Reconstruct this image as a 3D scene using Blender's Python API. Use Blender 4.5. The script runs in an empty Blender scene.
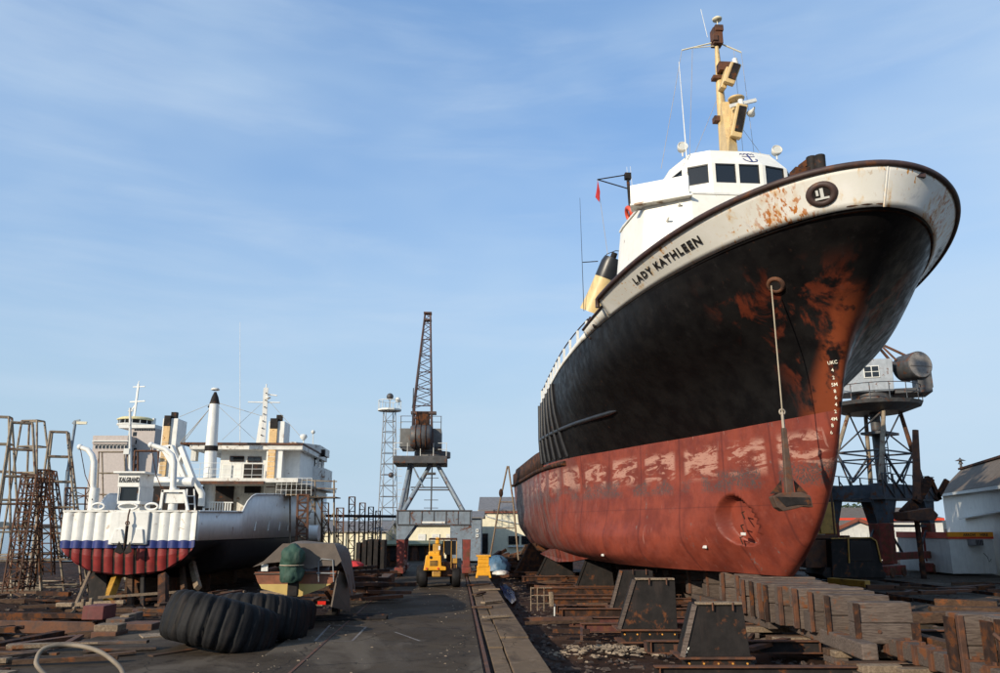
import bpy, math, random
import numpy as np
from mathutils import Vector, Matrix, Euler
random.seed(7)
R = math.radians
scene = bpy.context.scene
COL = scene.collection
# ---------------------------------------------------------------- camera, sky, sun
CAMZ, PITCH, FPX = 2.7, R(13.75), 778.0
cam = bpy.data.objects.new('camera', bpy.data.cameras.new('camera'))
COL.objects.link(cam); scene.camera = cam
cam.location = (0, 0, CAMZ); cam.rotation_euler = (R(90) + PITCH, 0, 0)
cam.data.lens = 28.0; cam.data.sensor_width = 36.0; cam.data.clip_end = 6000; cam.data.clip_start = 0.1
SUN_AZ, SUN_EL = R(222), R(21)          # azimuth clockwise from +Y
tosun = Vector((math.sin(SUN_AZ) * math.cos(SUN_EL), math.cos(SUN_AZ) * math.cos(SUN_EL), math.sin(SUN_EL)))
world = bpy.data.worlds.new("World"); scene.world = world; world.use_nodes = True
nt = world.node_tree; N = nt.nodes; L = nt.links
for n_ in list(N): N.remove(n_)
out = N.new('ShaderNodeOutputWorld'); bg = N.new('ShaderNodeBackground')
sky = N.new('ShaderNodeTexSky'); sky.sky_type = 'NISHITA'; sky.sun_disc = False
sky.sun_elevation = SUN_EL; sky.sun_rotation = SUN_AZ; sky.air_density = 1.0; sky.dust_density = 0.6; sky.ozone_density = 2.2
bg.inputs['Strength'].default_value = 0.15
tc = N.new('ShaderNodeTexCoord')
def mp(sc, rot=(0, 0, 0)):
    m = N.new('ShaderNodeMapping'); m.inputs['Scale'].default_value = sc; m.inputs['Rotation'].default_value = rot
    L.new(tc.outputs['Generated'], m.inputs['Vector']); return m
def nz(m, scale, det, rough, dist=0):
    n = N.new('ShaderNodeTexNoise'); n.inputs['Scale'].default_value = scale; n.inputs['Detail'].default_value = det
    n.inputs['Roughness'].default_value = rough; n.inputs['Distortion'].default_value = dist
    L.new(m.outputs[0], n.inputs['Vector']); return n
def rmp(src, a, b, va=0, vb=1):
    m = N.new('ShaderNodeMapRange'); m.interpolation_type = 'SMOOTHSTEP'
    m.inputs[1].default_value = a; m.inputs[2].default_value = b; m.inputs[3].default_value = va; m.inputs[4].default_value = vb
    L.new(src, m.inputs[0]); return m.outputs[0]
def mul(a, b):
    m = N.new('ShaderNodeMath'); m.operation = 'MULTIPLY'
    for i, x in enumerate((a, b)):
        if isinstance(x, (int, float)): m.inputs[i].default_value = x
        else: L.new(x, m.inputs[i])
    return m.outputs[0]
c1 = rmp(nz(mp((1.0, 1.1, 2.6), (0.2, 0.15, 0.5)), 1.25, 4, 0.48, 0.2).outputs[0], 0.38, 0.70)
c2 = rmp(nz(mp((1.6, 1.2, 9.0), (0.08, -0.10, 0.2)), 2.0, 7, 0.55, 0.3).outputs[0], 0.42, 0.8)
sep = N.new('ShaderNodeSeparateXYZ'); L.new(tc.outputs['Generated'], sep.inputs[0])
def smix(fac, a, col):
    m = N.new('ShaderNodeMixRGB'); m.inputs[2].default_value = (*col, 1); L.new(a, m.inputs[1])
    if isinstance(fac, float): m.inputs[0].default_value = fac
    else: L.new(fac, m.inputs[0])
    return m.outputs[0]
k = smix(0.5, sky.outputs[0], (1.05, 2.10, 3.95))                 # thin high veil
k = smix(rmp(sep.outputs[2], 0.02, 0.50, 0.93, 0.0), k, (2.25, 3.0, 3.65))   # pale air near the horizon
k = smix(mul(c1, 0.62), k, (2.7, 3.45, 4.25)); k = smix(mul(c2, 0.32), k, (2.9, 3.5, 4.2))
L.new(k, bg.inputs['Color']); L.new(bg.outputs[0], out.inputs[0])
sun = bpy.data.objects.new('sun', bpy.data.lights.new('sun', 'SUN')); COL.objects.link(sun)
sun.data.energy = 3.5; sun.data.angle = R(0.55); sun.data.color = (1.0, 0.88, 0.70)
sun.rotation_euler = tosun.to_track_quat('Z', 'Y').to_euler()
scene.view_settings.view_transform = 'Standard'; scene.view_settings.look = 'None'
scene.view_settings.exposure = 0.5; scene.view_settings.gamma = 1
try:
    scene.cycles.max_bounces = 6; scene.cycles.use_denoising = True
except Exception: pass
# ---------------------------------------------------------------- projection helpers: a pixel of the photo at a distance Y
def W(px, py, Y):
    a = (px - 500) / FPX; b = (336.5 - py) / FPX
    r = (a, math.cos(PITCH) - b * math.sin(PITCH), math.sin(PITCH) + b * math.cos(PITCH))
    t = Y / r[1]; return Vector((a * t, Y, CAMZ + r[2] * t))
def G(px, py, z=0.0):
    a = (px - 500) / FPX; b = (336.5 - py) / FPX
    r = (a, math.cos(PITCH) - b * math.sin(PITCH), math.sin(PITCH) + b * math.cos(PITCH))
    t = (z - CAMZ) / r[2]; return Vector((a * t, r[1] * t, z))
def ZH(py, Y): return W(500, py, Y).z
# ---------------------------------------------------------------- mesh builder
class MB:
    def __init__(s): s.v = []; s.f = []; s.m = []; s.sm = []
    def add(s, vs, fs, mi=0, smooth=False):
        o = len(s.v); s.v += [tuple(p) for p in vs]
        for f in fs: s.f.append(tuple(i + o for i in f)); s.m.append(mi); s.sm.append(smooth)
        return s
    def box(s, x0, x1, y0, y1, z0, z1, mi=0, M=None):
        vs = [Vector((x, y, z)) for z in (z0, z1) for y in (y0, y1) for x in (x0, x1)]
        if M is not None: vs = [M @ p for p in vs]
        return s.add(vs, [(0, 2, 3, 1), (4, 5, 7, 6), (0, 1, 5, 4), (2, 6, 7, 3), (0, 4, 6, 2), (1, 3, 7, 5)], mi)
    def tube(s, a, b, r0, r1=None, n=6, mi=0, caps=True, smooth=None):
        a = Vector(a); b = Vector(b); r1 = r0 if r1 is None else r1
        d = (b - a).normalized(); u = d.orthogonal().normalized(); w = d.cross(u)
        vs = []
        for p, r in ((a, r0), (b, r1)):
            for k in range(n):
                t = 2 * math.pi * (k + .5) / n; vs.append(p + (u * math.cos(t) + w * math.sin(t)) * r)
        fs = [(k, (k + 1) % n, n + (k + 1) % n, n + k) for k in range(n)]
        s.add(vs, fs, mi, (n > 6) if smooth is None else smooth)
        if caps: s.add(vs[:n], [tuple(range(n))[::-1]], mi); s.add(vs[n:], [tuple(range(n))], mi)
        return s
    def path(s, pts, r, n=6, mi=0):
        pts = [Vector(p) for p in pts]; rs = r if isinstance(r, (list, tuple)) else [r] * len(pts)
        vs = []; ref = None
        for i, p in enumerate(pts):
            d = (pts[min(i + 1, len(pts) - 1)] - pts[max(i - 1, 0)]).normalized()
            if ref is None: ref = d.orthogonal().normalized()
            u = (ref - d * ref.dot(d)).normalized(); ref = u; w = d.cross(u)
            for k in range(n):
                t = 2 * math.pi * k / n; vs.append(p + (u * math.cos(t) + w * math.sin(t)) * rs[i])
        fs = []
        for i in range(len(pts) - 1):
            for k in range(n): fs.append((i * n + k, i * n + (k + 1) % n, (i + 1) * n + (k + 1) % n, (i + 1) * n + k))
        s.add(vs, fs, mi, True)
        s.add(vs[:n], [tuple(range(n))[::-1]], mi); s.add(vs[-n:], [tuple(range(n))], mi); return s
    def bar(s, a, b, w, h, mi=0, up=(0, 0, 1)):
        a = Vector(a); b = Vector(b); d = (b - a).normalized(); up = Vector(up)
        x = d.cross(up)
        if x.length < 1e-3: x = d.orthogonal()
        x.normalize(); y = x.cross(d).normalized(); vs = []
        for p in (a, b):
            for sx, sy in ((-1, -1), (1, -1), (1, 1), (-1, 1)): vs.append(p + x * sx * w / 2 + y * sy * h / 2)
        return s.add(vs, [(0, 1, 2, 3), (7, 6, 5, 4), (0, 4, 5, 1), (1, 5, 6, 2), (2, 6, 7, 3), (3, 7, 4, 0)], mi)
    def lathe(s, prof, n=24, mi=0, M=None, smooth=True, mod=None):
        vs = []
        for k in range(n):
            t = 2 * math.pi * k / n
            for j, (r, z) in enumerate(prof):
                rr = r + (mod(k, j, r) if mod else 0); p = Vector((rr * math.cos(t), rr * math.sin(t), z)); vs.append(M @ p if M is not None else p)
        m = len(prof); fs = [(k * m + j, ((k + 1) % n) * m + j, ((k + 1) % n) * m + j + 1, k * m + j + 1) for k in range(n) for j in range(m - 1)]
        return s.add(vs, fs, mi, smooth)
    def prism(s, poly, z0, z1, mi=0, M=None, top=None):
        n = len(poly); top = top or poly
        vs = [Vector((x, y, z0)) for x, y in poly] + [Vector((x, y, z1)) for x, y in top]
        if M is not None: vs = [M @ p for p in vs]
        return s.add(vs, [tuple(range(n))[::-1], tuple(range(n, 2 * n))] + [(k, (k + 1) % n, n + (k + 1) % n, n + k) for k in range(n)], mi)
    def sphere(s, c, r, n=10, mi=0, sz=1.0):
        prof = [(r * math.sin(math.pi * j / n), -r * sz * math.cos(math.pi * j / n)) for j in range(n + 1)]
        prof = [(max(a, 1e-4), b) for a, b in prof]
        return s.lathe(prof, n + 2, mi, Matrix.Translation(Vector(c)))
    def mesh(s, name, mats):
        me = bpy.data.meshes.new(name); me.from_pydata(s.v, [], s.f)
        for m in (mats if isinstance(mats, (list, tuple)) else [mats]): me.materials.append(m)
        me.polygons.foreach_set('material_index', s.m); me.polygons.foreach_set('use_smooth', s.sm); me.update(); return me
def link(name, me, parent=None):
    o = bpy.data.objects.new(name, me); COL.objects.link(o)
    if parent is not None: o.parent = parent
    return o
def part(name, mb, mat, parent, label=None, bevel=0, kind=None):
    o = link(name, mb.mesh(name, mat) if isinstance(mb, MB) else mb, parent)
    if label: o['label'] = label
    if kind: o['kind'] = kind
    if bevel: bv(o, bevel)
    return o
def bv(o, w, seg=2):
    b = o.modifiers.new('bevel', 'BEVEL'); b.width = w; b.segments = seg; b.limit_method = 'ANGLE'; b.angle_limit = R(40); return o
def tag(o, label, cat, group=None, kind=None):
    o['label'] = label; o['category'] = cat
    if group: o['group'] = group
    if kind: o['kind'] = kind
    return o
def thing(name, label, cat, loc=(0, 0, 0), rz=0.0, group=None, rot=None):
    o = link(name, None); o.location = loc; o.rotation_euler = rot or (0, 0, rz); return tag(o, label, cat, group)
def structure(name, mb, mat, loc=(0, 0, 0), rz=0.0):
    o = link(name, mb.mesh(name, mat)); o['kind'] = 'structure'; o.location = loc; o.rotation_euler = (0, 0, rz); return o
def dup(root, label, loc=None, rot=None, group=None, scale=None):
    r = root.copy(); COL.objects.link(r); r['label'] = label
    if group: r['group'] = group
    if loc is not None: r.location = loc
    if rot is not None: r.rotation_euler = rot
    if scale is not None: r.scale = scale
    for ch in list(root.children):
        c = ch.copy(); COL.objects.link(c); c.parent = r
        for g in list(ch.children): d = g.copy(); COL.objects.link(d); d.parent = c
    return r
# ---------------------------------------------------------------- materials
class MT:
    def __init__(s, name):
        s.m = bpy.data.materials.new(name); s.m.use_nodes = True; s.n = s.m.node_tree.nodes; s.l = s.m.node_tree.links
        s.b = s.n['Principled BSDF']; s.tc = s.n.new('ShaderNodeTexCoord'); oi = s.n.new('ShaderNodeObjectInfo')
        ad = s.n.new('ShaderNodeVectorMath'); ad.operation = 'ADD'; sc = s.n.new('ShaderNodeVectorMath'); sc.operation = 'SCALE'
        cb = s.n.new('ShaderNodeCombineXYZ')
        for i in range(3): s.l.new(oi.outputs['Random'], cb.inputs[i])
        s.l.new(cb.outputs[0], sc.inputs[0]); sc.inputs['Scale'].default_value = 40
        s.l.new(s.tc.outputs['Object'], ad.inputs[0]); s.l.new(sc.outputs[0], ad.inputs[1]); s.co = ad.outputs[0]; s.raw = s.tc.outputs['Object']; s.rnd = oi.outputs['Random']
    def noise(s, scale, det=5, rough=.55, st=(1, 1, 1), dist=0, raw=False, off=(0, 0, 0)):
        mpn = s.n.new('ShaderNodeMapping'); mpn.inputs['Scale'].default_value = st; mpn.inputs['Location'].default_value = off
        s.l.new(s.raw if raw else s.co, mpn.inputs[0]); t = s.n.new('ShaderNodeTexNoise')
        t.inputs['Scale'].default_value = scale; t.inputs['Detail'].default_value = det; t.inputs['Roughness'].default_value = rough; t.inputs['Distortion'].default_value = dist
        s.l.new(mpn.outputs[0], t.inputs['Vector']); return t.outputs[0]
    def mr(s, src, a, b, va=0., vb=1.):
        m = s.n.new('ShaderNodeMapRange'); m.interpolation_type = 'SMOOTHSTEP'
        for i, x in enumerate((a, b, va, vb)): m.inputs[i + 1].default_value = x
        s.l.new(src, m.inputs[0]); return m.outputs[0]
    def math(s, op, a, b=None):
        m = s.n.new('ShaderNodeMath'); m.operation = op
        for i, x in enumerate((a, b)):
            if x is None: continue
            if isinstance(x, (int, float)): m.inputs[i].default_value = x
            else: s.l.new(x, m.inputs[i])
        return m.outputs[0]
    def mix(s, fac, a, b):
        m = s.n.new('ShaderNodeMixRGB')
        for i, x in enumerate((fac, a, b)):
            if isinstance(x, (int, float)): m.inputs[i].default_value = x
            elif isinstance(x, (tuple, list)): m.inputs[i].default_value = (*x, 1) if len(x) == 3 else x
            else: s.l.new(x, m.inputs[i])
        return m.outputs[0]
    def sep(s):
        q = s.n.new('ShaderNodeSeparateXYZ'); s.l.new(s.raw, q.inputs[0]); return q.outputs
    def bump(s, h, strength=.3, dist=.02):
        b = s.n.new('ShaderNodeBump'); b.inputs['Strength'].default_value = strength; b.inputs['Distance'].default_value = dist
        s.l.new(h, b.inputs['Height']); s.l.new(b.outputs[0], s.b.inputs['Normal'])
    def fin(s, col, rough=.6, metal=0, spec=.5, coat=0):
        if isinstance(col, (tuple, list)): s.b.inputs['Base Color'].default_value = (*col, 1)
        else: s.l.new(col, s.b.inputs['Base Color'])
        if isinstance(rough, (int, float)): s.b.inputs['Roughness'].default_value = rough
        else: s.l.new(rough, s.b.inputs['Roughness'])
        s.b.inputs['Metallic'].default_value = metal; s.b.inputs['Specular IOR Level'].default_value = spec
        s.b.inputs['Coat Weight'].default_value = coat; return s.m
RUST = (.17, .058, .018); RUSTD = (.05, .022, .012)
def paint(name, col, rough=.55, var=.18, rust=.0, rs=2.5, streak=.3, bump=.12, metal=0, bs=14, dirt=(.09, .07, .055), spec=.5, rustcol=RUST):
    t = MT(name); n1 = t.noise(3, 6, .6)
    c = t.mix(t.mr(n1, .3, .7), tuple(x * (1 - var) for x in col), tuple(min(1, x * (1 + var * .7)) for x in col))
    if streak:
        st = t.mr(t.noise(2.2, 5, .6, (2.2, 2.2, .28)), .52, .75, 0, streak); c = t.mix(st, c, dirt)
    if rust:
        rm = t.mr(t.noise(rs, 9, .68, dist=.3), .66 - rust * .35, .74 - rust * .3); rc = t.mix(t.noise(12, 4), rustcol, RUSTD); c = t.mix(rm, c, rc)
    t.bump(t.noise(bs, 6, .6), bump, .02); return t.fin(c, rough, metal, spec)
def wood(name, a, b, grain=(1, 1, 1), rust=0.0):
    t = MT(name); g = t.noise(3.5, 6, .6, grain, .6); c = t.mix(t.mr(g, .3, .7), a, b)
    c = t.mix(t.mr(t.noise(1.3, 4), .45, .75, 0, .55), c, tuple(x * .45 for x in a))
    c = t.mix(t.mr(t.rnd, 0, 1, 0, .45), c, tuple(x * .55 for x in b))
    if rust: c = t.mix(t.mr(t.noise(1.7, 6, .65), .62 - rust * .2, .72 - rust * .2, 0, .85), c, RUST)
    t.bump(g, .6, .02); return t.fin(c, .85, 0, .2)
m_white = paint('white_paint', (.72, .71, .66), .42, .08, .12, 1.4, .2, rustcol=(.4, .2, .08))
m_whiteold = paint('worn_white_paint', (.66, .64, .58), .5, .14, .32, 2.2, .35, rustcol=(.32, .17, .07))
m_buff = paint('buff_paint', (.60, .43, .20), .45, .12, .2, 2, .3)
m_funbuff = paint('funnel_yellow_paint', (.66, .48, .22), .42, .1, .05)
m_black = paint('black_paint', (.018, .018, .02), .38, .3, .12, 2, .1)
m_blackmat = paint('dull_black_steel', (.022, .019, .018), .7, .35, .28, 3, .2, spec=.15)
m_greycrane = paint('grey_crane_paint', (.17, .21, .25), .55, .2, .28, 2.2, .35)
m_darkcrane = paint('dark_crane_steel', (.060, .060, .062), .55, .3, .35, 2.5, .2)
m_redleg = paint('red_lead_paint', (.20, .032, .020), .6, .3, .5, 2.5, .5)
m_rust = paint('rusty_steel', (.085, .038, .022), .8, .45, .6, 3, .2, .35)
m_rustd = paint('dark_rusty_steel', (.042, .024, .018), .85, .45, .5, 3, .2, .35, spec=.15)
m_pipe = paint('bleached_pipe', (.25, .20, .14), .7, .3, .42, 2.2, .3)
m_yellow = paint('yellow_machine_paint', (.72, .33, .012), .45, .14, .12, 3, .25)
m_ochre = paint('faded_yellow_paint', (.42, .22, .03), .5, .2, .3, 2, .35)
m_glass = MT('dark_glass').fin((.012, .014, .016), .06, 0, .6)
m_cream = paint('cream_wall_paint', (.72, .66, .48), .7, .07, 0, 2, .12)
m_wallw = paint('white_wall_sheet', (.62, .62, .58), .6, .07, .04, 2, .2)
m_bluewall = paint('blue_grey_sheet', (.24, .29, .38), .6, .1, .0, 2, .2)
m_silo = paint('pale_concrete', (.44, .385, .35), .8, .08, 0, 2, .22, dirt=(.25, .2, .17))
m_roof = paint('grey_roof_sheet', (.17, .16, .155), .75, .2, .2, 1.5, .25)
m_roofb = paint('weathered_roof_sheet', (.155, .125, .10), .9, .2, .2, 1.5, .3, spec=.15)
m_rcrane = paint('dark_slate_crane_paint', (.060, .072, .085), .6, .3, .4, 2.2, .4, spec=.3)
m_orange = paint('orange_paint', (.80, .30, .012), .5, .08, 0)
m_redtrim = paint('red_trim_paint', (.62, .06, .02), .5, .1, 0)
m_brown = paint('brown_barge_board', (.22, .07, .04), .6, .15, 0)
m_rubber = paint('black_rubber', (.0085, .008, .0085), .72, .45, .0, 3, .5, .5, bs=6, dirt=(.035, .024, .018), spec=.25)
m_tarp = paint('grey_tarpaulin', (.115, .090, .072), .8, .15, 0, 2, .3, .3)
m_green = paint('green_canvas', (.022, .060, .040), .75, .25, 0, 2, .3, .4)
m_varn = paint('varnished_timber', (.22, .075, .035), .4, .3, 0, 2, .3)
m_boaty = paint('pale_yellow_boot_paint', (.50, .35, .11), .5, .1, 0)
m_blue = paint('blue_paint', (.015, .028, .15), .45, .15, .05)
m_sred = paint('dark_red_antifouling', (.21, .017, .015), .55, .25, .15, 2.5, .4)
m_ink = MT('black_lettering').fin((.015, .013, .012), .55)
m_inkblue = MT('navy_lettering').fin((.02, .035, .16), .5)
m_inkw = paint('white_lettering', (.80, .76, .62), .6, .08, .08, 8)
m_inko = paint('orange_lettering', (.70, .32, .05), .6, .2, .1, 8)
m_timb = wood('weathered_grey_timber', (.175, .135, .110), (.072, .052, .042), (1, 7, 9), .3)
m_timbb = wood('brown_timber', (.13, .078, .048), (.052, .030, .020), (1, 6, 6), .35)
m_plank = wood('pale_plank', (.33, .25, .17), (.15, .105, .07), (6, 1, 6), .15)
m_bflag = MT('red_flag_cloth').fin((.5, .03, .03), .8)
m_lamp = MT('lamp_glass').fin((.55, .55, .5), .15)
m_bsheet = paint('blue_plastic_sheet', (.06, .13, .21), .5, .3, 0)
m_rope = paint('pale_rope', (.42, .35, .25), .85, .15, 0)
m_chain = paint('galvanised_chain', (.32, .27, .21), .55, .2, .3, 6)
# ---------------------------------------------------------------- ground
def ground_mat(name, a, b, c, sc=1.0, stain=None, rough=.9, bump=.5):
    t = MT(name); k = t.mix(t.mr(t.noise(.5 * sc, 8, .65, raw=True), .35, .65), a, b)
    k = t.mix(t.mr(t.noise(2.6 * sc, 8, .7, raw=True, off=(5, 3, 0)), .5, .68), k, c)
    if stain: k = t.mix(t.mr(t.noise(.35 * sc, 6, .6, (1, .5, 1), 1.2, raw=True, off=(9, 1, 0)), .54, .66, 0, .75), k, stain)
    k = t.mix(t.mr(t.noise(60 * sc, 3, .6, raw=True), .45, .8, 0, .35), k, c)
    k = t.mix(t.mr(t.noise(.9 * sc, 9, .75, (1, .35, 1), 2.2, raw=True, off=(2, 8, 0)), .55, .70, 0, .65), k, tuple(x * .45 for x in a))
    v = t.n.new('ShaderNodeTexVoronoi'); v.feature = 'DISTANCE_TO_EDGE'; v.inputs['Scale'].default_value = .42 * sc; wv = t.n.new('ShaderNodeVectorMath'); wv.operation = 'ADD'; nn_ = t.n.new('ShaderNodeTexNoise'); nn_.inputs['Scale'].default_value = 1.4; t.l.new(t.raw, nn_.inputs['Vector']); t.l.new(t.raw, wv.inputs[0]); t.l.new(nn_.outputs['Color'], wv.inputs[1]); t.l.new(wv.outputs[0], v.inputs['Vector'])
    k = t.mix(t.mr(v.outputs[0], .0, .012, .75, 0), k, (.012, .010, .008))
    t.bump(t.noise(16 * sc, 8, .7, raw=True), bump, .03)
    return t.fin(k, t.mr(t.noise(.8 * sc, 5, raw=True), .35, .65, rough - .15, rough), 0, .12)
g_dirt = ground_mat('oily_dirt', (.026, .014, .009), (.048, .026, .017), (.015, .009, .006), 1.2, (.085, .044, .025))
g_road = ground_mat('worn_asphalt', (.052, .038, .025), (.074, .055, .037), (.038, .027, .019), .8, (.13, .105, .078), .9, .35)
g_conc = ground_mat('stained_concrete', (.17, .115, .07), (.12, .085, .055), (.20, .14, .09), 1.0, (.05, .036, .027), .9, .35)
g_apron = ground_mat('yard_concrete', (.048, .036, .025), (.070, .052, .036), (.026, .018, .013), 1.0, (.12, .095, .07), .9, .4)
FA = .056                       # the yard's long axis runs a little left of the view
def F(x, y, z=0.0):             # yard coordinates -> world
    return Vector((x * math.cos(FA) - y * math.sin(FA), x * math.sin(FA) + y * math.cos(FA), z))
def grid(x0, x1, y0, y1, nx, ny, zf):
    mb = MB(); vs = [(x0 + (x1 - x0) * i / nx, y0 + (y1 - y0) * j / ny, 0) for j in range(ny + 1) for i in range(nx + 1)]
    vs = [(x, y, zf(x, y)) for x, y, _ in vs]
    mb.add(vs, [(j * (nx + 1) + i, j * (nx + 1) + i + 1, (j + 1) * (nx + 1) + i + 1, (j + 1) * (nx + 1) + i) for j in range(ny) for i in range(nx)], 0, True); return mb
def wob(x, y): return .05 * math.sin(x * 1.7 + y * .6) + .04 * math.sin(y * 2.3 - x) + .03 * math.sin(x * 4.1 + y * 3.3)
mb = MB(); xs = [-2600, -600, -150, -60, -30, 60, 150, 600, 2600]; ys = [-300, -60, -5, 70, 110, 130, 170, 600, 2400]
vs = [(x, y, -.62) for y in ys for x in xs]
mb.add(vs, [(j * 9 + i, j * 9 + i + 1, (j + 1) * 9 + i + 1, (j + 1) * 9 + i) for j in range(8) for i in range(8)])
structure('ground', mb, g_dirt)
structure('slip_floor', grid(1.85, 30, 2, 75, 90, 180, lambda x, y: -.52 + wob(x, y) * .9), g_dirt, rz=FA)
structure('yard_floor', grid(-45, -3.6, 4, 75, 120, 180, lambda x, y: -.42 + wob(x, y) * .8), g_dirt, rz=FA)
# harbour water to the left beyond the yard, with a far shore
wm = MT('harbour_water'); wm.bump(wm.noise(1.5, 5, .6, (1, 3, 1)), .4, .1); wm.fin((.03, .05, .07), .12, 0, .6)
mb = MB(); mb.add([(-900, 78, -.5), (-26, 78, -.5), (-26, 1500, -.5), (-900, 1500, -.5)], [(0, 1, 2, 3)]); structure('water', mb, wm.m)
g_hill = paint('far_hill', (.06, .07, .06), .9, .3, 0, 2, 0)
mb = MB(); nh = 90; vs = []
for i in range(nh + 1):
    x = -1400 + 2900 * i / nh; h = 9 + 7 * math.sin(i * .21) + 4 * math.sin(i * .83) + 2 * math.sin(i * 2.1)
    vs += [(x, 1300, -1), (x, 1420, max(2, h)), (x, 1700, -1)]
mb.add(vs, [(3 * i + a, 3 * i + 3 + a, 3 * i + 4 + a, 3 * i + 1 + a) for i in range(nh) for a in (0, 1)], 0, True); structure('hills', mb, g_hill)
mb = MB(); mb.box(-4.1, .58, -12, 72, -.6, 0); structure('road', mb, g_road, rz=FA)
mb = MB(); mb.box(-9.2, -4.104, -12, 24, -.6, -.05); structure('apron', mb, g_apron, rz=FA)
# concrete crane-track kerb: two strips of slabs
root = thing('concrete_kerb', 'tan stained concrete kerb strip of slabs along the crane rail beside the slip pit', 'kerb', F(0, 0), FA)
rr = random.Random(3)
for (xa, xb, za) in ((.80, 1.13, .0), (1.16, 1.87, .03)):
    y = 4.0
    while y < 60:
        l = rr.uniform(1.7, 2.6) if y < 30 else 6; z = za + rr.uniform(-.02, .02); a = MB().box(xa + rr.uniform(-.01, .01), xb + rr.uniform(-.015, .015), y + .015, y + l, -.58, z)
        part('slab', a, g_conc, root, bevel=.015); y += l
mb = MB(); mb.box(.585, .80, -12, 60, -.6, -.09); structure('rail_trench', mb, g_dirt, rz=FA)
for xr, lab in ((.67, 'rusty crane rail between the asphalt and the concrete kerb'), (-3.1, 'worn crane rail set along the left edge of the asphalt')):
    mb = MB(); w = .035 if xr > 0 else .03; z0 = -.085 if xr > 0 else .0
    mb.box(xr - w, xr + w, -12, 60, z0, z0 + (.10 if xr > 0 else .012))
    if xr > 0: mb.box(xr - .065, xr + .065, -12, 60, z0 - .002, z0 + .02)
    o = part('crane_rail', mb, m_rust, None); o.location = F(0, 0); o.rotation_euler = (0, 0, FA); tag(o, lab, 'rail', 'crane rails')
mb = MB(); mb.box(13.2, 60, 8, 75, -.6, -.0); structure('right_yard', mb, g_apron, rz=FA)
# chalk marks on the asphalt
chk = ground_mat('chalk_mark', (.20, .18, .165), (.15, .13, .12), (.24, .22, .2), 2)
mb = MB()
for pts in ([(315, 641), (330, 625), (366, 627), (352, 641), (315, 641)], [(286, 622), (300, 640)], [(395, 632), (420, 641)]):
    for (a, b) in zip(pts[:-1], pts[1:]):
        p = G(*a, .005); q = G(*b, .005); d = (q - p).normalized(); n_ = Vector((-d.y, d.x, 0)) * .03
        mb.add([p - n_, q - n_, q + n_, p + n_], [(0, 1, 2, 3)])
structure('chalk_markings', mb, chk)
# ================================================================ THE BIG SHIP ON THE SLIP
ANG, X0 = .073, 9.406
S0 = Vector((X0, 20.4, 0))
def pch(xs, ys, x):                                     # monotone cubic through table points
    xs = np.array(xs, float); ys = np.array(ys, float); h = np.diff(xs); d = np.diff(ys) / h; m = np.zeros(len(xs))
    m[0] = d[0]; m[-1] = d[-1]
    for i in range(1, len(xs) - 1):
        if d[i - 1] * d[i] > 0: m[i] = 3 * (h[i - 1] + h[i]) / ((2 * h[i] + h[i - 1]) / d[i - 1] + (h[i] + 2 * h[i - 1]) / d[i])
    k = int(np.clip(np.searchsorted(xs, x) - 1, 0, len(xs) - 2)); t = min(max((x - xs[k]) / h[k], 0), 1)
    return ((2*t**3-3*t*t+1)*ys[k] + (t**3-2*t*t+t)*h[k]*m[k] + (-2*t**3+3*t*t)*ys[k+1] + (t**3-t*t)*h[k]*m[k+1])
def zk(u): return 9.03 + 1.414 * (max(20 - u, 0) / 22) ** .744
UE, UH = 38.0, 21.3
low = [(1.2, [(5, 0), (7, .9), (9.5, 2.2), (14, 3.5), (21, 4.0), (34, 4.0), (38, 2.5)]),
       (1.62, [(4.3, 0), (6, .8), (8, 1.8), (10, 2.85), (14, 4.2), (20, 4.8), (34, 4.8), (38, 4.0)]),
       (2.25, [(3.4, 0), (5, .75), (7, 1.75), (10, 3.05), (14, 4.45), (20, 5.2), (35, 5.2), (38, 4.8)]),
       (3.0, [(2.65, 0), (4.5, .85), (7, 1.9), (10, 2.98), (14, 4.3), (19, 5.3), (36, 5.5), (38, 5.2)]),
       (4.3, [(1.68, 0), (4, .95), (7, 1.85), (10, 2.88), (14, 4.15), (19, 5.35), (22, 5.65), (38, 5.5)]),
       (5.82, [(.9, 0), (2.3, .50), (3.9, 1.0), (6.1, 1.57), (8, 2.15), (10.1, 2.9), (13, 3.8), (15.5, 4.66), (17.2, 5.1), (20, 5.5), (24, 5.7), (38, 5.65)])]
up = [(0, low[-1][1]),
      (.33, [(.40, 0), (1.5, .72), (3, 1.45), (5, 2.3), (8, 3.4), (11, 4.25), (14, 4.95), (18, 5.5), (21, 5.7), (38, 5.7)]),
      (.66, [(-.55, 0), (0, .95), (1.1, 2.0), (3, 3.15), (5.4, 4.1), (8, 4.75), (11, 5.25), (14, 5.5), (21, 5.71), (38, 5.71)]), (1, None)]
def ell(u, us, B, Lh, q): return B * max(1 - max(0, min(1, 1 - (u - us) / Lh)) ** 2, 0) ** (1 / q)
def rowpt(tab, s, ue):
    us = tab[0][0]; u = us + s * s * (ue - us); w = [math.sqrt(a[0] - us) for a in tab]
    return u, pch(w, [a[1] for a in tab], math.sqrt(max(u - us, 0)))
def cat(P, t):
    n = len(P) - 1; t = min(max(t, 0), n - 1e-6); i = int(t); f = t - i
    a, b, c, d = P[max(i - 1, 0)], P[i], P[i + 1], P[min(i + 2, n)]
    return .5 * ((2 * b) + (-a + c) * f + (2*a - 5*b + 4*c - d) * f * f + (-a + 3*b - 3*c + d) * f ** 3)
TH_U, TH_Z, TH_R = 5.75, 2.9, .80
def Hlow(s, t):                                         # -> (v, u, z); t in rows 0..5
    P = [np.array([v, u, z]) for z, tab in low for u, v in [rowpt(tab, s, UE)]]
    return cat(P, t)
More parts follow.
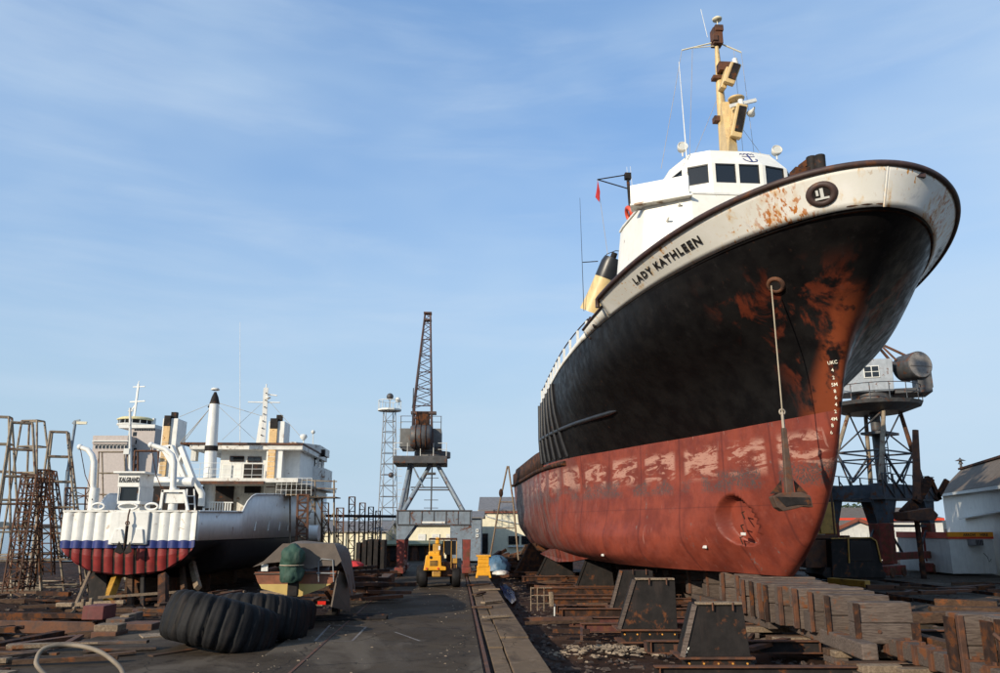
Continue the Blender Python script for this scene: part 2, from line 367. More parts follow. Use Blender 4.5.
def Hup(s, t):                                          # t 0..3 waterline -> knuckle
    P = []
    for k, (f, tab) in enumerate(up):
        if tab: u, v = rowpt(tab, s, UH)
        else: us = -2.32; u = us + s * s * (UH - us); v = ell(u, us, 5.712, 17.745, 1.924)
        P.append(np.array([v, u, 5.82 + f * (zk(u) - 5.82)]))
    return cat(P, t)
def Hcap(s, t):                                         # t 0..1 knuckle -> bulwark top
    a = Hup(s, 3); us = -2.72; u = us + s * s * (UH - us)
    v = ell(u, us, 5.712 + 1.3 * max(0, min(1, 1 - (u + 2) / 14)), 17.745, 1.924)
    z = zk(u) + .336 + .595 * (max(20 - u, 0) / 22) ** 2; b = np.array([v, u, z])
    return a + (b - a) * t
ship = thing('tug_ship', 'big tug with black and rust red hull, white bow band and wheelhouse, on keel blocks', 'ship', S0, ANG)
def hullgrid(fn, S, T, side, mb, mi=0):
    vs = []
    for t in T:
        for s in S:
            p = fn(s, t); vs.append((-p[0] * side, p[1], p[2]))
    n = len(S); fs = []
    for j in range(len(T) - 1):
        for i in range(n - 1):
            q = (j * n + i, j * n + i + 1, (j + 1) * n + i + 1, (j + 1) * n + i); fs.append(q if side > 0 else q[::-1])
    mb.add(vs, fs, mi, True)
def dented(fn, ribs=True):
    def g(s, t):
        p = fn(s, t).copy()
        if fn is Hlow:
            d = math.hypot(p[1] - TH_U, (p[2] - TH_Z))
            if d < TH_R: p[0] -= .50 * min(1, (1 - d / TH_R) * 11)
        return p
    return g
# hull paint -------------------------------------------------------
def hull_red():
    t = MT('hull_antifouling'); x, y, z = t.sep()
    c = t.mix(t.mr(t.noise(1.1, 8, .6, raw=True), .35, .65), (.225, .046, .026), (.145, .028, .017))
    c = t.mix(t.mr(t.noise(5, 6, .65, (1, 1.5, .4), raw=True), .52, .8, 0, .55), c, (.075, .020, .016))
    seam = t.math('ADD', t.mr(t.math('ABSOLUTE', t.math('SUBTRACT', t.math('FRACT', t.math('MULTIPLY', y, .42)), .5)), .0, .03, .6, 0), t.mr(t.math('ABSOLUTE', t.math('SUBTRACT', z, 3.35)), 0, .03, .5, 0))
    c = t.mix(seam, c, (.08, .017, .013))
    band = t.math('MULTIPLY', t.mr(z, 4.15, 4.6), t.mr(z, 5.5, 5.2))                       # scraped pale patches
    pt = t.mr(t.noise(1.1, 7, .65, (.6, .6, 2.6), .8, raw=True), .46, .53)
    gap = t.mr(t.math('ABSOLUTE', t.math('SUBTRACT', t.math('FRACT', t.math('MULTIPLY', y, .42)), .5)), .08, .16)
    fine = t.mr(t.noise(7, 6, .7, (.4, .6, 3), raw=True), .33, .47)
    c = t.mix(t.math('MULTIPLY', t.math('MULTIPLY', band, pt), t.math('MULTIPLY', gap, t.math('MULTIPLY', fine, .9))), c, (.42, .22, .165))
    b2 = t.math('MULTIPLY', t.mr(z, 3.75, 4.0), t.mr(z, 4.65, 4.35))                       # crusted grey growth below them
    gr = t.mr(t.noise(15, 8, .8, raw=True), .46, .54); g2 = t.mr(t.noise(.75, 4, .5, raw=True, off=(3, 1, 0)), .42, .50)
    c = t.mix(t.math('MULTIPLY', b2, t.math('MULTIPLY', gr, g2)), c, (.065, .055, .052))
    spot = t.math('MULTIPLY', t.mr(t.noise(1.6, 6, .7, (1, 1.3, .6), raw=True, off=(7, 7, 0)), .64, .68), t.mr(t.noise(14, 5, .7, raw=True), .45, .55))
    c = t.mix(spot, c, (.15, .11, .10))
    pale = t.mr(t.noise(2.3, 7, .7, (1, .8, .55), raw=True, off=(1, 4, 2)), .58, .74, 0, .4); c = t.mix(pale, c, (.26, .10, .075))
    scuff = t.mr(t.noise(9, 3, .5, (.2, 1, .12), raw=True), .70, .74, 0, .5); c = t.mix(scuff, c, (.36, .19, .15))
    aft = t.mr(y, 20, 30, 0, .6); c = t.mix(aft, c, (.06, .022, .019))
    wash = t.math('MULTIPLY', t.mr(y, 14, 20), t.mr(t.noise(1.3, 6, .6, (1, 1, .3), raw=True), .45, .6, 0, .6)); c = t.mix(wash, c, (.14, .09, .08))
    h = t.math('ADD', t.math('ADD', t.math('MULTIPLY', t.noise(.9, 3, .5, raw=True), 1.0), t.math('MULTIPLY', t.math('SINE', t.math('MULTIPLY', y, 9.6)), .045)), t.math('MULTIPLY', t.noise(20, 5, .7, raw=True), .08))
    t.bump(h, .35, .12); return t.fin(c, t.mr(t.noise(3, 5, raw=True), .35, .65, .45, .68), 0, .3)
def hull_black():
    t = MT('hull_black_paint'); x, y, z = t.sep()
    c = t.mix(t.mr(t.noise(1.4, 7, .6, raw=True), .35, .65), (.006, .0055, .006), (.012, .011, .011))
    c = t.mix(t.mr(t.noise(4, 7, .7, (1, 1, .3), raw=True), .60, .72, 0, .25), c, (.03, .021, .018))
    fr = t.math('MULTIPLY', t.mr(y, 2.6, 1.3), t.mr(z, 9.9, 8.8))                        # rust worn through around the hawse pipe and stem
    rn = t.mr(t.noise(.95, 7, .62, (1, 1.0, .55), .5, raw=True, off=(2.3, .4, 1.1)), .50, .60)
    c = t.mix(t.math('MULTIPLY', fr, rn), c, t.mix(t.noise(5, 5, raw=True), (.16, .034, .015), (.07, .018, .011)))
    st = t.math('MULTIPLY', t.mr(t.math('ABSOLUTE', x), .55, .30), t.mr(z, 9.2, 8.4)); c = t.mix(t.math('MULTIPLY', st, t.mr(t.noise(2, 5, raw=True), .35, .5)), c, (.17, .040, .016))
    st2 = t.mr(t.noise(2.6, 6, .7, (3, 3, .25), raw=True, off=(0, 0, 5)), .62, .72, 0, .7); c = t.mix(t.math('MULTIPLY', st2, t.mr(y, 6, 15, .25, 1)), c, (.13, .05, .025))
    grey = t.math('MULTIPLY', t.mr(t.noise(3, 6, .7, (1, 1, .5), raw=True, off=(4, 4, 4)), .56, .7, 0, .16), t.mr(z, 7.5, 9.5, .1, 1)); c = t.mix(grey, c, (.07, .06, .058))
    t.bump(t.math('ADD', t.math('ADD', t.noise(.9, 3, .5, raw=True), t.math('MULTIPLY', t.math('SINE', t.math('MULTIPLY', y, 9.6)), .06)), t.math('MULTIPLY', t.noise(22, 5, .7, raw=True), .06)), .4, .1)
    return t.fin(c, t.mr(t.noise(3, 5, raw=True), .35, .65, .34, .52), 0, .10)
def hull_white():
    t = MT('bow_band_white_paint'); x, y, z = t.sep()
    c = t.mix(t.mr(t.noise(1.2, 6, .6, raw=True), .35, .7), (.74, .72, .65), (.80, .78, .73))
    run = t.math('MULTIPLY', t.noise(2.4, 6, .62, (1.3, 1.3, .14), raw=True, off=(1.2, .2, 0)), 1)
    c = t.mix(t.mr(run, .55, .66, 0, .6), c, (.68, .47, .22)); c = t.mix(t.mr(run, .62, .70, 0, .95), c, (.50, .19, .035))
    c = t.mix(t.mr(t.noise(6, 6, .7, (1, 1, .4), raw=True), .62, .72, 0, .5), c, (.42, .24, .10))
    c = t.mix(t.mr(t.noise(2.8, 5, .6, (.3, 1, .3), raw=True, off=(0, 5, 5)), .64, .72, 0, .5), c, (.38, .38, .40))
    near = t.math('MULTIPLY', t.mr(t.math('ABSOLUTE', t.math('SUBTRACT', y, -1.15)), .9, .35), t.mr(t.math('ABSOLUTE', x), 2.9, 2.3))
    c = t.mix(t.math('MULTIPLY', near, t.mr(t.noise(3, 6, .7, (1, 1, .3), raw=True, off=(0, 2, 0)), .45, .65, .0, .5)), c, (.62, .33, .10))
    zone = t.mr(t.noise(.55, 3, .5, raw=True, off=(3, 9, 2)), .46, .56)
    s1_ = t.math('MULTIPLY', zone, t.mr(t.noise(7, 2, .5, (1.5, 1.5, .04), raw=True, off=(2, 2, 0)), .62, .68)); c = t.mix(s1_, c, (.58, .27, .06))
    s2_ = t.math('MULTIPLY', near, t.mr(t.noise(7, 2, .5, (1.5, 1.5, .035), raw=True, off=(4, 1, 0)), .50, .60)); c = t.mix(s2_, c, (.48, .16, .025))
    t.bump(t.noise(18, 5, .7, raw=True), .1, .02); return t.fin(c, .45, 0, .45)
mh_red, mh_black, mh_white = hull_red(), hull_black(), hull_white()
S1 = sorted(set([i / 110 for i in range(111)] + [math.sqrt(max(0, (TH_U - 3 + k * .028)) / 36) for k in range(110)]))
T1 = [5 * i / 110 for i in range(111)]
mb = MB()
for sd in (1, -1): hullgrid(dented(Hlow), S1 if sd > 0 else [i / 60 for i in range(61)], T1 if sd > 0 else [i / 4 for i in range(21)], sd, mb)
n = len(mb.v)
# flat bottom, transom and shelf at the stern
bot = [(-Hlow(s, 0)[0], Hlow(s, 0)[1], 1.2) for s in [i / 40 for i in range(41)]]
mb.add(bot + [(-x, y, z) for x, y, z in bot], [(i, 41 + i, 42 + i, i + 1) for i in range(40)])
tr = [Hlow(1, t) for t in T1[::10]]; mb.add([(-p[0], p[1], p[2]) for p in tr] + [(p[0], p[1], p[2]) for p in tr], [(i, i + 1, len(tr) + i + 1, len(tr) + i) for i in range(len(tr) - 1)])
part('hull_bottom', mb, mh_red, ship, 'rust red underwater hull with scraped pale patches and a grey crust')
mb = MB(); S2 = [i / 120 for i in range(121)]; T2 = [3 * i / 36 for i in range(37)]
for sd in (1, -1): hullgrid(Hup, S2, T2, sd, mb)
e = [Hup(1, t) for t in T2]; mb.add([(-p[0], p[1], p[2]) for p in e] + [(p[0], p[1], p[2]) for p in e], [(i, i + 1, 37 + i + 1, 37 + i) for i in range(36)])
part('hull_side', mb, mh_black, ship, 'black topsides with rust worn through by the stem and hawse pipe')
# bow band (bulwark) in white, stepping down aft; capping rail
sB = math.sqrt((6.6 + 2.72) / (UH + 2.72)); sC = math.sqrt((9.2 + 2.72) / (UH + 2.72))
mb = MB()
for sd in (1, -1):
    hullgrid(Hcap, [sB * i / 80 for i in range(81)], [i / 6 for i in range(7)], sd, mb)
    def lowcap(s, t): return Hcap(s, t * (.62 - .3 * (s - sB) / (1 - sB)))
    hullgrid(lowcap, [sB + (sC - sB) * i / 12 for i in range(13)], [0, .5, 1], sd, mb)
    def strip(s, t): return Hcap(s, t * .35)
    hullgrid(strip, [sC + (1 - sC) * i / 20 for i in range(21)], [0, 1], sd, mb)
o = part('bulwark', mb, mh_white, ship, 'white bow band streaked with orange rust')
md = o.modifiers.new('thickness', 'SOLIDIFY'); md.thickness = .05; md.offset = 0
def edgepath(fn, ss, t, sd, off=0.0, dz=0.0):
    r = []
    for s in ss: p = fn(s, t); r.append((-(p[0] + off) * sd, p[1], p[2] + dz))
    return r
mcap = paint('dark_brown_rail_paint', (.050, .026, .022), .6, .3, .3, 3, .2)
mb = MB(); sl = [sB * i / 90 for i in range(91)]
full = edgepath(Hcap, sl[::-1], 1, -1, .03) + edgepath(Hcap, sl[1:], 1, 1, .03)
full += [full[-1][:2] + (full[-1][2] - .3,)]
mb.path(full, .085, 8)
for sd in (1, -1): mb.path(edgepath(lambda s, t: lowcap(s, 1), [sB + (sC - sB) * i / 8 for i in range(9)], 1, sd, .02), .05, 6)
part('capping_rail', mb, mcap, ship); part('stem_bar', MB().path([(0, Hcap(.0, t)[1] - .0, Hcap(.0, t)[2]) for t in (0, .33, .66, .97)], .04, 8), mh_white, ship)
mb = MB()
for sd in (1, -1): mb.path(edgepath(Hup, [.02 + .98 * i / 100 for i in range(101)], 3, sd, .0), .018, 6)
part('knuckle_strake', mb, m_black, ship)
def onside(u, z):                                       # half breadth of the raised side at (u, z)
    lo, hi = 0.0, 3.0
    for _ in range(18):
        t = (lo + hi) / 2; a, b = 0.0, 1.0
        for _ in range(18):
            s = (a + b) / 2
            if Hup(s, t)[1] < u: a = s
            else: b = s
        p = Hup(s, t)
        if p[2] < z: lo = t
        else: hi = t
    return p[0]
for sd in (1, -1):                                    # half-round rubbing strakes
    pts = [(-(onside(u, 7.12) + .04) * sd, u, 7.12) for u in (10.3, 10.8, 12, 14, 16, 18, 20, 21.2)]
    part('rubbing_strake', MB().path(pts, [.03] + [.1] * 7, 8), m_black, ship)
    pts = [(-(Hlow(s, 5)[0] + .05) * sd, Hlow(s, 5)[1], 5.62) for s in [.66 + .34 * i / 20 for i in range(21)]]
    part('rubbing_strake', MB().path(pts, .11, 8), m_rustd, ship)
    u = 16.6                                            # vertical pipe fenders on the raised side
    while u < 21.3:
        pts = [(-(onside(u, z_) + .05) * sd, u, z_) for z_ in np.linspace(5.9, zk(u) - .08, 6)]
        part('fender_pipe', MB().path(pts, .10, 8), m_black, ship); u += .92
# after bulwark, low
mb = MB()
def aft(s, t):
    p = Hlow(s, 5); return np.array([p[0], p[1], 5.66 + t * (.95 if p[1] < 36 else .75)])
sA = math.sqrt((UH - .9) / 37.1)
for sd in (1, -1): hullgrid(aft, [sA + (1 - sA) * i / 30 for i in range(31)], [0, 1], sd, mb)
mb.add([(-5.65, 38, 5.7), (5.65, 38, 5.7), (5.65, 38, 6.4), (-5.65, 38, 6.4)], [(0, 1, 2, 3)])
o = part('stern_bulwark', mb, m_rustd, ship); md = o.modifiers.new('thickness', 'SOLIDIFY'); md.thickness = .05; md.offset = -1
# decks
mb = MB(); dk = [(Hup(s, 3)[0] - .02, Hup(s, 3)[1], Hup(s, 3)[2] - .08) for s in [i / 60 for i in range(61)]]
mb.add([(-x, y, z) for x, y, z in dk] + dk, [(i, 61 + i, 62 + i, i + 1) for i in range(60)])
mb.box(-5.6, 5.6, UH, 37.9, 5.55, 5.62); part('deck', mb, m_rustd, ship)
# bilge keel / skeg plate aft and white bottom blobs
mb = MB(); mb.add([(-4.0, 17.5, 1.25), (-4.25, 20.5, 1.0), (-4.6, 23.5, .85), (-5.0, 27.5, 1.15), (-4.3, 27.5, 1.5), (-4.2, 17.5, 2.0)], [(0, 1, 2, 3, 4, 5)])
mb.add([(-3.5, 17.5, 1.25), (-3.7, 20.5, 1.0), (-3.9, 27.5, 1.15)], []); part('bilge_keel', mb, mh_red, ship).modifiers.new('thickness', 'SOLIDIFY').thickness = .06
ew = []
for k in range(24):
    px_s = .10 * (1 - k / 23) ; p = Hup(px_s, 3); ew.append((-(p[0] + .02), p[1] - .03, p[2] + .06))
part('worn_edge', MB().path(ew, [.008] + [.026 + .008 * math.sin(k * .7) for k in range(22)] + [.008], 6), m_rustd, ship)
# helpers to find the hull point that a ship feature sits on
def SMI_(px, py, Y): return ship_M.inverted() @ W(px, py, Y)
def shipworld(p): return ship_M @ Vector(p)
ship_M = Matrix.Translation(S0) @ Matrix.Rotation(ANG, 4, 'Z')
def proj(p):
    z = p.z - CAMZ; zc = p.y * math.cos(PITCH) + z * math.sin(PITCH)
    return 500 + FPX * p.x / zc, 336.5 - FPX * (-p.y * math.sin(PITCH) + z * math.cos(PITCH)) / zc
def find(fn, px, py, T, smax=.6, side=1):
    best = (1e9,)
    s0, s1, t0, t1 = 0.01, smax, 0, T
    for it in range(3):
        for i in range(26):
            for j in range(26):
                s = s0 + (s1 - s0) * i / 25; t = t0 + (t1 - t0) * j / 25; p = fn(s, t); q = proj(shipworld((-p[0] * side, p[1], p[2])))
                d = (q[0] - px) ** 2 + (q[1] - py) ** 2
                if d < best[0]: best = (d, s, t)
        ds = (s1 - s0) / 12; dt = (t1 - t0) / 12; s0, s1 = max(.001, best[1] - ds), best[1] + ds; t0, t1 = max(0, best[2] - dt), min(T, best[2] + dt)
    return best[1], best[2]
def frame(fn, s, t, side=1):
    g = lambda a, b: Vector((-fn(a, b)[0] * side, fn(a, b)[1], fn(a, b)[2]))
    p = g(s, t); ds = (g(s + .004, t) - g(s - .004, t)).normalized(); dt = (g(s, min(t + .01, 5)) - g(s, t - .01)).normalized()
    nrm = dt.cross(ds).normalized() * side
    if nrm.x * side > 0 and abs(nrm.x) > .3: nrm = -nrm
    return p, ds, dt, nrm
def textmesh(s, size=1.0, spacing=1.0, bold=0.0):
    cu = bpy.data.curves.new('t', 'FONT'); cu.body = s; cu.size = size; cu.space_character = spacing; cu.offset = bold; cu.resolution_u = 2
    ob = bpy.data.objects.new('t', cu); COL.objects.link(ob); bpy.context.view_layer.update()
    me = bpy.data.meshes.new_from_object(ob.evaluated_get(bpy.context.evaluated_depsgraph_get()))
    bpy.data.objects.remove(ob); vs = [tuple(v.co) for v in me.vertices]; fs = [tuple(p.vertices) for p in me.polygons]; bpy.data.meshes.remove(me); return vs, fs
def flattext(name, s, mat, parent, M, size, width=None, spacing=1.05, bold=.012, loc='c'):
    vs, fs = textmesh(s, size, spacing, bold * size); x0 = min(v[0] for v in vs); x1 = max(v[0] for v in vs)
    k = width / (x1 - x0) if width else 1; mb = MB(); mb.add([M @ Vector(((v[0] - (x0 + x1) / 2) * k, v[1] - size * .35, 0)) for v in vs], fs)
    return part(name, mb, mat, parent)
# ship's name on the bow band: each letter follows the plating
sa, ta = find(Hcap, 633, 279, 1); sb_, tb = find(Hcap, 704, 243, 1)
def along(sA_, sB_, n=60):
    ss = [sA_ + (sB_ - sA_) * i / n for i in range(n + 1)]; P = [Vector(Hcap(s, .5)) for s in ss]; l = [0]
    for a, b in zip(P[:-1], P[1:]): l.append(l[-1] + (b - a).length)
    return ss, l
ss_, ll_ = along(sa, sb_)
for side in (1, -1):
    vs, fs = textmesh('LADY KATHLEEN', .36, 1.22, .014); x0 = min(v[0] for v in vs); x1 = max(v[0] for v in vs); mb = MB(); out_ = []
    for v in vs:
        q = (v[0] - x0) / (x1 - x0) * ll_[-1]
        if side < 0: q = ll_[-1] - q
        s = float(np.interp(q, ll_, ss_)); t = .50 + (v[1] - .13) / 1.08; p = Hcap(s, t); pf, ds, dt, nr = frame(Hcap, s, t, side)
        out_.append(Vector((-p[0] * side, p[1], p[2])) + Vector((-.055 * side, -.03, -.012)))
    mb.add(out_, fs); part('ship_name', mb, m_ink, ship)
# draught marks by the stem
for (txt, px, py) in [('UKC', 833, 362.5), ('4', 834.5, 370), ('2', 835.5, 377.5), ('5M', 835, 384.5), ('8', 837, 391), ('6', 838, 397.5), ('4', 838, 404.5), ('2', 837.5, 411.5), ('4M', 834.5, 419), ('8', 834.5, 425.5), ('6', 833.5, 432.5)]:
    fn, T = (Hup, 3) if py < 410 else (Hlow, 5)
    s, t = find(fn, px - (1.5 if len(txt) < 2 else 0), py, T, .45); p, ds, dt, nr = frame(fn, s, t)
    xax = -ds; yax = (dt - xax * dt.dot(xax)).normalized(); nn = xax.cross(yax)
    Mx = Matrix((xax, yax, nn)).transposed().to_4x4(); Mx.translation = p + Vector((-.02, -.012, 0)) 
    flattext('draught_mark', txt, m_inkw, ship, Mx, .135, None, 1.0, .012)
# mooring fairlead ring in the band
s, t = find(Hcap, 822, 194, 1, .4); p, ds, dt, nr = frame(Hcap, s, t)
def ringM(p, ds, dt):
    x = ds.normalized(); y = (dt - x * dt.dot(x)).normalized(); n_ = x.cross(y)
    if n_.y > 0: n_ = -n_; x = -x
    m = Matrix((x, y, n_)).transposed().to_4x4(); m.translation = p; return m
Mr = ringM(p, ds, dt); mb = MB()
mb.lathe([(.21, -.02), (.19, .05), (.24, .09), (.33, .08), (.37, .02), (.37, -.02)], 28, 0, Mr @ Matrix.Diagonal((1.05, .88, 1, 1)).to_4x4())
fl = part('fairlead', mb, mcap, ship)
mb = MB(); mb.lathe([(.001, .055), (.22, .055)], 24, 0, Mr @ Matrix.Diagonal((1.05, .88, 1, 1)).to_4x4()); part('opening', mb, m_blackmat, fl)
mb = MB(); mb.box(-.17, .17, -.13, -.08, .06, .08, 0, Mr); mb.box(-.03, .05, -.08, .15, .06, .08, 0, Mr); mb.box(-.13, -.07, -.02, .12, .06, .08, 0, Mr); part('roller', mb, m_wallw, fl)
# hawse pipe, hanging anchor and wire
s, t = find(Hup, 776, 285, 3, .6); p, ds, dt, nr = frame(Hup, s, t); Mh = ringM(p, ds, dt)
part('hawse_pipe', MB().lathe([(.13, -.05), (.14, .05), (.22, .07), (.26, .0), (.26, -.05)], 20, 0, Mh), m_rust, ship)
part('hawse_mouth', MB().lathe([(.001, .05), (.15, .05)], 16, 0, Mh), m_blackmat, ship)
hw = shipworld(p + Vector((-.12, -.25, -.1)))
def pyz(x, Y, py): return Vector((x, Y, ZH(py, Y)))
hw = hw + Vector((-.12, 0, 0))
m_anch = paint('brown_anchor_steel', (.085, .048, .030), .65, .35, .45, 5, .3)
anc = thing('ship_anchor', 'rusty brown stockless anchor hanging on a pale wire below the bow of the black ship', 'anchor', (hw.x, hw.y, 0), ANG)
HX, HY = hw.x, hw.y
zt = hw.z; z1 = ZH(412, HY); z2 = ZH(428, HY); z3 = ZH(497, HY); z4 = ZH(511, HY)
part('anchor_wire', MB().tube((0, 0, z1), (0, 0, zt), .018, None, 6), m_rope, anc)
part('shackle', MB().lathe([(.07, -.02), (.1, 0), (.07, .02), (.05, 0), (.07, -.02)], 12, 0, Matrix.Translation((0, 0, z1)) @ Matrix.Rotation(R(90), 4, 'X')).bar((0, 0, z1), (0, 0, z2), .06, .06), m_chain, anc)
mb = MB(); mb.add([(-.06, -.05, z2), (.06, -.05, z2), (.06, .05, z2), (-.06, .05, z2), (-.11, -.07, z3), (.11, -.07, z3), (.11, .07, z3), (-.11, .07, z3)], [(0, 1, 5, 4), (1, 2, 6, 5), (2, 3, 7, 6), (3, 0, 4, 7), (3, 2, 1, 0), (4, 5, 6, 7)])
part('shank', mb, m_anch, anc, bevel=.02)
mb = MB(); w = .55
poly = [(-w * .9, z3 + .0), (-w * .5, z3 + .10), (w * .5, z3 + .12), (w * .9, z3 + .02), (w * .98, z3 - .26), (w * .5, z3 - .24), (.05, z3 - .30), (-.25, z3 - .36), (-.4, z3 - .26)]
mb.prism([(a, b) for a, b in poly], -.16, .14, 0, Matrix.Rotation(R(90), 4, 'X')); part('crown', mb, m_anch, anc, bevel=.02); part('crown_mouth', MB().prism([(-.42, z3 - .0), (.44, z3 - .02), (.46, z3 - .2), (.1, z3 - .19), (-.2, z3 - .24)], .16, .17, 0, Matrix.Rotation(R(90), 4, 'X')), m_blackmat, anc)
for sx in (-1, 1):
    mb = MB(); b = Vector((sx * .34, .02, z3 + .08)); tip = Vector((sx * .16 + .16, .40, z3 + .46))
    mb.add([b + Vector((-.14, -.05, 0)), b + Vector((.14, -.05, 0)), b + Vector((.14, .06, 0)), b + Vector((-.14, .06, 0)), tip], [(0, 1, 4), (1, 2, 4), (2, 3, 4), (3, 0, 4), (3, 2, 1, 0)]); part('fluke', mb, m_rustd, anc)
# thruster grille
sT, tT = .24, 3
for px, py in ((744, 515), (743, 528), (742, 540)):
    s, t = find(Hlow, px, py, 5, .6); p, ds, dt, nr = frame(Hlow, s, t); part('grille_bar', MB().tube(p + Vector((-.03, -.14, .10)), p + Vector((.0, .16, .08)), .02), m_rustd, ship); part('grille_bar', MB().tube(p + Vector((.0, .16, .08)), p + Vector((-.03, -.12, -.12)), .02), m_rustd, ship)
for px, py in ((603, 555), (705, 547), (744, 534)):
    s, t = find(Hlow, px, py, 5, .9); p, ds, dt, nr = frame(Hlow, s, t); part('zinc_anode', MB().box(-.05, .02, -.16, .16, -.05, .05, 0, Matrix.Translation(p)), m_white, ship, bevel=.02)
# ---------------------------------------------------------------- superstructure (x = -v to starboard, y aft)
mhouse = paint('house_white_paint', (.80, .77, .69), .4, .05, .05, 1.5, .12, rustcol=(.42, .25, .12))
def P2(l): return [(-v, u) for v, u in l]
base = P2([(4.45, 9), (4.1, 5.9), (2.4, 4.9), (-2.4, 4.9), (-4.1, 5.9), (-4.45, 9), (-4.45, 9.3), (4.45, 9.3)])
topp = P2([(3.95, 8.5), (3.75, 6.1), (2.3, 5.2), (-2.3, 5.2), (-3.75, 6.1), (-3.95, 8.5), (-3.95, 9.1), (3.95, 9.1)])
hs = part('deckhouse', MB().prism(base, 9.5, 14.1, 0, None, topp), mhouse, ship, bevel=.06)
part('roof_edge', MB().prism([(x * 1.012, y * 1.002 - .02) for x, y in topp], 14.1, 14.17), m_white, hs)
for sd in (1, -1):                                   # bridge wing dodgers
    a = MB(); a.prism([(-sd * 4.15, 6.2), (-sd * 2.35, 5.15), (-sd * 2.42, 5.05), (-sd * 4.25, 6.1)] if sd > 0 else [(4.15, 6.2), (2.35, 5.15), (2.42, 5.05), (4.25, 6.1)][::-1], 14.0, 14.75)
    part('wing_dodger', a, m_white, ship, bevel=.01)
    pw = MB(); pw.prism([(-sd * 4.3, 6.0), (-sd * 2.35, 4.9), (-sd * 2.3, 5.3), (-sd * 4.1, 6.6)] if sd > 0 else [(4.3, 6.0), (2.35, 4.9), (2.3, 5.3), (4.1, 6.6)][::-1], 13.93, 14.0); part('wing_shelf', pw, m_whiteold, ship)
pl = [(2.62, 8.2), (2.15, 6.3), (1.25, 5.82), (-.65, 5.82), (-1.7, 6.1), (-2.35, 7.0), (-2.62, 8.2), (-2.62, 11), (2.62, 11)]
wh_z = (14.17, 14.86, 15.62, 16.40)
pt = [(2.1, 8.2), (1.72, 6.75), (1.05, 6.42), (-.5, 6.42), (-1.35, 6.62), (-1.9, 7.4), (-2.1, 8.2), (-2.1, 10.8), (2.1, 10.8)]
wh = part('wheelhouse', MB().prism(P2(pl), wh_z[0], wh_z[1]).prism(P2(pt), wh_z[3] - .01, wh_z[3] + .04), mhouse, ship)
mb = MB(); mb.prism(P2(pl), wh_z[2], wh_z[3], 0, None, P2(pt)); part('visor', mb, mhouse, ship, bevel=.02)
mb = MB(); mb.prism([(x * .93, (y - 8) * .93 + 8) for x, y in P2(pl)], wh_z[1], wh_z[2]); part('cabin_core', mb, m_blackmat, ship)
m_rub = MT('window_gasket').fin((.02, .02, .02), .5)
npl = len(pl)
for i in range(npl):                                  # window band: frames, mullions, dark panes
    a = Vector((-pl[i][0], pl[i][1], 0)); b = Vector((-pl[(i + 1) % npl][0], pl[(i + 1) % npl][1], 0)); Ln = (b - a).length; d = (b - a) / Ln; nrm = Vector((d.y, -d.x, 0))
    k = 1 if Ln < 1.6 else (2 if Ln < 2.5 else 3)
    if i in (0, 5): k = 1
    z0, z1_ = wh_z[1], wh_z[2]; mg = .13; wd = (Ln - mg * (k + 1)) / k
    for j in range(k + 1):
        mb = MB()
        p0 = a + d * (j * (wd + mg)); p1 = p0 + d * mg; mb.add([p0 + Vector((0, 0, z0)), p1 + Vector((0, 0, z0)), p1 + Vector((0, 0, z1_)), p0 + Vector((0, 0, z1_))] + [q - nrm * .08 for q in (p0 + Vector((0, 0, z0)), p1 + Vector((0, 0, z0)), p1 + Vector((0, 0, z1_)), p0 + Vector((0, 0, z1_)))], [(0, 1, 2, 3), (0, 3, 7, 4), (1, 5, 6, 2), (4, 7, 6, 5)])
        part('window_post', mb, mhouse, ship)
    for j in range(k):
        p0 = a + d * (mg + j * (wd + mg)) - nrm * .04; p1 = p0 + d * wd; fr = MB(); g = .035
        for (q0, q1) in (((p0, z0 + .02), (p1, z0 + .02)), ((p1, z0 + .02), (p1, z1_ - .02)), ((p1, z1_ - .02), (p0, z1_ - .02)), ((p0, z1_ - .02), (p0, z0 + .02))):
            fr.bar(q0[0] + Vector((0, 0, q0[1])), q1[0] + Vector((0, 0, q1[1])), .05, .05, 0, nrm)
        w_ = part('window', fr, m_rub, ship)
        q = p0 - nrm * .01; r_ = p1 - nrm * .01; part('pane', MB().add([q + Vector((0, 0, z0)), r_ + Vector((0, 0, z0)), r_ + Vector((0, 0, z1_)), q + Vector((0, 0, z1_))], [(0, 1, 2, 3)]), m_glass, w_)
# emblem on the visor: blue anchor with a curled top
a0 = Vector((-.98, 5.82, wh_z[2])); b0 = Vector((.98, 5.82, wh_z[2])); c0 = Vector((-.85, 6.42, wh_z[3])); xa = Vector((1, 0, 0)); ya = (c0 - a0); ya.x = 0; ya.normalize(); na = xa.cross(ya)
Me = Matrix((xa, ya, na)).transposed().to_4x4(); Me.translation = Vector((.30, 5.82, wh_z[2])) + ya * .52 + na * .012
mb = MB()
def stroke(pts, w): 
    for a_, b_ in zip(pts[:-1], pts[1:]): mb.bar(Me @ Vector((*a_, 0)), Me @ Vector((*b_, 0)), w, .012, 0, na)
stroke([(0, .30), (.05, -.32)], .06); stroke([(-.24, .10), (.25, .10)], .035)
stroke([(-.24, -.08), (-.18, -.22), (-.06, -.31), (.08, -.33), (.22, -.28), (.27, -.16), (.21, -.10)], .045)
stroke([(-.28, .26), (-.22, .33), (-.15, .26), (-.08, .34), (-.01, .28)], .04); stroke([(.0, .30), (.07, .35), (.12, .27), (.18, .33), (.26, .24)], .04)
part('emblem', mb, m_inkblue, ship)
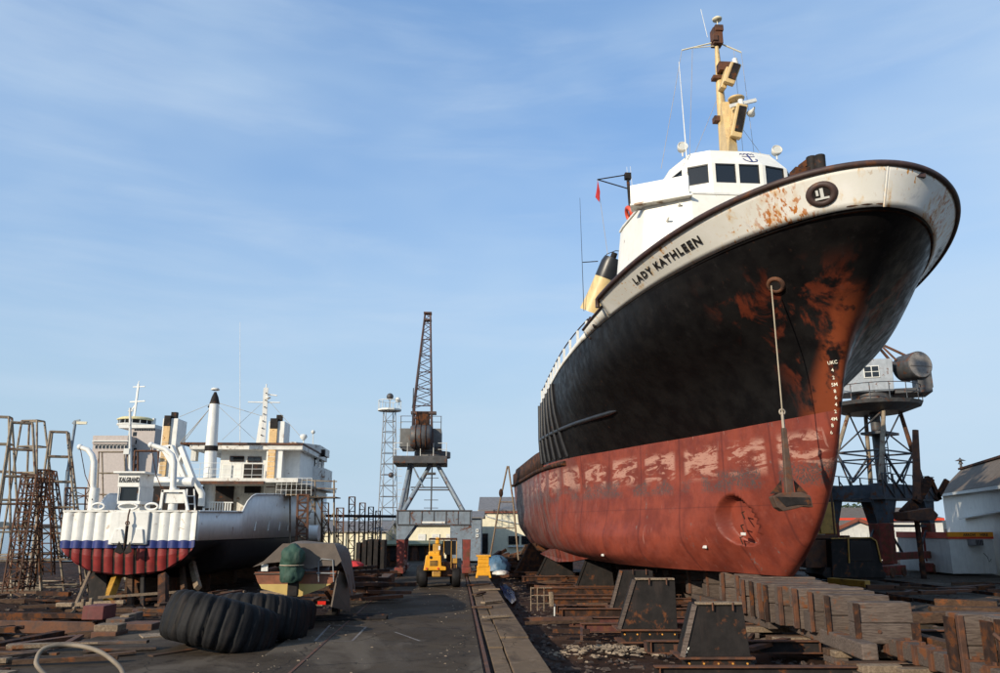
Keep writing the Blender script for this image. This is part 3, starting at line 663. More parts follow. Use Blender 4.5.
# searchlights
for (x, y) in ((-1.95, 6.9), (1.75, 6.9)):
    b = MB(); b.tube((x, y, 16.4), (x, y, 16.58), .03); b.lathe([(.001, .16), (.15, .14), (.2, -.02), (.2, -.12), (.18, -.12), (.16, -.03), (.001, .0)], 16, 0, Matrix.Translation((x, y, 16.76)) @ Matrix.Rotation(R(-105), 4, 'X')); sl_ = part('searchlight', b, m_whiteold, ship)
    part('lens', MB().lathe([(.001, -.09), (.17, -.09)], 16, 0, Matrix.Translation((x, y, 16.76)) @ Matrix.Rotation(R(-105), 4, 'X')), m_lamp, sl_)
# mast
mz = ZH
mx, my = -.12, 7.35
def MZ(py): return ZH(py, 27.6)
mast = part('mast', MB().path([(mx, my, 16.3), (mx, my, MZ(100)), (mx, my, MZ(60)), (mx, my, MZ(45))], [.20, .17, .11, .08], 10), m_buff, ship)
mb = MB(); mb.add([(mx - .22, my - .9, 16.35), (mx + .25, my - .7, 16.35), (mx + .25, my, 16.35), (mx - .22, my, 16.35), (mx - .1, my - .25, MZ(104)), (mx + .3, my - .35, MZ(104)), (mx + .3, my, MZ(104)), (mx - .1, my, MZ(104))], [(0, 1, 5, 4), (1, 2, 6, 5), (2, 3, 7, 6), (3, 0, 4, 7), (4, 5, 6, 7)]); part('mast_housing', mb, m_buff, mast)
for (pa, pb, xo) in ((147, 116, .20), (94, 76, .10)):      # forward lamp housings with dark fronts
    z0, z1_ = MZ(pa), MZ(pb); A = Vector((mx + xo - .05, my - .75, z0 + .05)); B = Vector((mx + xo + .22, my - .95, z1_))
    mb = MB(); mb.bar(A, B, .42, .34, 0, (0, -1, .2)); mb.bar(A + Vector((-.1, .45, 0)), B + Vector((-.15, .45, .05)), .22, .6, 0, (0, -1, .2)); part('lamp_housing', mb, m_buff, mast, bevel=.03)
    mb = MB(); off = Vector((0.02, -.19, .02)); mb.bar(A.lerp(B, .12) + off, A.lerp(B, .88) + off, .27, .06, 0, (0, -1, .2)); part('housing_mouth', mb, m_blackmat, mast)
    mb = MB(); mb.tube(B + Vector((0, .05, 0)), B + Vector((0, .05, .12)), .13, .13, 12); mb.tube(B + Vector((0, .05, .12)), B + Vector((0, .05, .26)), .1, .1, 12); part('mast_lamp', mb, m_white, mast)
part('light_platform', MB().lathe([(.001, -.02), (.3, 0), (.32, .06), (.001, .05)], 16, 0, Matrix.Translation((mx + .38, my - .6, MZ(106)))), m_buff, mast)
part('radar_scanner', MB().bar((mx - .05, my - 1.0, MZ(118)), (mx + 1.05, my - .85, MZ(109)), .1, .13).tube((mx + .5, my - .9, MZ(124)), (mx + .5, my - .9, MZ(114)), .08), m_white, mast)
part('loudhailer', MB().lathe([(.03, .25), (.06, .1), (.17, -.12), (.15, -.12), (.02, .05)], 14, 0, Matrix.Translation((mx + .75, my - 1.1, MZ(124))) @ Matrix.Rotation(R(80), 4, 'X')), m_white, mast)
part('mast_bracket', MB().box(mx - .35, mx - .05, my - .15, my + .15, MZ(121), MZ(116)), m_rust, mast)
part('mast_bracket', MB().box(mx - .3, mx + .1, my - .2, my + .1, MZ(79), MZ(76)), m_rust, mast)
part('mast_bracket', MB().box(mx - .12, mx + .42, my - .45, my - .1, MZ(74), MZ(66)), m_rust, mast)
part('junction_box', MB().box(mx - .18, mx + .22, my - .2, my + .2, MZ(44), MZ(28)).box(mx - .1, mx + .25, my - .25, my, MZ(32), MZ(26)).box(mx - .22, mx + .0, my - .25, my, MZ(42), MZ(36)), m_rust, mast, bevel=.03)
part('dome_aerial', MB().tube((mx + .1, my, MZ(28)), (mx + .1, my, MZ(18)), .02).lathe([(.001, .1), (.1, .08), (.2, 0), (.18, -.06), (.001, -.1)], 16, 0, Matrix.Translation((mx + .1, my, MZ(17)))), m_cream, mast)
mb = MB(); yl = (mx - 1.45, my, MZ(50)); yr = (mx + 1.0, my, MZ(49.5)); mb.tube((mx, my, MZ(40)), yl, .03); mb.tube((mx, my, MZ(44)), (yl[0] + .5, my, yl[2] + .13), .02); mb.tube((mx, my, MZ(40)), yr, .03); part('yard_arm', mb, m_cream, mast)
part('whip_aerial', MB().tube((mx - .35, my, MZ(36)), (mx - .55, my, MZ(8)), .012), m_white, mast)
mb = MB()
for a_, b_ in ((yl, (-2.6, 7.6, 16.2)), ((mx - 1.0, my, MZ(46)), (-1.2, 8.5, 16.4)), (yr, (1.6, 8.5, 16.4)), ((mx + .7, my, MZ(47)), (.9, 8, 16.4)), ((mx, my, MZ(90)), (-1.2, 9.5, 16.4)), ((mx + .2, my, MZ(105)), (1.5, 7.2, 16.4))): mb.tube(a_, b_, .008, None, 4)
part('halyard', mb, m_rope, ship)
part('whip_aerial', MB().tube(SMI_(687, 161, 26.8), SMI_(679, 62, 26.8), .026, .012), m_white, ship)
for xo in (-3.35, -3.2): part('whip_aerial', MB().tube((xo, 9.4, 14.1), (xo - .15, 9.4, 17.8 + xo * .2), .02, .008), m_wallw, ship)
part('ventilator', MB().tube((-3.35, 7.6, 14.1), (-3.35, 7.6, 14.75), .06).sphere((-3.35, 7.6, 14.85), .12, 8), m_white, ship)
# signal post with lantern and arm, flag
sp = part('signal_post', MB().tube((-3.7, 8.2, 14.1), (-3.78, 8.2, 16.05), .07, .06, 8).box(-3.9, -3.66, 8.1, 8.3, 16.0, 16.25).tube((-3.78, 8.2, 16.2), (-5.0, 8.2, 15.95), .025).tube((-3.78, 8.2, 15.6), (-5.0, 8.2, 15.95), .025), m_blackmat, ship)
part('flag', MB().add([(-4.99, 8.2, 15.9), (-4.9, 8.25, 15.45), (-4.95, 8.2, 15.0), (-5.1, 8.2, 15.2), (-5.02, 8.22, 15.6)], [(0, 1, 2, 3, 4)]), m_bflag, sp).modifiers.new('thickness', 'SOLIDIFY').thickness = .02
part('halyard', MB().tube((-5.0, 8.2, 15.95), (-4.6, 8.6, 13.0), .008, None, 4), m_rope, ship)
LB = SMI_(629.5, 214.5, 28.2)
part('lifebuoy', MB().lathe([(.28 + .08 * math.cos(a_), .08 * math.sin(a_)) for a_ in [2 * math.pi * i / 8 for i in range(9)]], 18, 0, Matrix.Translation(LB) @ Matrix.Rotation(R(-14), 4, 'Y') @ Matrix.Rotation(R(86), 4, 'Y') @ Matrix.Rotation(R(0), 4, 'X')), paint('orange_lifebuoy', (.62, .07, .03), .5), ship)
part('horn_fitting', MB().tube((-3.1, 5.6, 13.2), (-3.1, 5.35, 13.25), .04), m_whiteold, ship)
part('horn_fitting', MB().tube((-2.7, 5.5, 13.7), (-2.7, 5.25, 13.75), .04), m_whiteold, ship)
# funnel pair
for sd in (1, -1):
    fa = SMI_(613, 258, 34.8); fb = SMI_(603, 284, 35.2); FP = lambda k: Vector((fa.x * sd + (fb.x - fa.x) * sd * k, fa.y + (fb.y - fa.y) * k, fa.z + (fb.z - fa.z) * k))
    fx = fa.x * sd; f_ = part('funnel', MB().path([FP(2.1), FP(1.45), FP(.78)], [.62, .54, .50], 18), m_funbuff, ship)
    part('funnel_top', MB().path([FP(.78), FP(.2), FP(0)], [.505, .48, .40], 18), m_black, f_)
    part('exhaust_pipe', MB().tube(FP(.05), FP(-.2), .14, .14, 10), m_blackmat, f_)
    part('guard_hoop', MB().path([FP(.2) + Vector((-.5, 0, 0)), FP(-.15) + Vector((-.35, 0, 0)), FP(-.28), FP(-.25) + Vector((.5, 0, 0)), FP(-.2) + Vector((1.1, 0, 0))], .02), m_blackmat, f_)
part('whip_aerial', MB().tube((-4.4, 15, 12.5), (-4.45, 15, 18.2), .018, .008), m_blackmat, ship)
part('aerial_bracket', MB().tube((-4.4, 15, 14.9), (-3.7, 14.8, 14.9), .025), m_blackmat, ship)
# aft casing, boat frame, rails and freeing posts along the deck edge
part('engine_casing', MB().box(-2.6, 2.6, 9.3, 20.5, 9.0, 11.6), mhouse, ship, bevel=.05)
for sd in (1, -1):
    u = 9.6
    while u < 21.2:
        v = Hup(math.sqrt((u + 2.32) / 23.62), 3)[0]; x = -(v - .06) * sd; z = zk(u)
        part('rail_post', MB().box(x - .04, x + .04, u - .10, u + .10, z - .02, z + .72), m_white, ship); u += 1.3 if u < 14 else .9
    pts = lambda h: [(-(Hup(math.sqrt((u + 2.32) / 23.62), 3)[0] - .06) * sd, u, zk(u) + h) for u in np.linspace(9.4, 21.2, 12)]
    part('hand_rail', MB().path(pts(.74), .03, 6), mcap if sd > 0 else m_white, ship)
    a = pts(.0)[0]; part('boat_davit', MB().path([(a[0], 8.0, 9.9), (a[0], 8.9, 10.5), (a[0], 9.9, 10.35), (a[0], 10.6, 9.4)], .06, 8).path([(a[0], 9.0, 9.7), (a[0], 9.6, 10.2), (a[0], 10.0, 9.7)], .04, 6), m_blackmat, ship)
# windlass and bitts seen over the bow rail
SMI = ship_M.inverted()
def sl(px, py, Y): return SMI @ W(px, py, Y)
a, b = sl(811.5, 172, 20.2), sl(811.5, 157.5, 20.2); a2, b2 = sl(819.5, 172, 20.0), sl(819.5, 156, 20.0)
wd = part('windlass', MB().tube((a2.x, a2.y, 10.2), b2, .15, .15, 12), m_blackmat, ship); part('windlass_drum', MB().tube((a.x, a.y, 10.2), b, .15, .15, 12), m_blackmat, wd)
part('windlass_arm', MB().bar(sl(800, 168, 20.3), sl(812, 159, 20.2), .12, .16).box(a.x - .5, a.x, a.y - .1, a.y + .3, 10.2, a.z + .1), m_rustd, wd)
part('bow_roller', MB().tube((.75, -2.2, 11.3), (.75, -2.2, 11.52), .07, .07, 8).box(.3, 1.1, -2.5, -2.1, 11.22, 11.34), mcap, ship)
# ================================================================ THE SMALL SHIP WITH THE RIBBED STERN (left)
LS = Vector((-15.25, 33.0, 0)); LM = Matrix.Translation(LS) @ Matrix.Rotation(FA, 4, 'Z'); LI = LM.inverted()
def q(px, py, yl): return LI @ W(px, py, 33.0 + yl)
small = thing('ribbed_stern_ship', 'small white ship with ribbed white, blue and red stern, twin funnels and bent pipe vents', 'ship', LS, FA)
def zb(x): return .80 + 1.15 * min(1, abs(x) / 2.72) ** 3.2
def rib(x): return .085 * abs(math.sin(math.pi * (x + 2.7) / .43)) ** .9
def band(z0f, z1f, m0, m1, nm, lab=None, nz_=3):
    mb = MB(); nx = 156; vs = []
    for j in range(nz_ + 1):
        for i in range(nx + 1):
            x = -2.7 + 5.4 * i / nx; a = z0f(x); b = z1f(x); z = a + (b - a) * j / nz_; vs.append((x, -rib(x) - (.02 if m1 is None else -.05) + max(0, 1.6 - z) * .25, z))
    for j in range(nz_):
        for i in range(nx):
            x = -2.7 + 5.4 * (i + .5) / nx
            if z1f(x) - z0f(x) < .01: continue
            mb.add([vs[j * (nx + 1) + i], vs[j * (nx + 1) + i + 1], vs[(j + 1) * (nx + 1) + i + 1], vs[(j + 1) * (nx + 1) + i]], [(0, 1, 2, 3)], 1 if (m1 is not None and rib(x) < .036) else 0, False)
    o = part(nm, mb, [m0, m1] if m1 is not None else m0, small, lab)
    return o
scal = lambda x: 2.14 + rib(x) * .45
band(lambda x: scal(x), lambda x: 3.3, m_white, None, 'stern_plate', 'ribbed white stern plating')
band(lambda x: max(zb(x), 1.86), lambda x: max(zb(x), scal(x) - .002), m_blue, None, 'blue_band')
band(lambda x: zb(x), lambda x: max(zb(x), 1.858), m_sred, m_blackmat, 'red_band', 'dark red ribs under the blue band')  # troughs coloured black to put in the shadow stripes between the ribs
def hw_(y): return pch([-.1, 5, 10, 16, 24, 31, 37], [2.72, 3.4, 3.95, 4.1, 4.0, 2.6, .05], y)
mb = MB(); ys = [i * .5 for i in range(75)]; vs = []
prof = [(0.0, .55), (.55, .60), (.86, .95), (.98, 1.5), (1.0, 2.15)]
for sd in (1, -1):
    vs = [(hw_(y) * f * sd, y, z if y < 1 else z - .05) for y in ys for f, z in prof]; n = 5
    vs = [(x, y, max(z, zb(x) if y < 3 else 0)) for x, y, z in vs]
    mb.add(vs, [(j * n + i, (j + 1) * n + i, (j + 1) * n + i + 1, j * n + i + 1)[::sd] for j in range(74) for i in range(4)], 0, True)
part('hull_bottom', mb, m_black, small)
def sheer(y): return 3.3 + .06 * y / 4.6 if y < 4.6 else (3.36 + .82 * min(1, (y - 4.6) / 1.2) ** .5 + (y - 4.6) * .038)
mb = MB(); ys = [i * .25 for i in range(148)]
for sd in (1, -1): mb.add([(hw_(y) * sd, y, z) for y in ys for z in (2.15, sheer(y))], [(2*j, 2*j+2, 2*j+3, 2*j+1)[::sd] for j in range(147)], 0, True)
o = part('hull_side', mb, m_white, small); o.modifiers.new('thickness', 'SOLIDIFY').thickness = .06
mb = MB()
for sd in (1, -1): mb.path([(hw_(y) * sd, y, sheer(y) + .03) for y in ys[::2]], .045, 6)
part('capping_rail', mb, m_whiteold, small)
mb = MB(); mb.box(-2.7, 2.7, -.12, .1, 3.3, 3.37); mb.add([(-hw_(y), y, 3.15) for y in ys[::4]] + [(hw_(y), y, 3.15) for y in ys[::4]], [(j, j + 1, 38 + j - 1 + 0, 37 + j - 0)[::1] if False else (j, 37 + j, 38 + j, j + 1) for j in range(36)])
part('deck', mb, m_whiteold, small)
part('anchor_panel', MB().box(-.72, .80, -.215, -.02, 2.0, 3.3), m_white, small, bevel=.02)
for (x0, x1, xt) in ((-.62, -.05, -.35), (.25, .72, .5)): part('fluke_guard', MB().prism([(x0, 2.05), (x1, 2.05), (xt + .12, 2.62), (xt - .12, 2.62)], .215, .30, 0, Matrix.Rotation(R(90), 4, 'X')), m_white, small, bevel=.02)
an = thing('stern_anchor', 'black anchor hanging from its chain down the middle of the ribbed stern', 'anchor', LM @ Vector((.05, -.42, 0)), FA)
part('shank', MB().bar((0, 0, 1.75), (0, 0, 2.75), .09, .09), m_blackmat, an)
part('chain', MB().path([(0, .1, 3.4), (0, 0, 3.15), (0, 0, 2.8)], .035).lathe([(.07, -.03), (.1, 0), (.07, .03), (.05, 0), (.07, -.03)], 10, 0, Matrix.Translation((0, 0, 2.85)) @ Matrix.Rotation(R(90), 4, 'X')), m_rust, an)
for sd in (-1, 1): part('fluke', MB().add([(0, -.05, 1.7), (sd * .12, -.05, 1.62), (sd * .34, -.12, 1.72), (sd * .22, -.08, 2.15), (0, .05, 1.75)], [(0, 1, 2), (0, 2, 3), (0, 3, 4), (1, 4, 3, 2), (0, 4, 1)]), m_blackmat, an)
# bent pipe vents
for (pxb, pxt, pyt, lab) in ((92, 80, 447, 'left'), (172, 151, 445, 'right')):
    a = q(pxb, 512, .8); b = q(pxb + 2, 462, .8); c = q(pxt, pyt, .8); top = q(pxb - 1, 451, .8)
    p_ = part('pipe_vent', MB().path([a, a.lerp(b, .55), b, b.lerp(top, .6) , top.lerp(c, .3), c], [.17, .13, .13, .12, .11, .10], 12), m_white, small)
    part('vent_base', MB().tube(a - Vector((0, 0, .2)), a + Vector((0, 0, 1.0)), .2, .2, 12), m_white, p_)
    part('vent_cap', MB().sphere(c, .13, 8), m_white, p_); part('hanging_rope', MB().path([c, q(pxt + 5, 475, .7), q(pxt + 12, 492, .7), q(pxb, 500, .6)], .018, 5), m_rustd, p_)
def rb(name, x0, x1, y0, y1, yl, dep, mat, parent=None, bevel=.0, lab=None):
    a = q(x0, y1, yl); b = q(x1, y0, yl); return part(name, MB().box(a.x, b.x, yl, yl + dep, min(a.z, b.z), max(a.z, b.z)), mat, parent or small, lab, bevel)
# control cabin with the name board
cb = rb('cabin', 118, 141, 473, 487, 1.4, 1.6, m_white, bevel=.02); rb('cabin_roof', 114, 145, 471.3, 473, 1.2, 2.0, m_white, cb)
rb('cabin_sill', 117.5, 140, 501, 504, 1.4, 1.6, m_white, cb)
for xs in ((117.5, 120), (137.5, 140)): rb('cabin_post', xs[0], xs[1], 487, 501, 1.4, .12, m_white, cb)
rb('cabin_side', 139, 141, 487, 504, 1.5, 1.5, m_wallw, cb); rb('cabin_base', 120, 140, 504, 512, 1.7, 1.2, m_whiteold, cb)
rb('cabin_window', 120, 137.5, 487, 501, 1.55, .05, m_glass, cb); rb('name_board', 118.5, 140, 476, 482, 1.36, .03, m_white, cb)
nb = q(129.3, 480, 1.30); Mn = Matrix(((1, 0, 0), (0, 0, -1), (0, 1, 0))).to_4x4(); Mn.translation = nb + Vector((0, 0, .02))
flattext('ship_name', 'KALGRAND', m_ink, small, Mn, .27, .86, 1.05, .05)
for xc in (101, 130, 153): # oval mooring leads on the rail
    c = q(xc, 508, .2); w_ = .25 if xc != 130 else .38
    part('mooring_lead', MB().path([(c.x + w_ * math.cos(a), .0, 3.52 + .13 * math.sin(a)) for a in [2 * math.pi * i / 14 for i in range(15)]], .05, 6), m_white, small)
# winch frame right of the cabin
wf = part('winch_frame', MB().bar(q(160, 511, .5), q(163, 490, .5), .1, .1).bar(q(188, 511, .5), q(184, 490, .5), .12, .1).bar(q(162, 491, .5), q(185, 491, .5), .1, .1), m_white, small)
rb('winch_plate', 164, 184, 493, 503, .5, .06, m_white, wf); rb('winch_drum', 172, 184, 504, 509, .9, .6, m_rust, wf)
part('deck_ladder', MB().bar(q(195, 512, 1), q(194, 489, 1), .05, .05).bar(q(186, 512, 1), q(187, 489, 1), .05, .05).bar(q(187, 496, 1), q(194, 496, 1), .04, .04).bar(q(187, 504, 1), q(194, 504, 1), .04, .04), m_white, small)
# A-frame jib aft
for a, b in (((171, 446), (187, 484)), ((158, 449), (172, 447)), ((181, 447), (194, 481)), ((165, 450), (181, 478))): part('jib_plate', MB().bar(q(*a, 5), q(*b, 5), .34, .22), m_white, small, bevel=.02)
part('jib_cross', MB().bar(q(182, 455, 5), q(176, 470, 5), .3, .1), m_white, small)
part('jib_boom', MB().tube(q(146, 481, 4), q(193, 482, 4), .22, .22, 12), m_white, small); part('boom_rust', MB().tube(q(146, 484, 4.2), q(186, 486, 4.2), .08), m_rust, small)
part('exhaust_hose', MB().path([q(188, 476, 6), q(197, 484, 6), q(202, 494, 6), q(201, 506, 6)], .16, 10), m_wallw, small)
part('mast_lamp_pole', MB().tube(q(130, 473, 2), q(130, 408, 2), .07, .05, 8).box(*(lambda c: (c.x - .12, c.x + .12, c.y - .1, c.y + .1, c.z - .1, c.z + .15))(q(127, 452, 2))).tube(q(128, 411, 2), q(133, 411, 2), .03), m_wallw, small)
rb('deck_shade_block', 141, 186, 484, 511, 7, 3, m_blackmat, lab='solid black block standing in for shade in the open space under the boat deck')  # black box stands in for the shade of the open deck space
# twin funnels
for (x0, x1, x2, yt, yb) in ((159, 172.5, 179, 417, 489), (265, 277.5, 283, 419, 494)):
    a = q(x0, yb, 12.6); b = q(x1, yt, 12.6); c = q(x2, yt, 12.6); z0 = 3.2; z1 = b.z
    f_ = part('funnel', MB().box(a.x - .12, b.x + .4, 12.65, 14.2, z0, z1 - .1), m_white, small, 'white funnel casing with a rust streaked buff face', .03)
    part('funnel_face', MB().box(a.x, b.x, 12.52, 12.66, z0 + 2, z1 - .55), paint('rusty_buff_face', (.66, .44, .20), .6, .15, .35, 3, .5, rustcol=(.45, .2, .05)), f_)
    part('funnel_top', MB().box(a.x, b.x, 12.50, 12.66, z1 - .56, z1 + .05).box(a.x + .3, a.x + .62, 12.7, 13.0, z1 - .2, z1 + .28), m_blackmat, f_)
    for k in range(9): zz = z0 + 2.1 + k * .27; part('panel_seam', MB().box(a.x, b.x, 12.50, 12.53, zz, zz + .02), m_whiteold, f_)
# main white post with black truck
mp_ = part('derrick_post', MB().path([q(208, 508, 10.5), q(211, 450, 10.5), q(214.5, 403, 10.5)], [.34, .32, .26], 14), m_white, small)
part('post_head', MB().path([q(214.5, 404, 10.5), q(215, 397, 10.5), q(215.3, 392, 10.5)], [.28, .18, .06], 12).tube(q(209, 408, 10.5), q(215, 402, 10.5), .12), m_blackmat, mp_)
part('dome_aerial', MB().lathe([(.001, .09), (.18, .08), (.25, 0), (.2, -.05), (.001, -.06)], 14, 0, Matrix.Translation(q(215.3, 389.5, 10.5))), m_white, mp_)
part('post_band', MB().tube(q(211, 451, 10.5), q(211.4, 446, 10.5), .36, .36, 14).tube(q(208.8, 482, 10.5), q(209, 478, 10.5), .37, .37, 14), m_blackmat, mp_)
# tapered signal mast forward
ta_, tb_ = q(259, 446, 18), q(266, 388, 18); sm_ = part('signal_mast', MB().bar(ta_ + Vector((.25, 0, 0)), tb_, .28, .3).bar(ta_ - Vector((.05, 0, 0)), tb_.lerp(ta_, .5), .30, .28), m_white, small)
part('mast_yard', MB().tube(q(248, 402, 18), q(280, 402.5, 18), .04).tube(q(264, 394, 18), q(277, 395.5, 18), .05).tube(q(266, 388, 18), q(266.5, 384, 18), .04), m_white, sm_)
for k in range(7):
    p = tb_.lerp(ta_, .1 + k * .12) + Vector((.12, -.2, 0)); part('mast_step', MB().box(p.x - .05, p.x + .05, p.y - .04, p.y, p.z - .03, p.z + .03), m_blackmat, sm_)
part('mast_radar', MB().lathe([(.001, .1), (.16, .08), (.18, 0), (.001, -.1)], 12, 0, Matrix.Translation(q(268, 398, 17.8))), m_white, sm_)
part('whip_aerial', MB().tube(q(240, 443, 14), q(240, 322, 14), .022, .010), m_white, small)
mb = []
for a, b, w_ in (((215, 402), (179, 417), .012), ((215, 402), (262, 416), .012), ((213, 405), (180, 443), .02), ((210, 408), (183, 443), .02), ((217, 405), (255, 440), .01), ((262, 403), (222, 440), .01), ((270, 402), (300, 436), .01)):
    part('stay_wire', MB().tube(q(*a, 12), q(*b, 12), w_, None, 4), m_rope, small)
# boat deck, after bulkhead, bridge
rb('boat_deck', 184, 297, 478, 482, 9.5, 14, m_whiteold, lab='rust edged boat deck'); rb('deck_edge', 184, 263, 481, 484, 9.3, .2, m_rust)
rb('after_bulkhead', 222, 263, 484, 512, 14, .2, m_whiteold); rb('doorway', 205, 234, 484, 512, 13.8, .15, m_blackmat); rb('doorway', 244, 260, 485, 493, 13.8, .15, m_blackmat)
hb = rb('bridge_house', 219, 300, 450, 479, 13.5, 7, m_white, bevel=.03); rb('roof', 190, 302, 444.5, 449.5, 12.5, 9, m_whiteold, hb, .03); rb('roof_edge', 181, 302, 442.5, 444.5, 12.4, 9, m_rust, hb)
rb('roof_vent', 191, 197, 449, 461, 13, .5, m_wallw, hb)
for (a, b, c, d) in ((229.5, 244, 456, 461.5), (247, 261, 456.5, 462)): f_ = rb('window', a, b, c, d, 13.42, .05, m_rust, hb); rb('pane', a + .6, b - .6, c + .8, d - .6, 13.38, .03, m_glass, f_)
for (a, b, c, d) in ((222, 232, 465, 478), (243, 262, 464, 478)): rb('doorway', a, b, c, d, 13.42, .05, m_wallw if a < 240 else m_blackmat, hb)
# raised wheelhouse on the starboard side, seen past the right funnel
wx0, wx1 = q(283, 450, 17).x, q(315, 450, 17).x + .0; zt_, zs_, zb_ = q(300, 443, 17).z, q(300, 451, 17).z, q(300, 465, 17).z; zd_ = q(300, 496, 17).z
wl = part('wheelhouse', MB().prism([(wx0, 16.4), (wx1 - 1.2, 16.4), (wx1, 18.2), (wx1, 22), (wx0, 22)], zd_, zb_).prism([(wx0, 16.2), (wx1 - 1.1, 16.2), (wx1 + .1, 18.1), (wx1 + .1, 22), (wx0, 22)], zs_, zt_), m_whiteold, small, bevel=.02)
part('cabin_core', MB().prism([(wx0, 16.6), (wx1 - 1.3, 16.6), (wx1 - .2, 18.3), (wx1 - .2, 21.8), (wx0, 21.8)], zb_, zs_), m_glass, wl)
for p in ((wx0 + .2, 16.42), (wx0 + 1.0, 16.42), (wx1 - 1.25, 16.45), (wx1 - .06, 18.2), (wx1 - .7, 17.3), (wx1 - .06, 20)): part('window_post', MB().box(p[0] - .06, p[0] + .06, p[1], p[1] + .12, zb_, zs_), m_white, wl)
part('wing_screen', MB().prism([(wx1 - 1.2, 16.38), (wx1 + .35, 19.0), (wx1 + .35, 22), (wx1 + .28, 22), (wx1 + .28, 19.0)], zd_ + .6, zb_ - .05), m_whiteold, wl)
part('floodlight', MB().box(*(lambda c: (c.x - .2, c.x + .2, c.y - .2, c.y + .2, c.z - .2, c.z + .15))(q(322, 452, 19))).bar(q(316, 456, 19), q(325, 456, 19), .1, .1), m_blackmat, wl)
part('roof_scanner', MB().lathe([(.001, .2), (.2, .15), (.25, 0), (.1, -.2)], 10, 0, Matrix.Translation(q(303.5, 437, 18))).tube(q(303.5, 445, 18), q(303.5, 440, 18), .04), m_wallw, wl)
part('roof_aerial', MB().tube(q(313, 446, 18), q(313, 431, 18), .03).sphere(q(313, 432, 18), .14, 6), m_wallw, wl)
# railings
for (pts, yl) in (([(190, 463), (263, 463)], 9.8), ([(277, 478), (312, 478)], 9.8)):
    a = q(pts[0][0], pts[0][1], yl); b = q(pts[1][0], pts[1][1], yl); mb = MB(); n = 7
    for i in range(n + 1):
        p = a.lerp(b, i / n); part('rail_post', MB().tube(p, p - Vector((0, 0, .95)), .015, None, 5), m_wallw, small)
    for h in (0, .32, .64): part('hand_rail', MB().tube(a - Vector((0, 0, h)), b - Vector((0, 0, h)), .013, None, 5), m_wallw, small)
for i in range(9):
    p = q(209 + i * 2.6, 512, 8.6); part('rail_post', MB().box(p.x - .03, p.x + .03, p.y, p.y + .04, 3.2, 3.95), m_wallw, small)
part('hand_rail', MB().bar(q(207, 502, 8.6), q(233, 502.5, 8.6), .06, .05), m_wallw, small)
for i in range(6): p = q(200 + i * 14, 520, 6 + i * 1.8); part('fender_chafe', MB().bar((hw_(6 + i * 1.8) + .06, 6 + i * 1.8, 2.5), (hw_(6 + i * 1.8) + .06, 6.2 + i * 1.8, 2.95), .05, .05), m_whiteold, small)
# shores and cradle under the ship
def plank_thing(lab, a, b, w, h, mat=None, group=None, cat='plank', name='plank', up=(0, 0, 1)):
    a = Vector(a); b = Vector(b); c = (a + b) / 2; mb = MB().bar(a - c, b - c, w, h, 0, up); o = link(name, mb.mesh(name, mat or m_plank)); o.location = c; bv(o, .012, 1); return tag(o, lab, cat, group)
shr = 'timber shores under the ribbed stern ship'
plank_thing('long pale plank leaning against the left underside of the ribbed stern', W(72, 614, 29.5), W(91, 570, 33.5), .22, .09, m_plank, shr, 'shore', 'timber_shore', (0, -1, 0))
plank_thing('yellow stained timber shore slanting under the middle of the ribbed stern', W(108, 600, 32), W(121, 566, 34.5), .3, .3, m_ochre, shr, 'shore', 'timber_shore', (0, -1, 0))
plank_thing('thin brown post standing under the ribbed stern right of the yellow shore', W(130, 612, 33), W(131, 571, 33.6), .22, .2, m_timbb, shr, 'shore', 'timber_shore', (0, -1, 0))
plank_thing('black steel post under the right half of the ribbed stern', W(142.5, 612, 33), W(143, 569, 33.5), .16, .16, m_blackmat, shr, 'shore', 'timber_shore', (0, -1, 0))
plank_thing('thick black cradle post under the left part of the ribbed stern', W(101, 604, 33.8), W(101, 566, 34), .75, .6, m_blackmat, shr, 'shore', 'timber_shore', (0, -1, 0))
plank_thing('pale weathered shore under the ship beside the first black tyre', W(198, 588, 34), W(190, 556, 36), .24, .24, m_plank, shr, 'shore', 'timber_shore', (0, -1, 0))
plank_thing('second thinner shore just left of the pale one above the black tyre', W(184, 590, 34), W(181, 556, 36), .2, .2, m_timbb, shr, 'shore', 'timber_shore', (0, -1, 0))
plank_thing('thick dark square post directly left of the giant tyres', W(163, 618, 30), W(163.5, 575, 31), .3, .3, m_rustd, shr, 'shore', 'timber_shore', (0, -1, 0))
for i in range(6):
    k = part('keel_block', MB().box(-1.0, 1.0, -.35, .35, -.5, .55), m_timbb, small, bevel=.03); k.location = (0, 3 + i * 5, 0)
# ================================================================ lattice things
def lattice(name, label, cat, base, top, nseg, r, mat, group=None, rung='rung', brace=True, square=False, seed=0):
    """four legs between a base quad and a top quad (world points), rungs and diagonals"""
    c = sum(base, Vector()) / 4; t = thing(name, label, cat, c, 0, group); B = [p - c for p in base]; T = [p - c for p in top]
    def seg(a, b, rr, nm): part(nm, MB().bar(a, b, 2 * rr, 2 * rr, 0, (0, -1, .1)) if square else MB().tube(a, b, rr, None, 5), mat, t)
    for i in range(4): seg(B[i], T[i], r, 'leg')
    for k in range(nseg + 1):
        f = (k + .35) / (nseg + .35) if k < nseg else 1
        P = [B[i].lerp(T[i], f) for i in range(4)]
        for i in range(4): seg(P[i], P[(i + 1) % 4], r * .75, rung)
        if brace and k < nseg:
            f2 = min((k + 1.35) / (nseg + .35), 1); Q = [B[i].lerp(T[i], f2) for i in range(4)]
            for i in (0, 2) if k % 2 else (1, 3): pass
            for i in (0, 1, 3):
                j = (i + 1) % 4; a_, b_ = (P[i], Q[j]) if (k + i) % 2 else (P[j], Q[i]); seg(a_, b_, r * .6, 'brace')
    return t
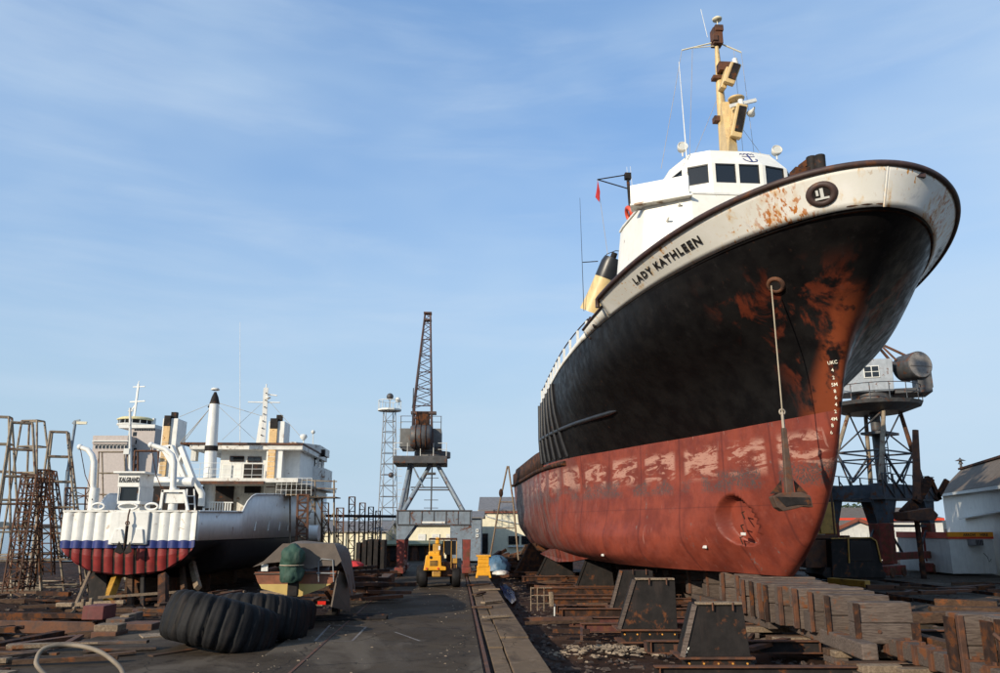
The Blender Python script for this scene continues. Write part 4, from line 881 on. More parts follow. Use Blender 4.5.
def quad(c, w, d, rz=0.0):
    c = Vector(c); cs, sn = math.cos(rz), math.sin(rz)
    return [c + Vector((x * cs - y * sn, x * sn + y * cs, 0)) for x, y in ((-w, -d), (w, -d), (w, d), (-w, d))]
def trestle(lab, pxt, pyt, pxb, Y, wt, wb, nseg=6, db=.9, mat=None, r=.055, skew=0, zb_=-.4, rz=.3):
    top = W(pxt, pyt, Y); bz = Vector((W(pxb, 600, Y).x, Y + skew, zb_))
    return lattice('staging_trestle', lab, 'trestle', quad(bz, wb, db, rz), quad(top, wt, .25, rz), nseg, r, mat or m_pipe, 'pipe trestles beside the small ship', brace=False)
trestle('pale pipe trestle cut by the left edge of the photo', 2, 417, -6, 37, .35, .9)
trestle('tall pipe trestle second from the left edge', 22, 423, 14, 36, .42, 1.05, rz=.5)
trestle('tall pipe trestle with its tips level, third from the left edge', 33, 421, 28, 40, .45, 1.2, rz=-.2)
trestle('shorter pipe trestle directly left of the lamp post', 59.5, 432, 57, 38, .36, 1.15, 6, rz=.35)
trestle('pale pipe trestle rising in front of the grain silo behind the small ship', 113, 452, 113, 62, 1.0, 1.3, 5, .8, rz=0, r=.06)
trestle('rusty pipe trestle in front of the control tower behind the small ship', 148, 451, 146, 60, .9, 1.2, 4, .8, m_rust, rz=0, r=.08)
def column(lab, pxt, pyt, pxb, pyb, Y, w, nseg, mat=m_rust, r=.026, group='rusty lattice columns', zb_=None, sq=True, Yb=None):
    top = W(pxt, pyt, Y); b = W(pxb, pyb, Yb or Y); return lattice('lattice_column', lab, 'lattice column', quad(b, w, w, .25), quad(top, w, w, .25), nseg, r, mat, group, square=sq)
column('dark rusty lattice column leaning right at the far left of the yard', 31, 475, 12, 592, 33, .28, 12, m_rust)
column('second rusty lattice column leaning beside the dark one near the left edge', 38, 478, 24, 590, 33.5, .28, 12, m_rustd)
column('blackish lattice column standing behind the trestles left of the stern', 45, 470, 47, 575, 36, .24, 11, m_rustd)
column('thin lattice stack close to the lamp post base', 50, 471, 62, 560, 38, .22, 9, m_rustd)
column('short rusty lattice stub at the left corner of the ribbed stern', 78, 488, 77, 515, 40, .45, 3, m_rust)
column('red rusted lattice column in front of the ship side, leftmost right of the ship', 303, 495, 301, 560, 41, .26, 8, m_rust, .05)
column('dark lattice column under the scaffold stair', 325, 503, 325, 565, 44, .19, 7, m_rustd)
column('shorter lattice column with brown cap behind the boat tarpaulin', 340, 508, 339, 560, 44, .19, 7, m_rust)
column('tallest slim lattice column right of the tarpaulin', 352, 497, 351, 566, 46, .17, 9, m_rustd)
column('second slim lattice column in the row left of the grey crane', 362.5, 503, 361, 566, 50, .17, 9, m_rustd)
column('third slim lattice column in the row left of the grey crane', 371, 507, 370, 565, 54, .16, 9, m_rustd)
column('last slim lattice column in the row, beside the crane leg', 378, 511, 377, 565, 58, .16, 9, m_rustd)
# scaffold stair with platform beside the ship
sc = thing('scaffold_stair', 'weathered pipe scaffold with railed platform and stair against the small ship', 'scaffold', (0, 0, 0))
for px in (276, 290, 315, 334, 322):
    part('standard', MB().tube(W(px, 560, 44), W(px, 480 if px != 322 else 497, 44), .05), m_pipe, sc)
part('platform', MB().box(*(lambda a, b: (a.x, b.x, 43.5, 45, a.z - .06, a.z))(W(266, 494.5, 44), W(312, 494.5, 44))), m_plank, sc); part('platform', MB().box(*(lambda a, b: (a.x, b.x, 43.5, 45, a.z - .06, a.z))(W(310, 497, 44), W(337, 497, 44))), m_plank, sc)
for a, b in (((266, 480), (312, 480)), ((266, 487), (312, 487)), ((310, 480.5), (337, 481.5)), ((310, 488), (337, 489)), ((312, 495), (296, 530)), ((318, 495), (302, 530)), ((310, 500), (325, 535)), ((316, 498), (332, 535)), ((322, 530), (334, 512)), ((338, 508), (338, 545))): part('rail', MB().tube(W(*a, 44), W(*b, 44), .035, None, 5), m_pipe, sc)
for k in range(6): part('stair_tread', MB().bar(W(311 - k * 2.6, 500 + k * 6, 44), W(318 - k * 2.6, 500 + k * 6, 44), .25, .04), m_plank, sc)
part('white_tank', MB().tube(W(309, 533, 43), W(319, 533, 43), .42, .42, 16), m_white, sc)
# lamp post
lp = thing('lamp_post', 'slim grey lamp post with a single lantern arm behind the pipe trestles', 'lamp post', W(60, 560, 42))
o_ = lp.location; pt_ = W(75.5, 421, 42) - o_
part('pole', MB().tube((0, 0, 0), (W(68, 470, 42) - o_), .13, .10, 8).tube(W(68, 470, 42) - o_, pt_, .08, .07, 8), m_greycrane, lp)
part('arm', MB().bar(pt_, W(80, 420, 42) - o_, .08, .08).bar(W(73, 424, 42) - o_, pt_, .12, .12), m_greycrane, lp)
part('lantern', MB().prism([(0, -.14), (.5, -.04), (.5, .04), (0, .14)], -.07, .07, 0, Matrix.Translation(W(77.5, 423, 42) - o_)), m_cream, lp)
# ================================================================ grain silo and control tower far behind
SY = 150.0
si = thing('silo_building', 'pale concrete silo block with a dark window strip and a round topped tower', 'building', (W(120, 520, SY).x, SY, -.5)); so = Vector(si.location)
def sb(name, x0, x1, y0, y1, dY, dep, mat, parent=None, z0=None, bevel=0):
    a = W(x0, y1, SY + dY) - so; b = W(x1, y0, SY + dY) - so; return part(name, MB().box(a.x, b.x, dY, dY + dep, a.z if z0 is None else z0, b.z), mat, parent or si, None, bevel)
a, b = W(93, 444, SY) - so, W(127, 444, SY) - so; a2 = W(82, 520, SY) - so
part('wall', MB().add([(a2.x, 0, 0), (b.x, 0, 0), (b.x, 0, a.z), (a.x, 0, a.z), (a2.x, 16, 0), (b.x, 16, 0), (b.x, 16, a.z), (a.x, 16, a.z)], [(0, 1, 2, 3), (4, 7, 6, 5), (0, 3, 7, 4), (1, 5, 6, 2), (3, 2, 6, 7)]), m_silo, si)
sb('parapet', 92, 128, 435.5, 444, -.4, 15, m_silo, z0=None); sb('ledge', 92, 128, 440.5, 441.5, -.7, .3, m_wallw)
for i in range(9): f_ = sb('window', 94.5 + i * 3.7, 97.4 + i * 3.7, 445, 448.6, -.1, .12, m_wallw); sb('pane', 94.8 + i * 3.7, 97.1 + i * 3.7, 445.3, 448.3, -.16, .06, m_glass, f_)
tw = sb('tower', 118.5, 155.5, 428, 520, 3, 14, m_silo, z0=0)
sb('tower_neck', 118.5, 155, 424.5, 428, 2.6, 13, m_wallw, tw)
for i in range(9): sb('pane', 134 + i * 2.4, 135.8 + i * 2.4, 429, 430.6, 2.9, .1, m_glass, tw)
for k in range(7): sb('stair_window', 132.5, 136.5, 432 + k * 8, 436 + k * 8, 2.92, .1, m_glass, tw)
c = W(136, 420, SY + 8) - so; zz = lambda py: (W(136, py, SY + 8) - so).z
ct = part('control_room', MB().lathe([(2.9, zz(425)), (3.1, zz(424.5)), (3.2, zz(421))], 24, 0, Matrix.Translation((c.x, 8, 0)), False), m_glass, si)
part('control_roof', MB().lathe([(3.4, zz(421)), (3.6, zz(420)), (2.9, zz(418)), (.01, zz(417.4))], 24, 0, Matrix.Translation((c.x, 8, 0))), paint('yellowed_roof_rim', (.62, .55, .30), .7), ct)
part('control_rim', MB().lathe([(2.8, zz(428)), (3.5, zz(425.6)), (3.5, zz(424.8)), (2.8, zz(424.8))], 24, 0, Matrix.Translation((c.x, 8, 0))), m_wallw, ct)
for k in range(14): an_ = math.pi * 2 * k / 14; part('window_post', MB().bar((c.x + 3.22 * math.cos(an_), 8 + 3.22 * math.sin(an_), zz(425)), (c.x + 3.22 * math.cos(an_), 8 + 3.22 * math.sin(an_), zz(421)), .12, .12), m_wallw, ct)
P_ = lambda x, y: W(x, y, SY + 8) - so
part('radar_mast', MB().bar(P_(134, 418), P_(138.5, 384), .35, .35).bar(P_(130, 402), P_(145, 401), .25, .25).bar(P_(133, 387), P_(145, 386.5), .2, .2).bar(P_(130, 412), P_(136, 404), .2, .2).bar(P_(138, 384), P_(139, 381), .12, .12), m_white, si)
part('roof_box', MB().box(*(lambda a, b: (a.x, b.x, 8, 9, a.z, b.z))(P_(151.5, 428), P_(154, 418))), m_wallw, si)
# ================================================================ far sheds on the left and centre
def wallbox(root, o, x0, x1, y0, y1, Y, dep, mat, name='wall'):
    a = W(x0, y1, Y) - o; b = W(x1, y0, Y) - o; return part(name, MB().box(a.x, b.x, Y - o.y, Y - o.y + dep, -.4, b.z), mat, root)
def gableroof(root, o, x0, x1, ye, yr, Y, dep, mat, ovh=.3):
    a = W(x0, ye, Y) - o; b = W(x1, ye, Y) - o; zr = (W(x0, yr, Y + dep / 2) - o).z; y0 = Y - o.y - ovh; y1 = Y - o.y + dep + ovh; ym = (y0 + y1) / 2
    mb = MB(); t_ = .12; mb.add([(a.x - .3, y0, a.z), (b.x + .3, y0, a.z), (b.x + .3, ym, zr), (a.x - .3, ym, zr), (b.x + .3, y1, a.z), (a.x - .3, y1, a.z)] + [(x, y, z - t_) for x, y, z in [(a.x - .3, y0, a.z), (b.x + .3, y0, a.z), (b.x + .3, ym, zr), (a.x - .3, ym, zr), (b.x + .3, y1, a.z), (a.x - .3, y1, a.z)]],
        [(0, 1, 2, 3), (3, 2, 4, 5), (7, 6, 9, 8), (8, 9, 11, 10), (0, 6, 7, 1), (5, 4, 10, 11), (0, 3, 9, 6), (1, 7, 8, 2), (3, 5, 11, 9), (2, 8, 10, 4)]); return part('roof', mb, mat, root)
def gends(root, o, x0, x1, ye, yr, Y, dep, mat):
    a = W(x0, ye, Y) - o; b = W(x1, ye, Y) - o; zr = (W(x0, yr, Y + dep / 2) - o).z; y0 = Y - o.y
    for xx in (a.x + .05, b.x - .05): part('gable_end', MB().add([(xx, y0, a.z - .1), (xx, y0 + dep, a.z - .1), (xx, y0 + dep / 2, zr - .15), (xx + .04, y0, a.z - .1), (xx + .04, y0 + dep, a.z - .1), (xx + .04, y0 + dep / 2, zr - .15)], [(0, 2, 1), (3, 4, 5), (0, 3, 5, 2), (2, 5, 4, 1)]), mat, root)
def shed(name, lab, x0, x1, ye, yr, Y, dep, wall, roof):
    o = Vector((W((x0 + x1) / 2, ye, Y).x, Y, 0)); r = thing(name, lab, 'shed', o); wallbox(r, o, x0, x1, ye, 0, Y, dep, wall); gableroof(r, o, x0, x1, ye, yr, Y, dep, roof); gends(r, o, x0, x1, ye, yr, Y, dep, wall); return r, o
def win(root, o, x0, x1, y0, y1, Y, nx=3, ny=2, louv=False, fm=None):
    a = W(x0, y1, Y) - o; b = W(x1, y0, Y) - o; yy = Y - o.y; mb = MB(); fr = .07
    mb.box(a.x, b.x, yy - .06, yy + .02, a.z, a.z + fr).box(a.x, b.x, yy - .06, yy + .02, b.z - fr, b.z).box(a.x, a.x + fr, yy - .055, yy + .02, a.z + fr, b.z - fr).box(b.x - fr, b.x, yy - .055, yy + .02, a.z + fr, b.z - fr)
    f_ = part('window', mb, fm or m_white, root)
    part('pane', MB().box(a.x + fr, b.x - fr, yy - .02, yy - .005, a.z + fr, b.z - fr), m_glass, f_)
    for i in range(1, nx): x = a.x + (b.x - a.x) * i / nx; part('glazing_bar', MB().box(x - .025, x + .025, yy - .05, yy - .025, a.z + fr, b.z - fr), fm or m_white, f_)
    for j in range(1, ny): z = a.z + (b.z - a.z) * j / ny; part('glazing_bar', MB().box(a.x + fr, b.x - fr, yy - .048, yy - .023, z - .025 - (.06 if louv else 0), z + .025 + (.06 if louv else 0)), fm or m_white, f_)
    return f_
def roofsheets(): pass
s1, o1 = shed('cream_shed', 'cream walled shed with dark roof at left behind the lattice columns', 284, 386, 531, 521, 78, 9, m_cream, m_roof)
for i in range(12): x = W(286 + i * 8.4, 531, 77.9).x - o1.x; part('pilaster', MB().box(x - .12, x + .12, -.15, 0, -.3, (W(300, 533, 78)).z), m_cream, s1)
part('wall_lamp', MB().sphere(W(356, 517, 77) - o1, .3, 8), m_white, s1)
s2, o2 = shed('cream_shed', 'cream shed with three louvred windows seen through the grey crane portal', 414, 459, 524.5, 519, 80, 8, m_cream, m_roofb)
for x in (418, 432, 446): win(s2, o2, x, x + 7.5, 534, 540.5, 79.95, 1, 4, True)
s3, o3 = shed('white_shed', 'large cream white shed with steep grey roof left of the red hull', 481, 560, 510, 497, 84, 12, m_cream, m_roof)
a = W(481, 512, 84) - o3; b = W(560, 510, 84) - o3; part('gutter', MB().box(a.x, b.x, -.25, -.02, a.z - .1, a.z + .1), m_brown, s3)
for x in (508.5, 521.5): win(s3, o3, x, x + 10.5, 536, 544.5, 83.95, 4, 3, False, m_blackmat)
part('window_sill', MB().box((W(508, 546, 84) - o3).x, (W(535, 546, 84) - o3).x, -.3, 0, (W(508, 547, 84) - o3).z, (W(508, 545.5, 84) - o3).z), m_wallw, s3)
part('door', MB().box((W(480.5, 546, 84) - o3).x, (W(488, 546, 84) - o3).x, -.1, .02, 0, (W(480, 533.5, 84) - o3).z), m_blackmat, s3)
part('conduit', MB().path([W(484, 513, 83.8) - o3, W(486, 516, 83.8) - o3, W(500, 520, 83.8) - o3, W(526, 525, 83.8) - o3], .05), m_wallw, s3)
s4, o4 = shed('grey_shed', 'small blue grey lean-to shed between the crane leg and the cream white shed', 458, 481, 517, 511, 76, 6, m_greycrane, m_roof)
for y in (529, 534): win(s4, o4, 476, 478.6, y, y + 3.2, 75.95, 1, 1)
s5, o5 = shed('low_shed', 'low dull green roofed shed behind the yellow loader', 386, 440, 544, 540.5, 66, 5, m_rustd, paint('olive_roof', (.16, .16, .08), .8))
for i in range(7): x = W(390 + i * 7.2, 560, 65.9).x - o5.x; part('door_panel', MB().box(x, x + .45, -.06, 0, 0, 1.2), m_rust if i % 2 else m_blackmat, s5)
rs = 'ribs'
# ================================================================ GREY PORTAL CRANE IN THE MIDDLE
CY = 46.0
cr = thing('portal_crane', 'grey portal crane with red feet and a raised dark lattice jib in the middle', 'crane', (W(432, 560, CY).x, CY, 0), FA)
co = Vector(cr.location); CI = (Matrix.Translation(co) @ Matrix.Rotation(FA, 4, 'Z')).inverted()
def c_(px, py, dy=0.0): return CI @ W(px, py, CY + dy)
D = 3.6
XL, XR = -1.80, 1.96
zA, zB_, zC = 2.0, 2.85, 3.58
for y in (0, D):
    for sx, x in ((-1, XL), (1, XR)):
        lg = part('leg', MB().prism([(x - .19, y - .25), (x + .19, y - .25), (x + .19, y + .25), (x - .19, y + .25)], .45, zA, 0, None, [(x - .23, y - .28), (x + .23, y - .28), (x + .23, y + .28), (x - .23, y + .28)]), m_redleg, cr, 'red painted foot of the leg', .02)
        o1_ = MB(); o1_.add([(x - .24, y - .29, zA + .003), (x + .24, y - .29, zA + .003), (x + .24, y + .29, zA + .003), (x - .24, y + .29, zA + .003)] + [(x - (.26 if sx < 0 else .85), y - .31, zB_), (x + (.85 if sx < 0 else .26), y - .31, zB_), (x + (.85 if sx < 0 else .26), y + .31, zB_), (x - (.26 if sx < 0 else .85), y + .31, zB_)], [(0, 1, 2, 3), (4, 7, 6, 5), (0, 4, 5, 1), (1, 5, 6, 2), (2, 6, 7, 3), (3, 7, 4, 0)])
        part('haunch', o1_, m_greycrane, cr)
        part('bogie', MB().box(x - .25, x + .25, y - .9, y + .9, .18, .5), m_redleg, cr, bevel=.03)
        for dy in (-.6, .6): part('wheel', MB().tube((x - .1, y + dy, .22), (x + .1, y + dy, .22), .22, .22, 14), m_rustd, cr)
    part('portal_beam', MB().box(XL - .27, XR + .27, y - .32, y + .32, zB_ + .003, zC), m_greycrane, cr)
    for k in range(7): x = XL - .2 + k * .69; part('stiffener', MB().box(x - .025, x + .025, y - .35, y - .32, zB_, zC), m_darkcrane, cr)
    part('beam_flange', MB().box(XL - .3, XR + .3, y - .38, y + .38, zC + .002, zC + .06), m_darkcrane, cr); part('beam_flange', MB().box(XL - .2, XR + .2, y - .38, y + .38, zB_ - .06, zB_ - .001), m_darkcrane, cr)
for x in (XL, XR): part('side_beam', MB().box(x - .3, x + .3, .33, D - .33, zB_ + .05, zC - .02), m_greycrane, cr); part('sill_beam', MB().box(x - .2, x + .2, .5, D - .5, .5, .8), m_redleg, cr)
part('beam_plate', MB().box(-.6, .7, -.36, -.325, zB_ + .05, zB_ + .15), m_white, cr)
zp0 = c_(430, 463).z; zp1 = c_(430, 455.5).z
for y in (0, D):
    for a, b in (((XL - .1), c_(409, 463).x), (XR - .2, c_(437, 463).x)): part('tower_leg', MB().tube((a, y, zC), (b, D / 2 + (-.7 if y == 0 else .7), zp0), .13, .12, 8), m_greycrane, cr)
part('tower_brace', MB().tube((XL + .1, 0, zC), (c_(430, 463).x, D / 2 - .6, zp0), .14, .13, 8), m_greycrane, cr)
part('tower_brace', MB().tube((c_(411, 463).x, .8, zp0), (-.6, .4, c_(420, 487).z), .05), m_greycrane, cr)
for zz_, xa, xb in ((c_(430, 487).z, -1.35, 1.1), (c_(430, 489.5).z, -1.3, 1.15)): part('tower_tie', MB().tube((xa, .5, zz_), (xb, .5, zz_), .04), m_darkcrane, cr)
part('work_platform', MB().box(-.5, .1, .3, .9, c_(430, 474).z, c_(430, 472).z), m_darkcrane, cr)
part('centre_cable', MB().tube((-.15, D / 2, zp0), (-.15, D / 2, zC), .03), m_darkcrane, cr)
xa, xb = c_(393, 460).x, c_(447, 460).x
part('slew_platform', MB().box(xa, xb, .2, 3.4, zp0, zp1), m_darkcrane, cr, bevel=.03)
for x in np.linspace(xa + .05, xb - .05, 5):
    part('rail_post', MB().tube((x, .25, zp1), (x, .25, zp1 + .75), .022, None, 5), m_wallw, cr)
for h in (.38, .75): part('hand_rail', MB().tube((xa, .25, zp1 + h), (xa + .5, .25, zp1 + h), .02, None, 5), m_wallw, cr); part('hand_rail', MB().tube((xb - .55, .25, zp1 + h), (xb, .25, zp1 + h), .02, None, 5), m_wallw, cr)
part('slew_ring', MB().tube((-.15, D / 2, zp1), (-.15, D / 2, zp1 + .35), 1.1, 1.1, 20), m_darkcrane, cr)
x0, x1 = c_(399, 440).x, c_(441, 440).x; zh0, zh1 = zp1 + .4, c_(420, 427).z
hz_ = part('machinery_house', MB().box(x0, x1, .7, 3.6, zh0 + .15, zh1), paint('dull_grey_house', (.13, .13, .125), .6, .2, .2, 2, .3), cr, bevel=.02)
part('house_skirt', MB().prism([(x0 - .05, zh0 + .18), (x0 + .5, zh0 - .1), (x1 - .5, zh0 - .1), (x1 + .05, zh0 + .18)], -.9, -.62, 0, Matrix.Rotation(R(90), 4, 'X')), m_darkcrane, hz_)
xm = c_(420.5, 440).x
part('counterweight_drum', MB().lathe([(.001, -.62), (.62, -.62), (.70, -.5), (.72, 0), (.70, .5), (.62, .62), (.001, .62)], 28, 0, Matrix.Translation((xm, .45, (zh0 + zh1) / 2 + .1)) @ Matrix.Rotation(R(90), 4, 'Y')), m_darkcrane, cr)
for k in (-.3, 0, .3): part('drum_rib', MB().lathe([(.70, -.03), (.75, -.02), (.75, .02), (.70, .03)], 28, 0, Matrix.Translation((xm + k, .45, (zh0 + zh1) / 2 + .1)) @ Matrix.Rotation(R(90), 4, 'Y')), m_rustd, cr)
for x in (x0 + .03, x1 - .03): part('rail_post', MB().tube((x, .8, zh1), (x, .8, zh1 + .75), .025, None, 5), m_darkcrane, cr)
for h in (.4, .75): part('hand_rail', MB().tube((x0, .8, zh1 + h), (x0 + .7, .8, zh1 + h), .018, None, 5), m_darkcrane, cr); part('hand_rail', MB().tube((x1 - .8, .8, zh1 + h), (x1, .8, zh1 + h), .018, None, 5), m_darkcrane, cr)
# A-tower and jib
jl, jr, jt0, jt1 = c_(411.5, 445), c_(432, 445), c_(425, 313, 1.5), c_(430.5, 313, 1.5)
B4 = [Vector((jl.x, .55, jl.z)), Vector((jr.x, .55, jr.z)), Vector((jr.x - .1, 1.3, jr.z)), Vector((jl.x + .1, 1.3, jl.z))]
M4 = [Vector((c_(413, 404).x, .75, c_(413, 404).z)), Vector((c_(431, 404).x, .75, c_(413, 404).z)), Vector((c_(431, 404).x, 1.7, c_(413, 404).z)), Vector((c_(413, 404).x, 1.7, c_(413, 404).z))]
T4 = [jt0, jt1, jt1 + Vector((0, .35, 0)), jt0 + Vector((0, .35, 0))]
mj = paint('brown_jib_steel', (.075, .045, .04), .6, .3, .4, 3, .2)
for i in range(4): part('jib_chord', MB().tube(B4[i], M4[i], .07), mj, cr); part('jib_chord', MB().tube(M4[i], T4[i], .065, .05), mj, cr)
for k in range(17):
    f, g = k / 17, (k + 1) / 17; P = [M4[i].lerp(T4[i], f) for i in range(4)]; Q = [M4[i].lerp(T4[i], g) for i in range(4)]
    for i in range(4):
        j = (i + 1) % 4; part('jib_lace', MB().tube(P[i] if k % 2 else P[j], Q[j] if k % 2 else Q[i], .022, None, 4), mj, cr)
    if k % 3 == 0: part('jib_strut', MB().tube(P[0], P[1], .03, None, 4), mj, cr)
for f in (.25, .45, .7): P = [B4[i].lerp(M4[i], f) for i in range(4)]; part('jib_strut', MB().bar(P[0], P[1], .1, .12), mj, cr); part('jib_lace', MB().tube(P[0], B4[1].lerp(M4[1], f - .2), .03, None, 4), mj, cr)
part('jib_winch', MB().box(M4[0].x + .15, M4[1].x - .1, .6, 1.5, M4[0].z - 1.25, M4[0].z - .35), m_rustd, cr, bevel=.05); part('jib_pivot', MB().box(jl.x - .12, jr.x + .2, .6, 1.2, M4[0].z - .5, M4[0].z - .35), mj, cr)
part('jib_head', MB().box(jt0.x - .08, jt1.x + .08, 1.4, 1.9, jt0.z - .5, jt0.z - .4).box(jt0.x - .08, jt1.x + .08, 1.4, 1.9, jt0.z - .04, jt0.z + .05), mj, cr)
part('luff_rope', MB().tube(c_(412, 408), c_(424, 340, 1), .02, None, 4), m_darkcrane, cr); part('side_stay', MB().tube(c_(412, 430), c_(413.5, 388, .5), .03, None, 4), m_darkcrane, cr)
# yard light tower
m_ltower = paint('dull_galvanised_steel', (.22, .22, .22), .6, .2, .2, 3, .2)
lt = lattice('floodlight_tower', 'slim pale lattice floodlight tower with caged top beside the grey crane', 'light tower', quad(W(387, 545, 72), .75, .75, .4), quad(W(389.5, 411, 72), .45, .45, .4), 12, .042, m_ltower)
lo = Vector(lt.location); e = W(389.5, 411, 72) - lo
for k in range(20): z = k * e.z / 20; part('ladder_rung', MB().tube((1.0 + e.x * k / 20, -.9, z), (1.35 + e.x * k / 20, -.9, z), .025, None, 4), m_wallw, lt)
part('platform', MB().lathe([(.01, 0), (1.1, 0), (1.1, .15), (.01, .15)], 12, 0, Matrix.Translation(e), False), m_wallw, lt)
for k in range(9): a = k * 2 * math.pi / 9; part('rail_post', MB().tube(e + Vector((1.05 * math.cos(a), 1.05 * math.sin(a), .1)), e + Vector((1.05 * math.cos(a), 1.05 * math.sin(a), .95)), .03, None, 4), m_wallw, lt)
part('hand_rail', MB().path([e + Vector((1.05 * math.cos(k * math.pi / 8), 1.05 * math.sin(k * math.pi / 8), .95)) for k in range(17)], .035, 4), m_wallw, lt)
part('floodlight', MB().sphere(e + Vector((0, 0, 1.35)), .33, 8).tube(e, e + Vector((0, 0, 1.2)), .05), m_darkcrane, lt); part('floodlight', MB().sphere(e + Vector((.75, 0, 1.05)), .25, 8), m_wallw, lt)
part('mid_lamp', MB().sphere(W(391, 475, 71) - lo, .25, 6), m_darkcrane, lt)
ln = thing('antenna_mast', 'thin lattice mast rising behind the middle crane portal', 'mast', (W(430.5, 530, 90).x, 90, 0)); 
part('mast', MB().tube((0, 0, 0), (0, 0, ZH(468, 90)), .09, .06), m_darkcrane, ln)
for py in (478, 490, 500, 508): part('yard', MB().tube((-.8, 0, ZH(py, 90)), (.8, 0, ZH(py, 90)), .04), m_darkcrane, ln)
# overhead pipe between columns and crane leg
o = part('overhead_pipe', MB().tube(W(290, 515.5, 60), W(397, 516.5, 60), .11), m_blackmat, None); tag(o, 'long dark horizontal pipe running behind the lattice columns to the grey crane leg', 'pipe')
# ================================================================ yellow loader
lY = 37.0; ld = thing('yellow_loader', 'old yellow yard loader with open cab parked between the crane legs', 'loader', (W(441, 575, lY).x, lY, 0), FA)
def l_(px, py, dy=0.0): p = W(px, py, lY + dy) - Vector(ld.location); return p
def lb(name, x0, x1, y0, y1, dy, dep, mat, bevel=.02, parent=None):
    a = l_(x0, y1, dy); b = l_(x1, y0, dy); return part(name, MB().box(a.x, b.x, dy, dy + dep, a.z, b.z), mat, parent or ld, None, bevel)
part('counterweight', MB().prism([(l_(423.5, 570).x, l_(0, 570.5).z), (l_(446, 570).x, l_(0, 570.5).z), (l_(446, 570).x, l_(0, 567).z), (l_(441.5, 566).x, l_(0, 566).z), (l_(441, 556).x, l_(0, 555.5).z), (l_(426, 556).x, l_(0, 555.5).z)], .0, 1.0, 0, Matrix.Translation((0, 0, 0)) @ Matrix.Rotation(R(90), 4, 'X')), m_yellow, ld, None, .03).location = (0, 1.0, 0)
lb('engine_hood', 428.5, 440, 551.5, 556, .1, 1.0, m_yellow, .05)
lb('exhaust_stack', 435.5, 439.5, 537.5, 544, .2, .3, m_yellow, .04); lb('stack_base', 433, 441, 544, 552, .25, .5, m_ochre, .03)
part('filler_cap', MB().tube(l_(431, 557.5, -.02), l_(431, 557.5, .06), .07, None, 10), m_blackmat, ld)
lb('roof', 429, 457.5, 538.5, 540, .2, 2.2, m_rustd, .01)
for x0 in (429, 443.5, 451, 456.3): lb('cab_post', x0, x0 + 1.2, 540, 568, .3, .06, m_ochre, .005)
lb('cab_back', 444, 457, 541, 553, 1.4, .05, m_blackmat, 0); lb('cab_panel', 442, 456, 562, 576, .4, 1.4, m_rust, .02); lb('tool_box', 453, 457.5, 558.5, 563.5, .2, .5, m_ochre, .02)
lb('chassis', 428, 454, 571, 577, .5, 2.4, m_rustd, .02); lb('tow_hitch', 432, 441, 571, 577, .05, .5, m_ochre, .05)
lb('round_mirror', 438.6, 440.6, 546, 550, .15, .04, m_white, .01)
part('cab_glass', MB().box(l_(445, 0 or 545).x, l_(456, 545).x, .34, .35, l_(0, 555).z, l_(0, 541).z), m_glass, ld)
part('seat', MB().box(l_(446, 560).x, l_(452, 560).x, .9, 1.3, l_(0, 562).z, l_(0, 553).z), m_blackmat, ld, None, .04)
part('hydraulic_hose', MB().path([l_(441, 552, .1), l_(444, 557, .05), l_(443, 565, .1), l_(440, 571, .2)], .025, 6), m_blackmat, ld)
part('hydraulic_hose', MB().path([l_(427, 556, .1), l_(424, 562, .0), l_(425, 571, .1)], .025, 6), m_blackmat, ld)
for x in (426.5, 438): part('tail_lamp', MB().tube(l_(x, 568.5, -.05), l_(x, 568.5, .02), .045, None, 8), m_redtrim, ld)
lb('grille', 429.5, 437.5, 560.5, 566, -.03, .04, m_ochre, .01)
for k in range(4): lb('grille_slot', 430, 437, 561 + k * 1.3, 561.5 + k * 1.3, -.04, .02, m_blackmat, 0)
for x in (424, 457):
    for dy in (.6, 2.6):
        c = l_(x, 575, dy); w_ = part('wheel', MB().lathe([(.2, -.2), (.40, -.2), (.45, -.12), (.45, .12), (.40, .2), (.2, .2)], 20, 0, Matrix.Translation((c.x, dy, .45)) @ Matrix.Rotation(R(90), 4, 'Y')), m_rubber, ld); part('rim', MB().lathe([(.001, -.12), (.2, -.14), (.2, .14), (.001, .12)], 12, 0, Matrix.Translation((c.x, dy, .45)) @ Matrix.Rotation(R(90), 4, 'Y')), m_ochre, w_)
yb = thing('yellow_cabinet', 'small yellow steel cabinet standing on legs at the end of the concrete kerb', 'cabinet', W(483.5, 578, 37), FA); yo = Vector(yb.location)
for i in range(3): a = W(478, 567 - i * 3.7, 37) - yo; b = W(489, 563.4 - i * 3.7, 37) - yo; part('panel', MB().box(a.x, b.x, 0, .5, a.z, b.z), m_yellow, yb, bevel=.015)
part('body', MB().box(-.30, .30, .02, .48, .1, (W(483, 566, 37) - yo).z), m_yellow, yb); part('base', MB().prism([(-.36, -.0), (-.30, .28), (.30, .28), (.36, -.0), (.26, 0), (.24, .12), (-.24, .12), (-.26, 0)], -.5, 0, 0, Matrix.Rotation(R(90), 4, 'X')), m_yellow, yb, bevel=.01); part('top', MB().box(-.33, .33, -.02, .52, (W(483, 556, 37) - yo).z - .03, (W(483, 556, 37) - yo).z + .04), m_yellow, yb)
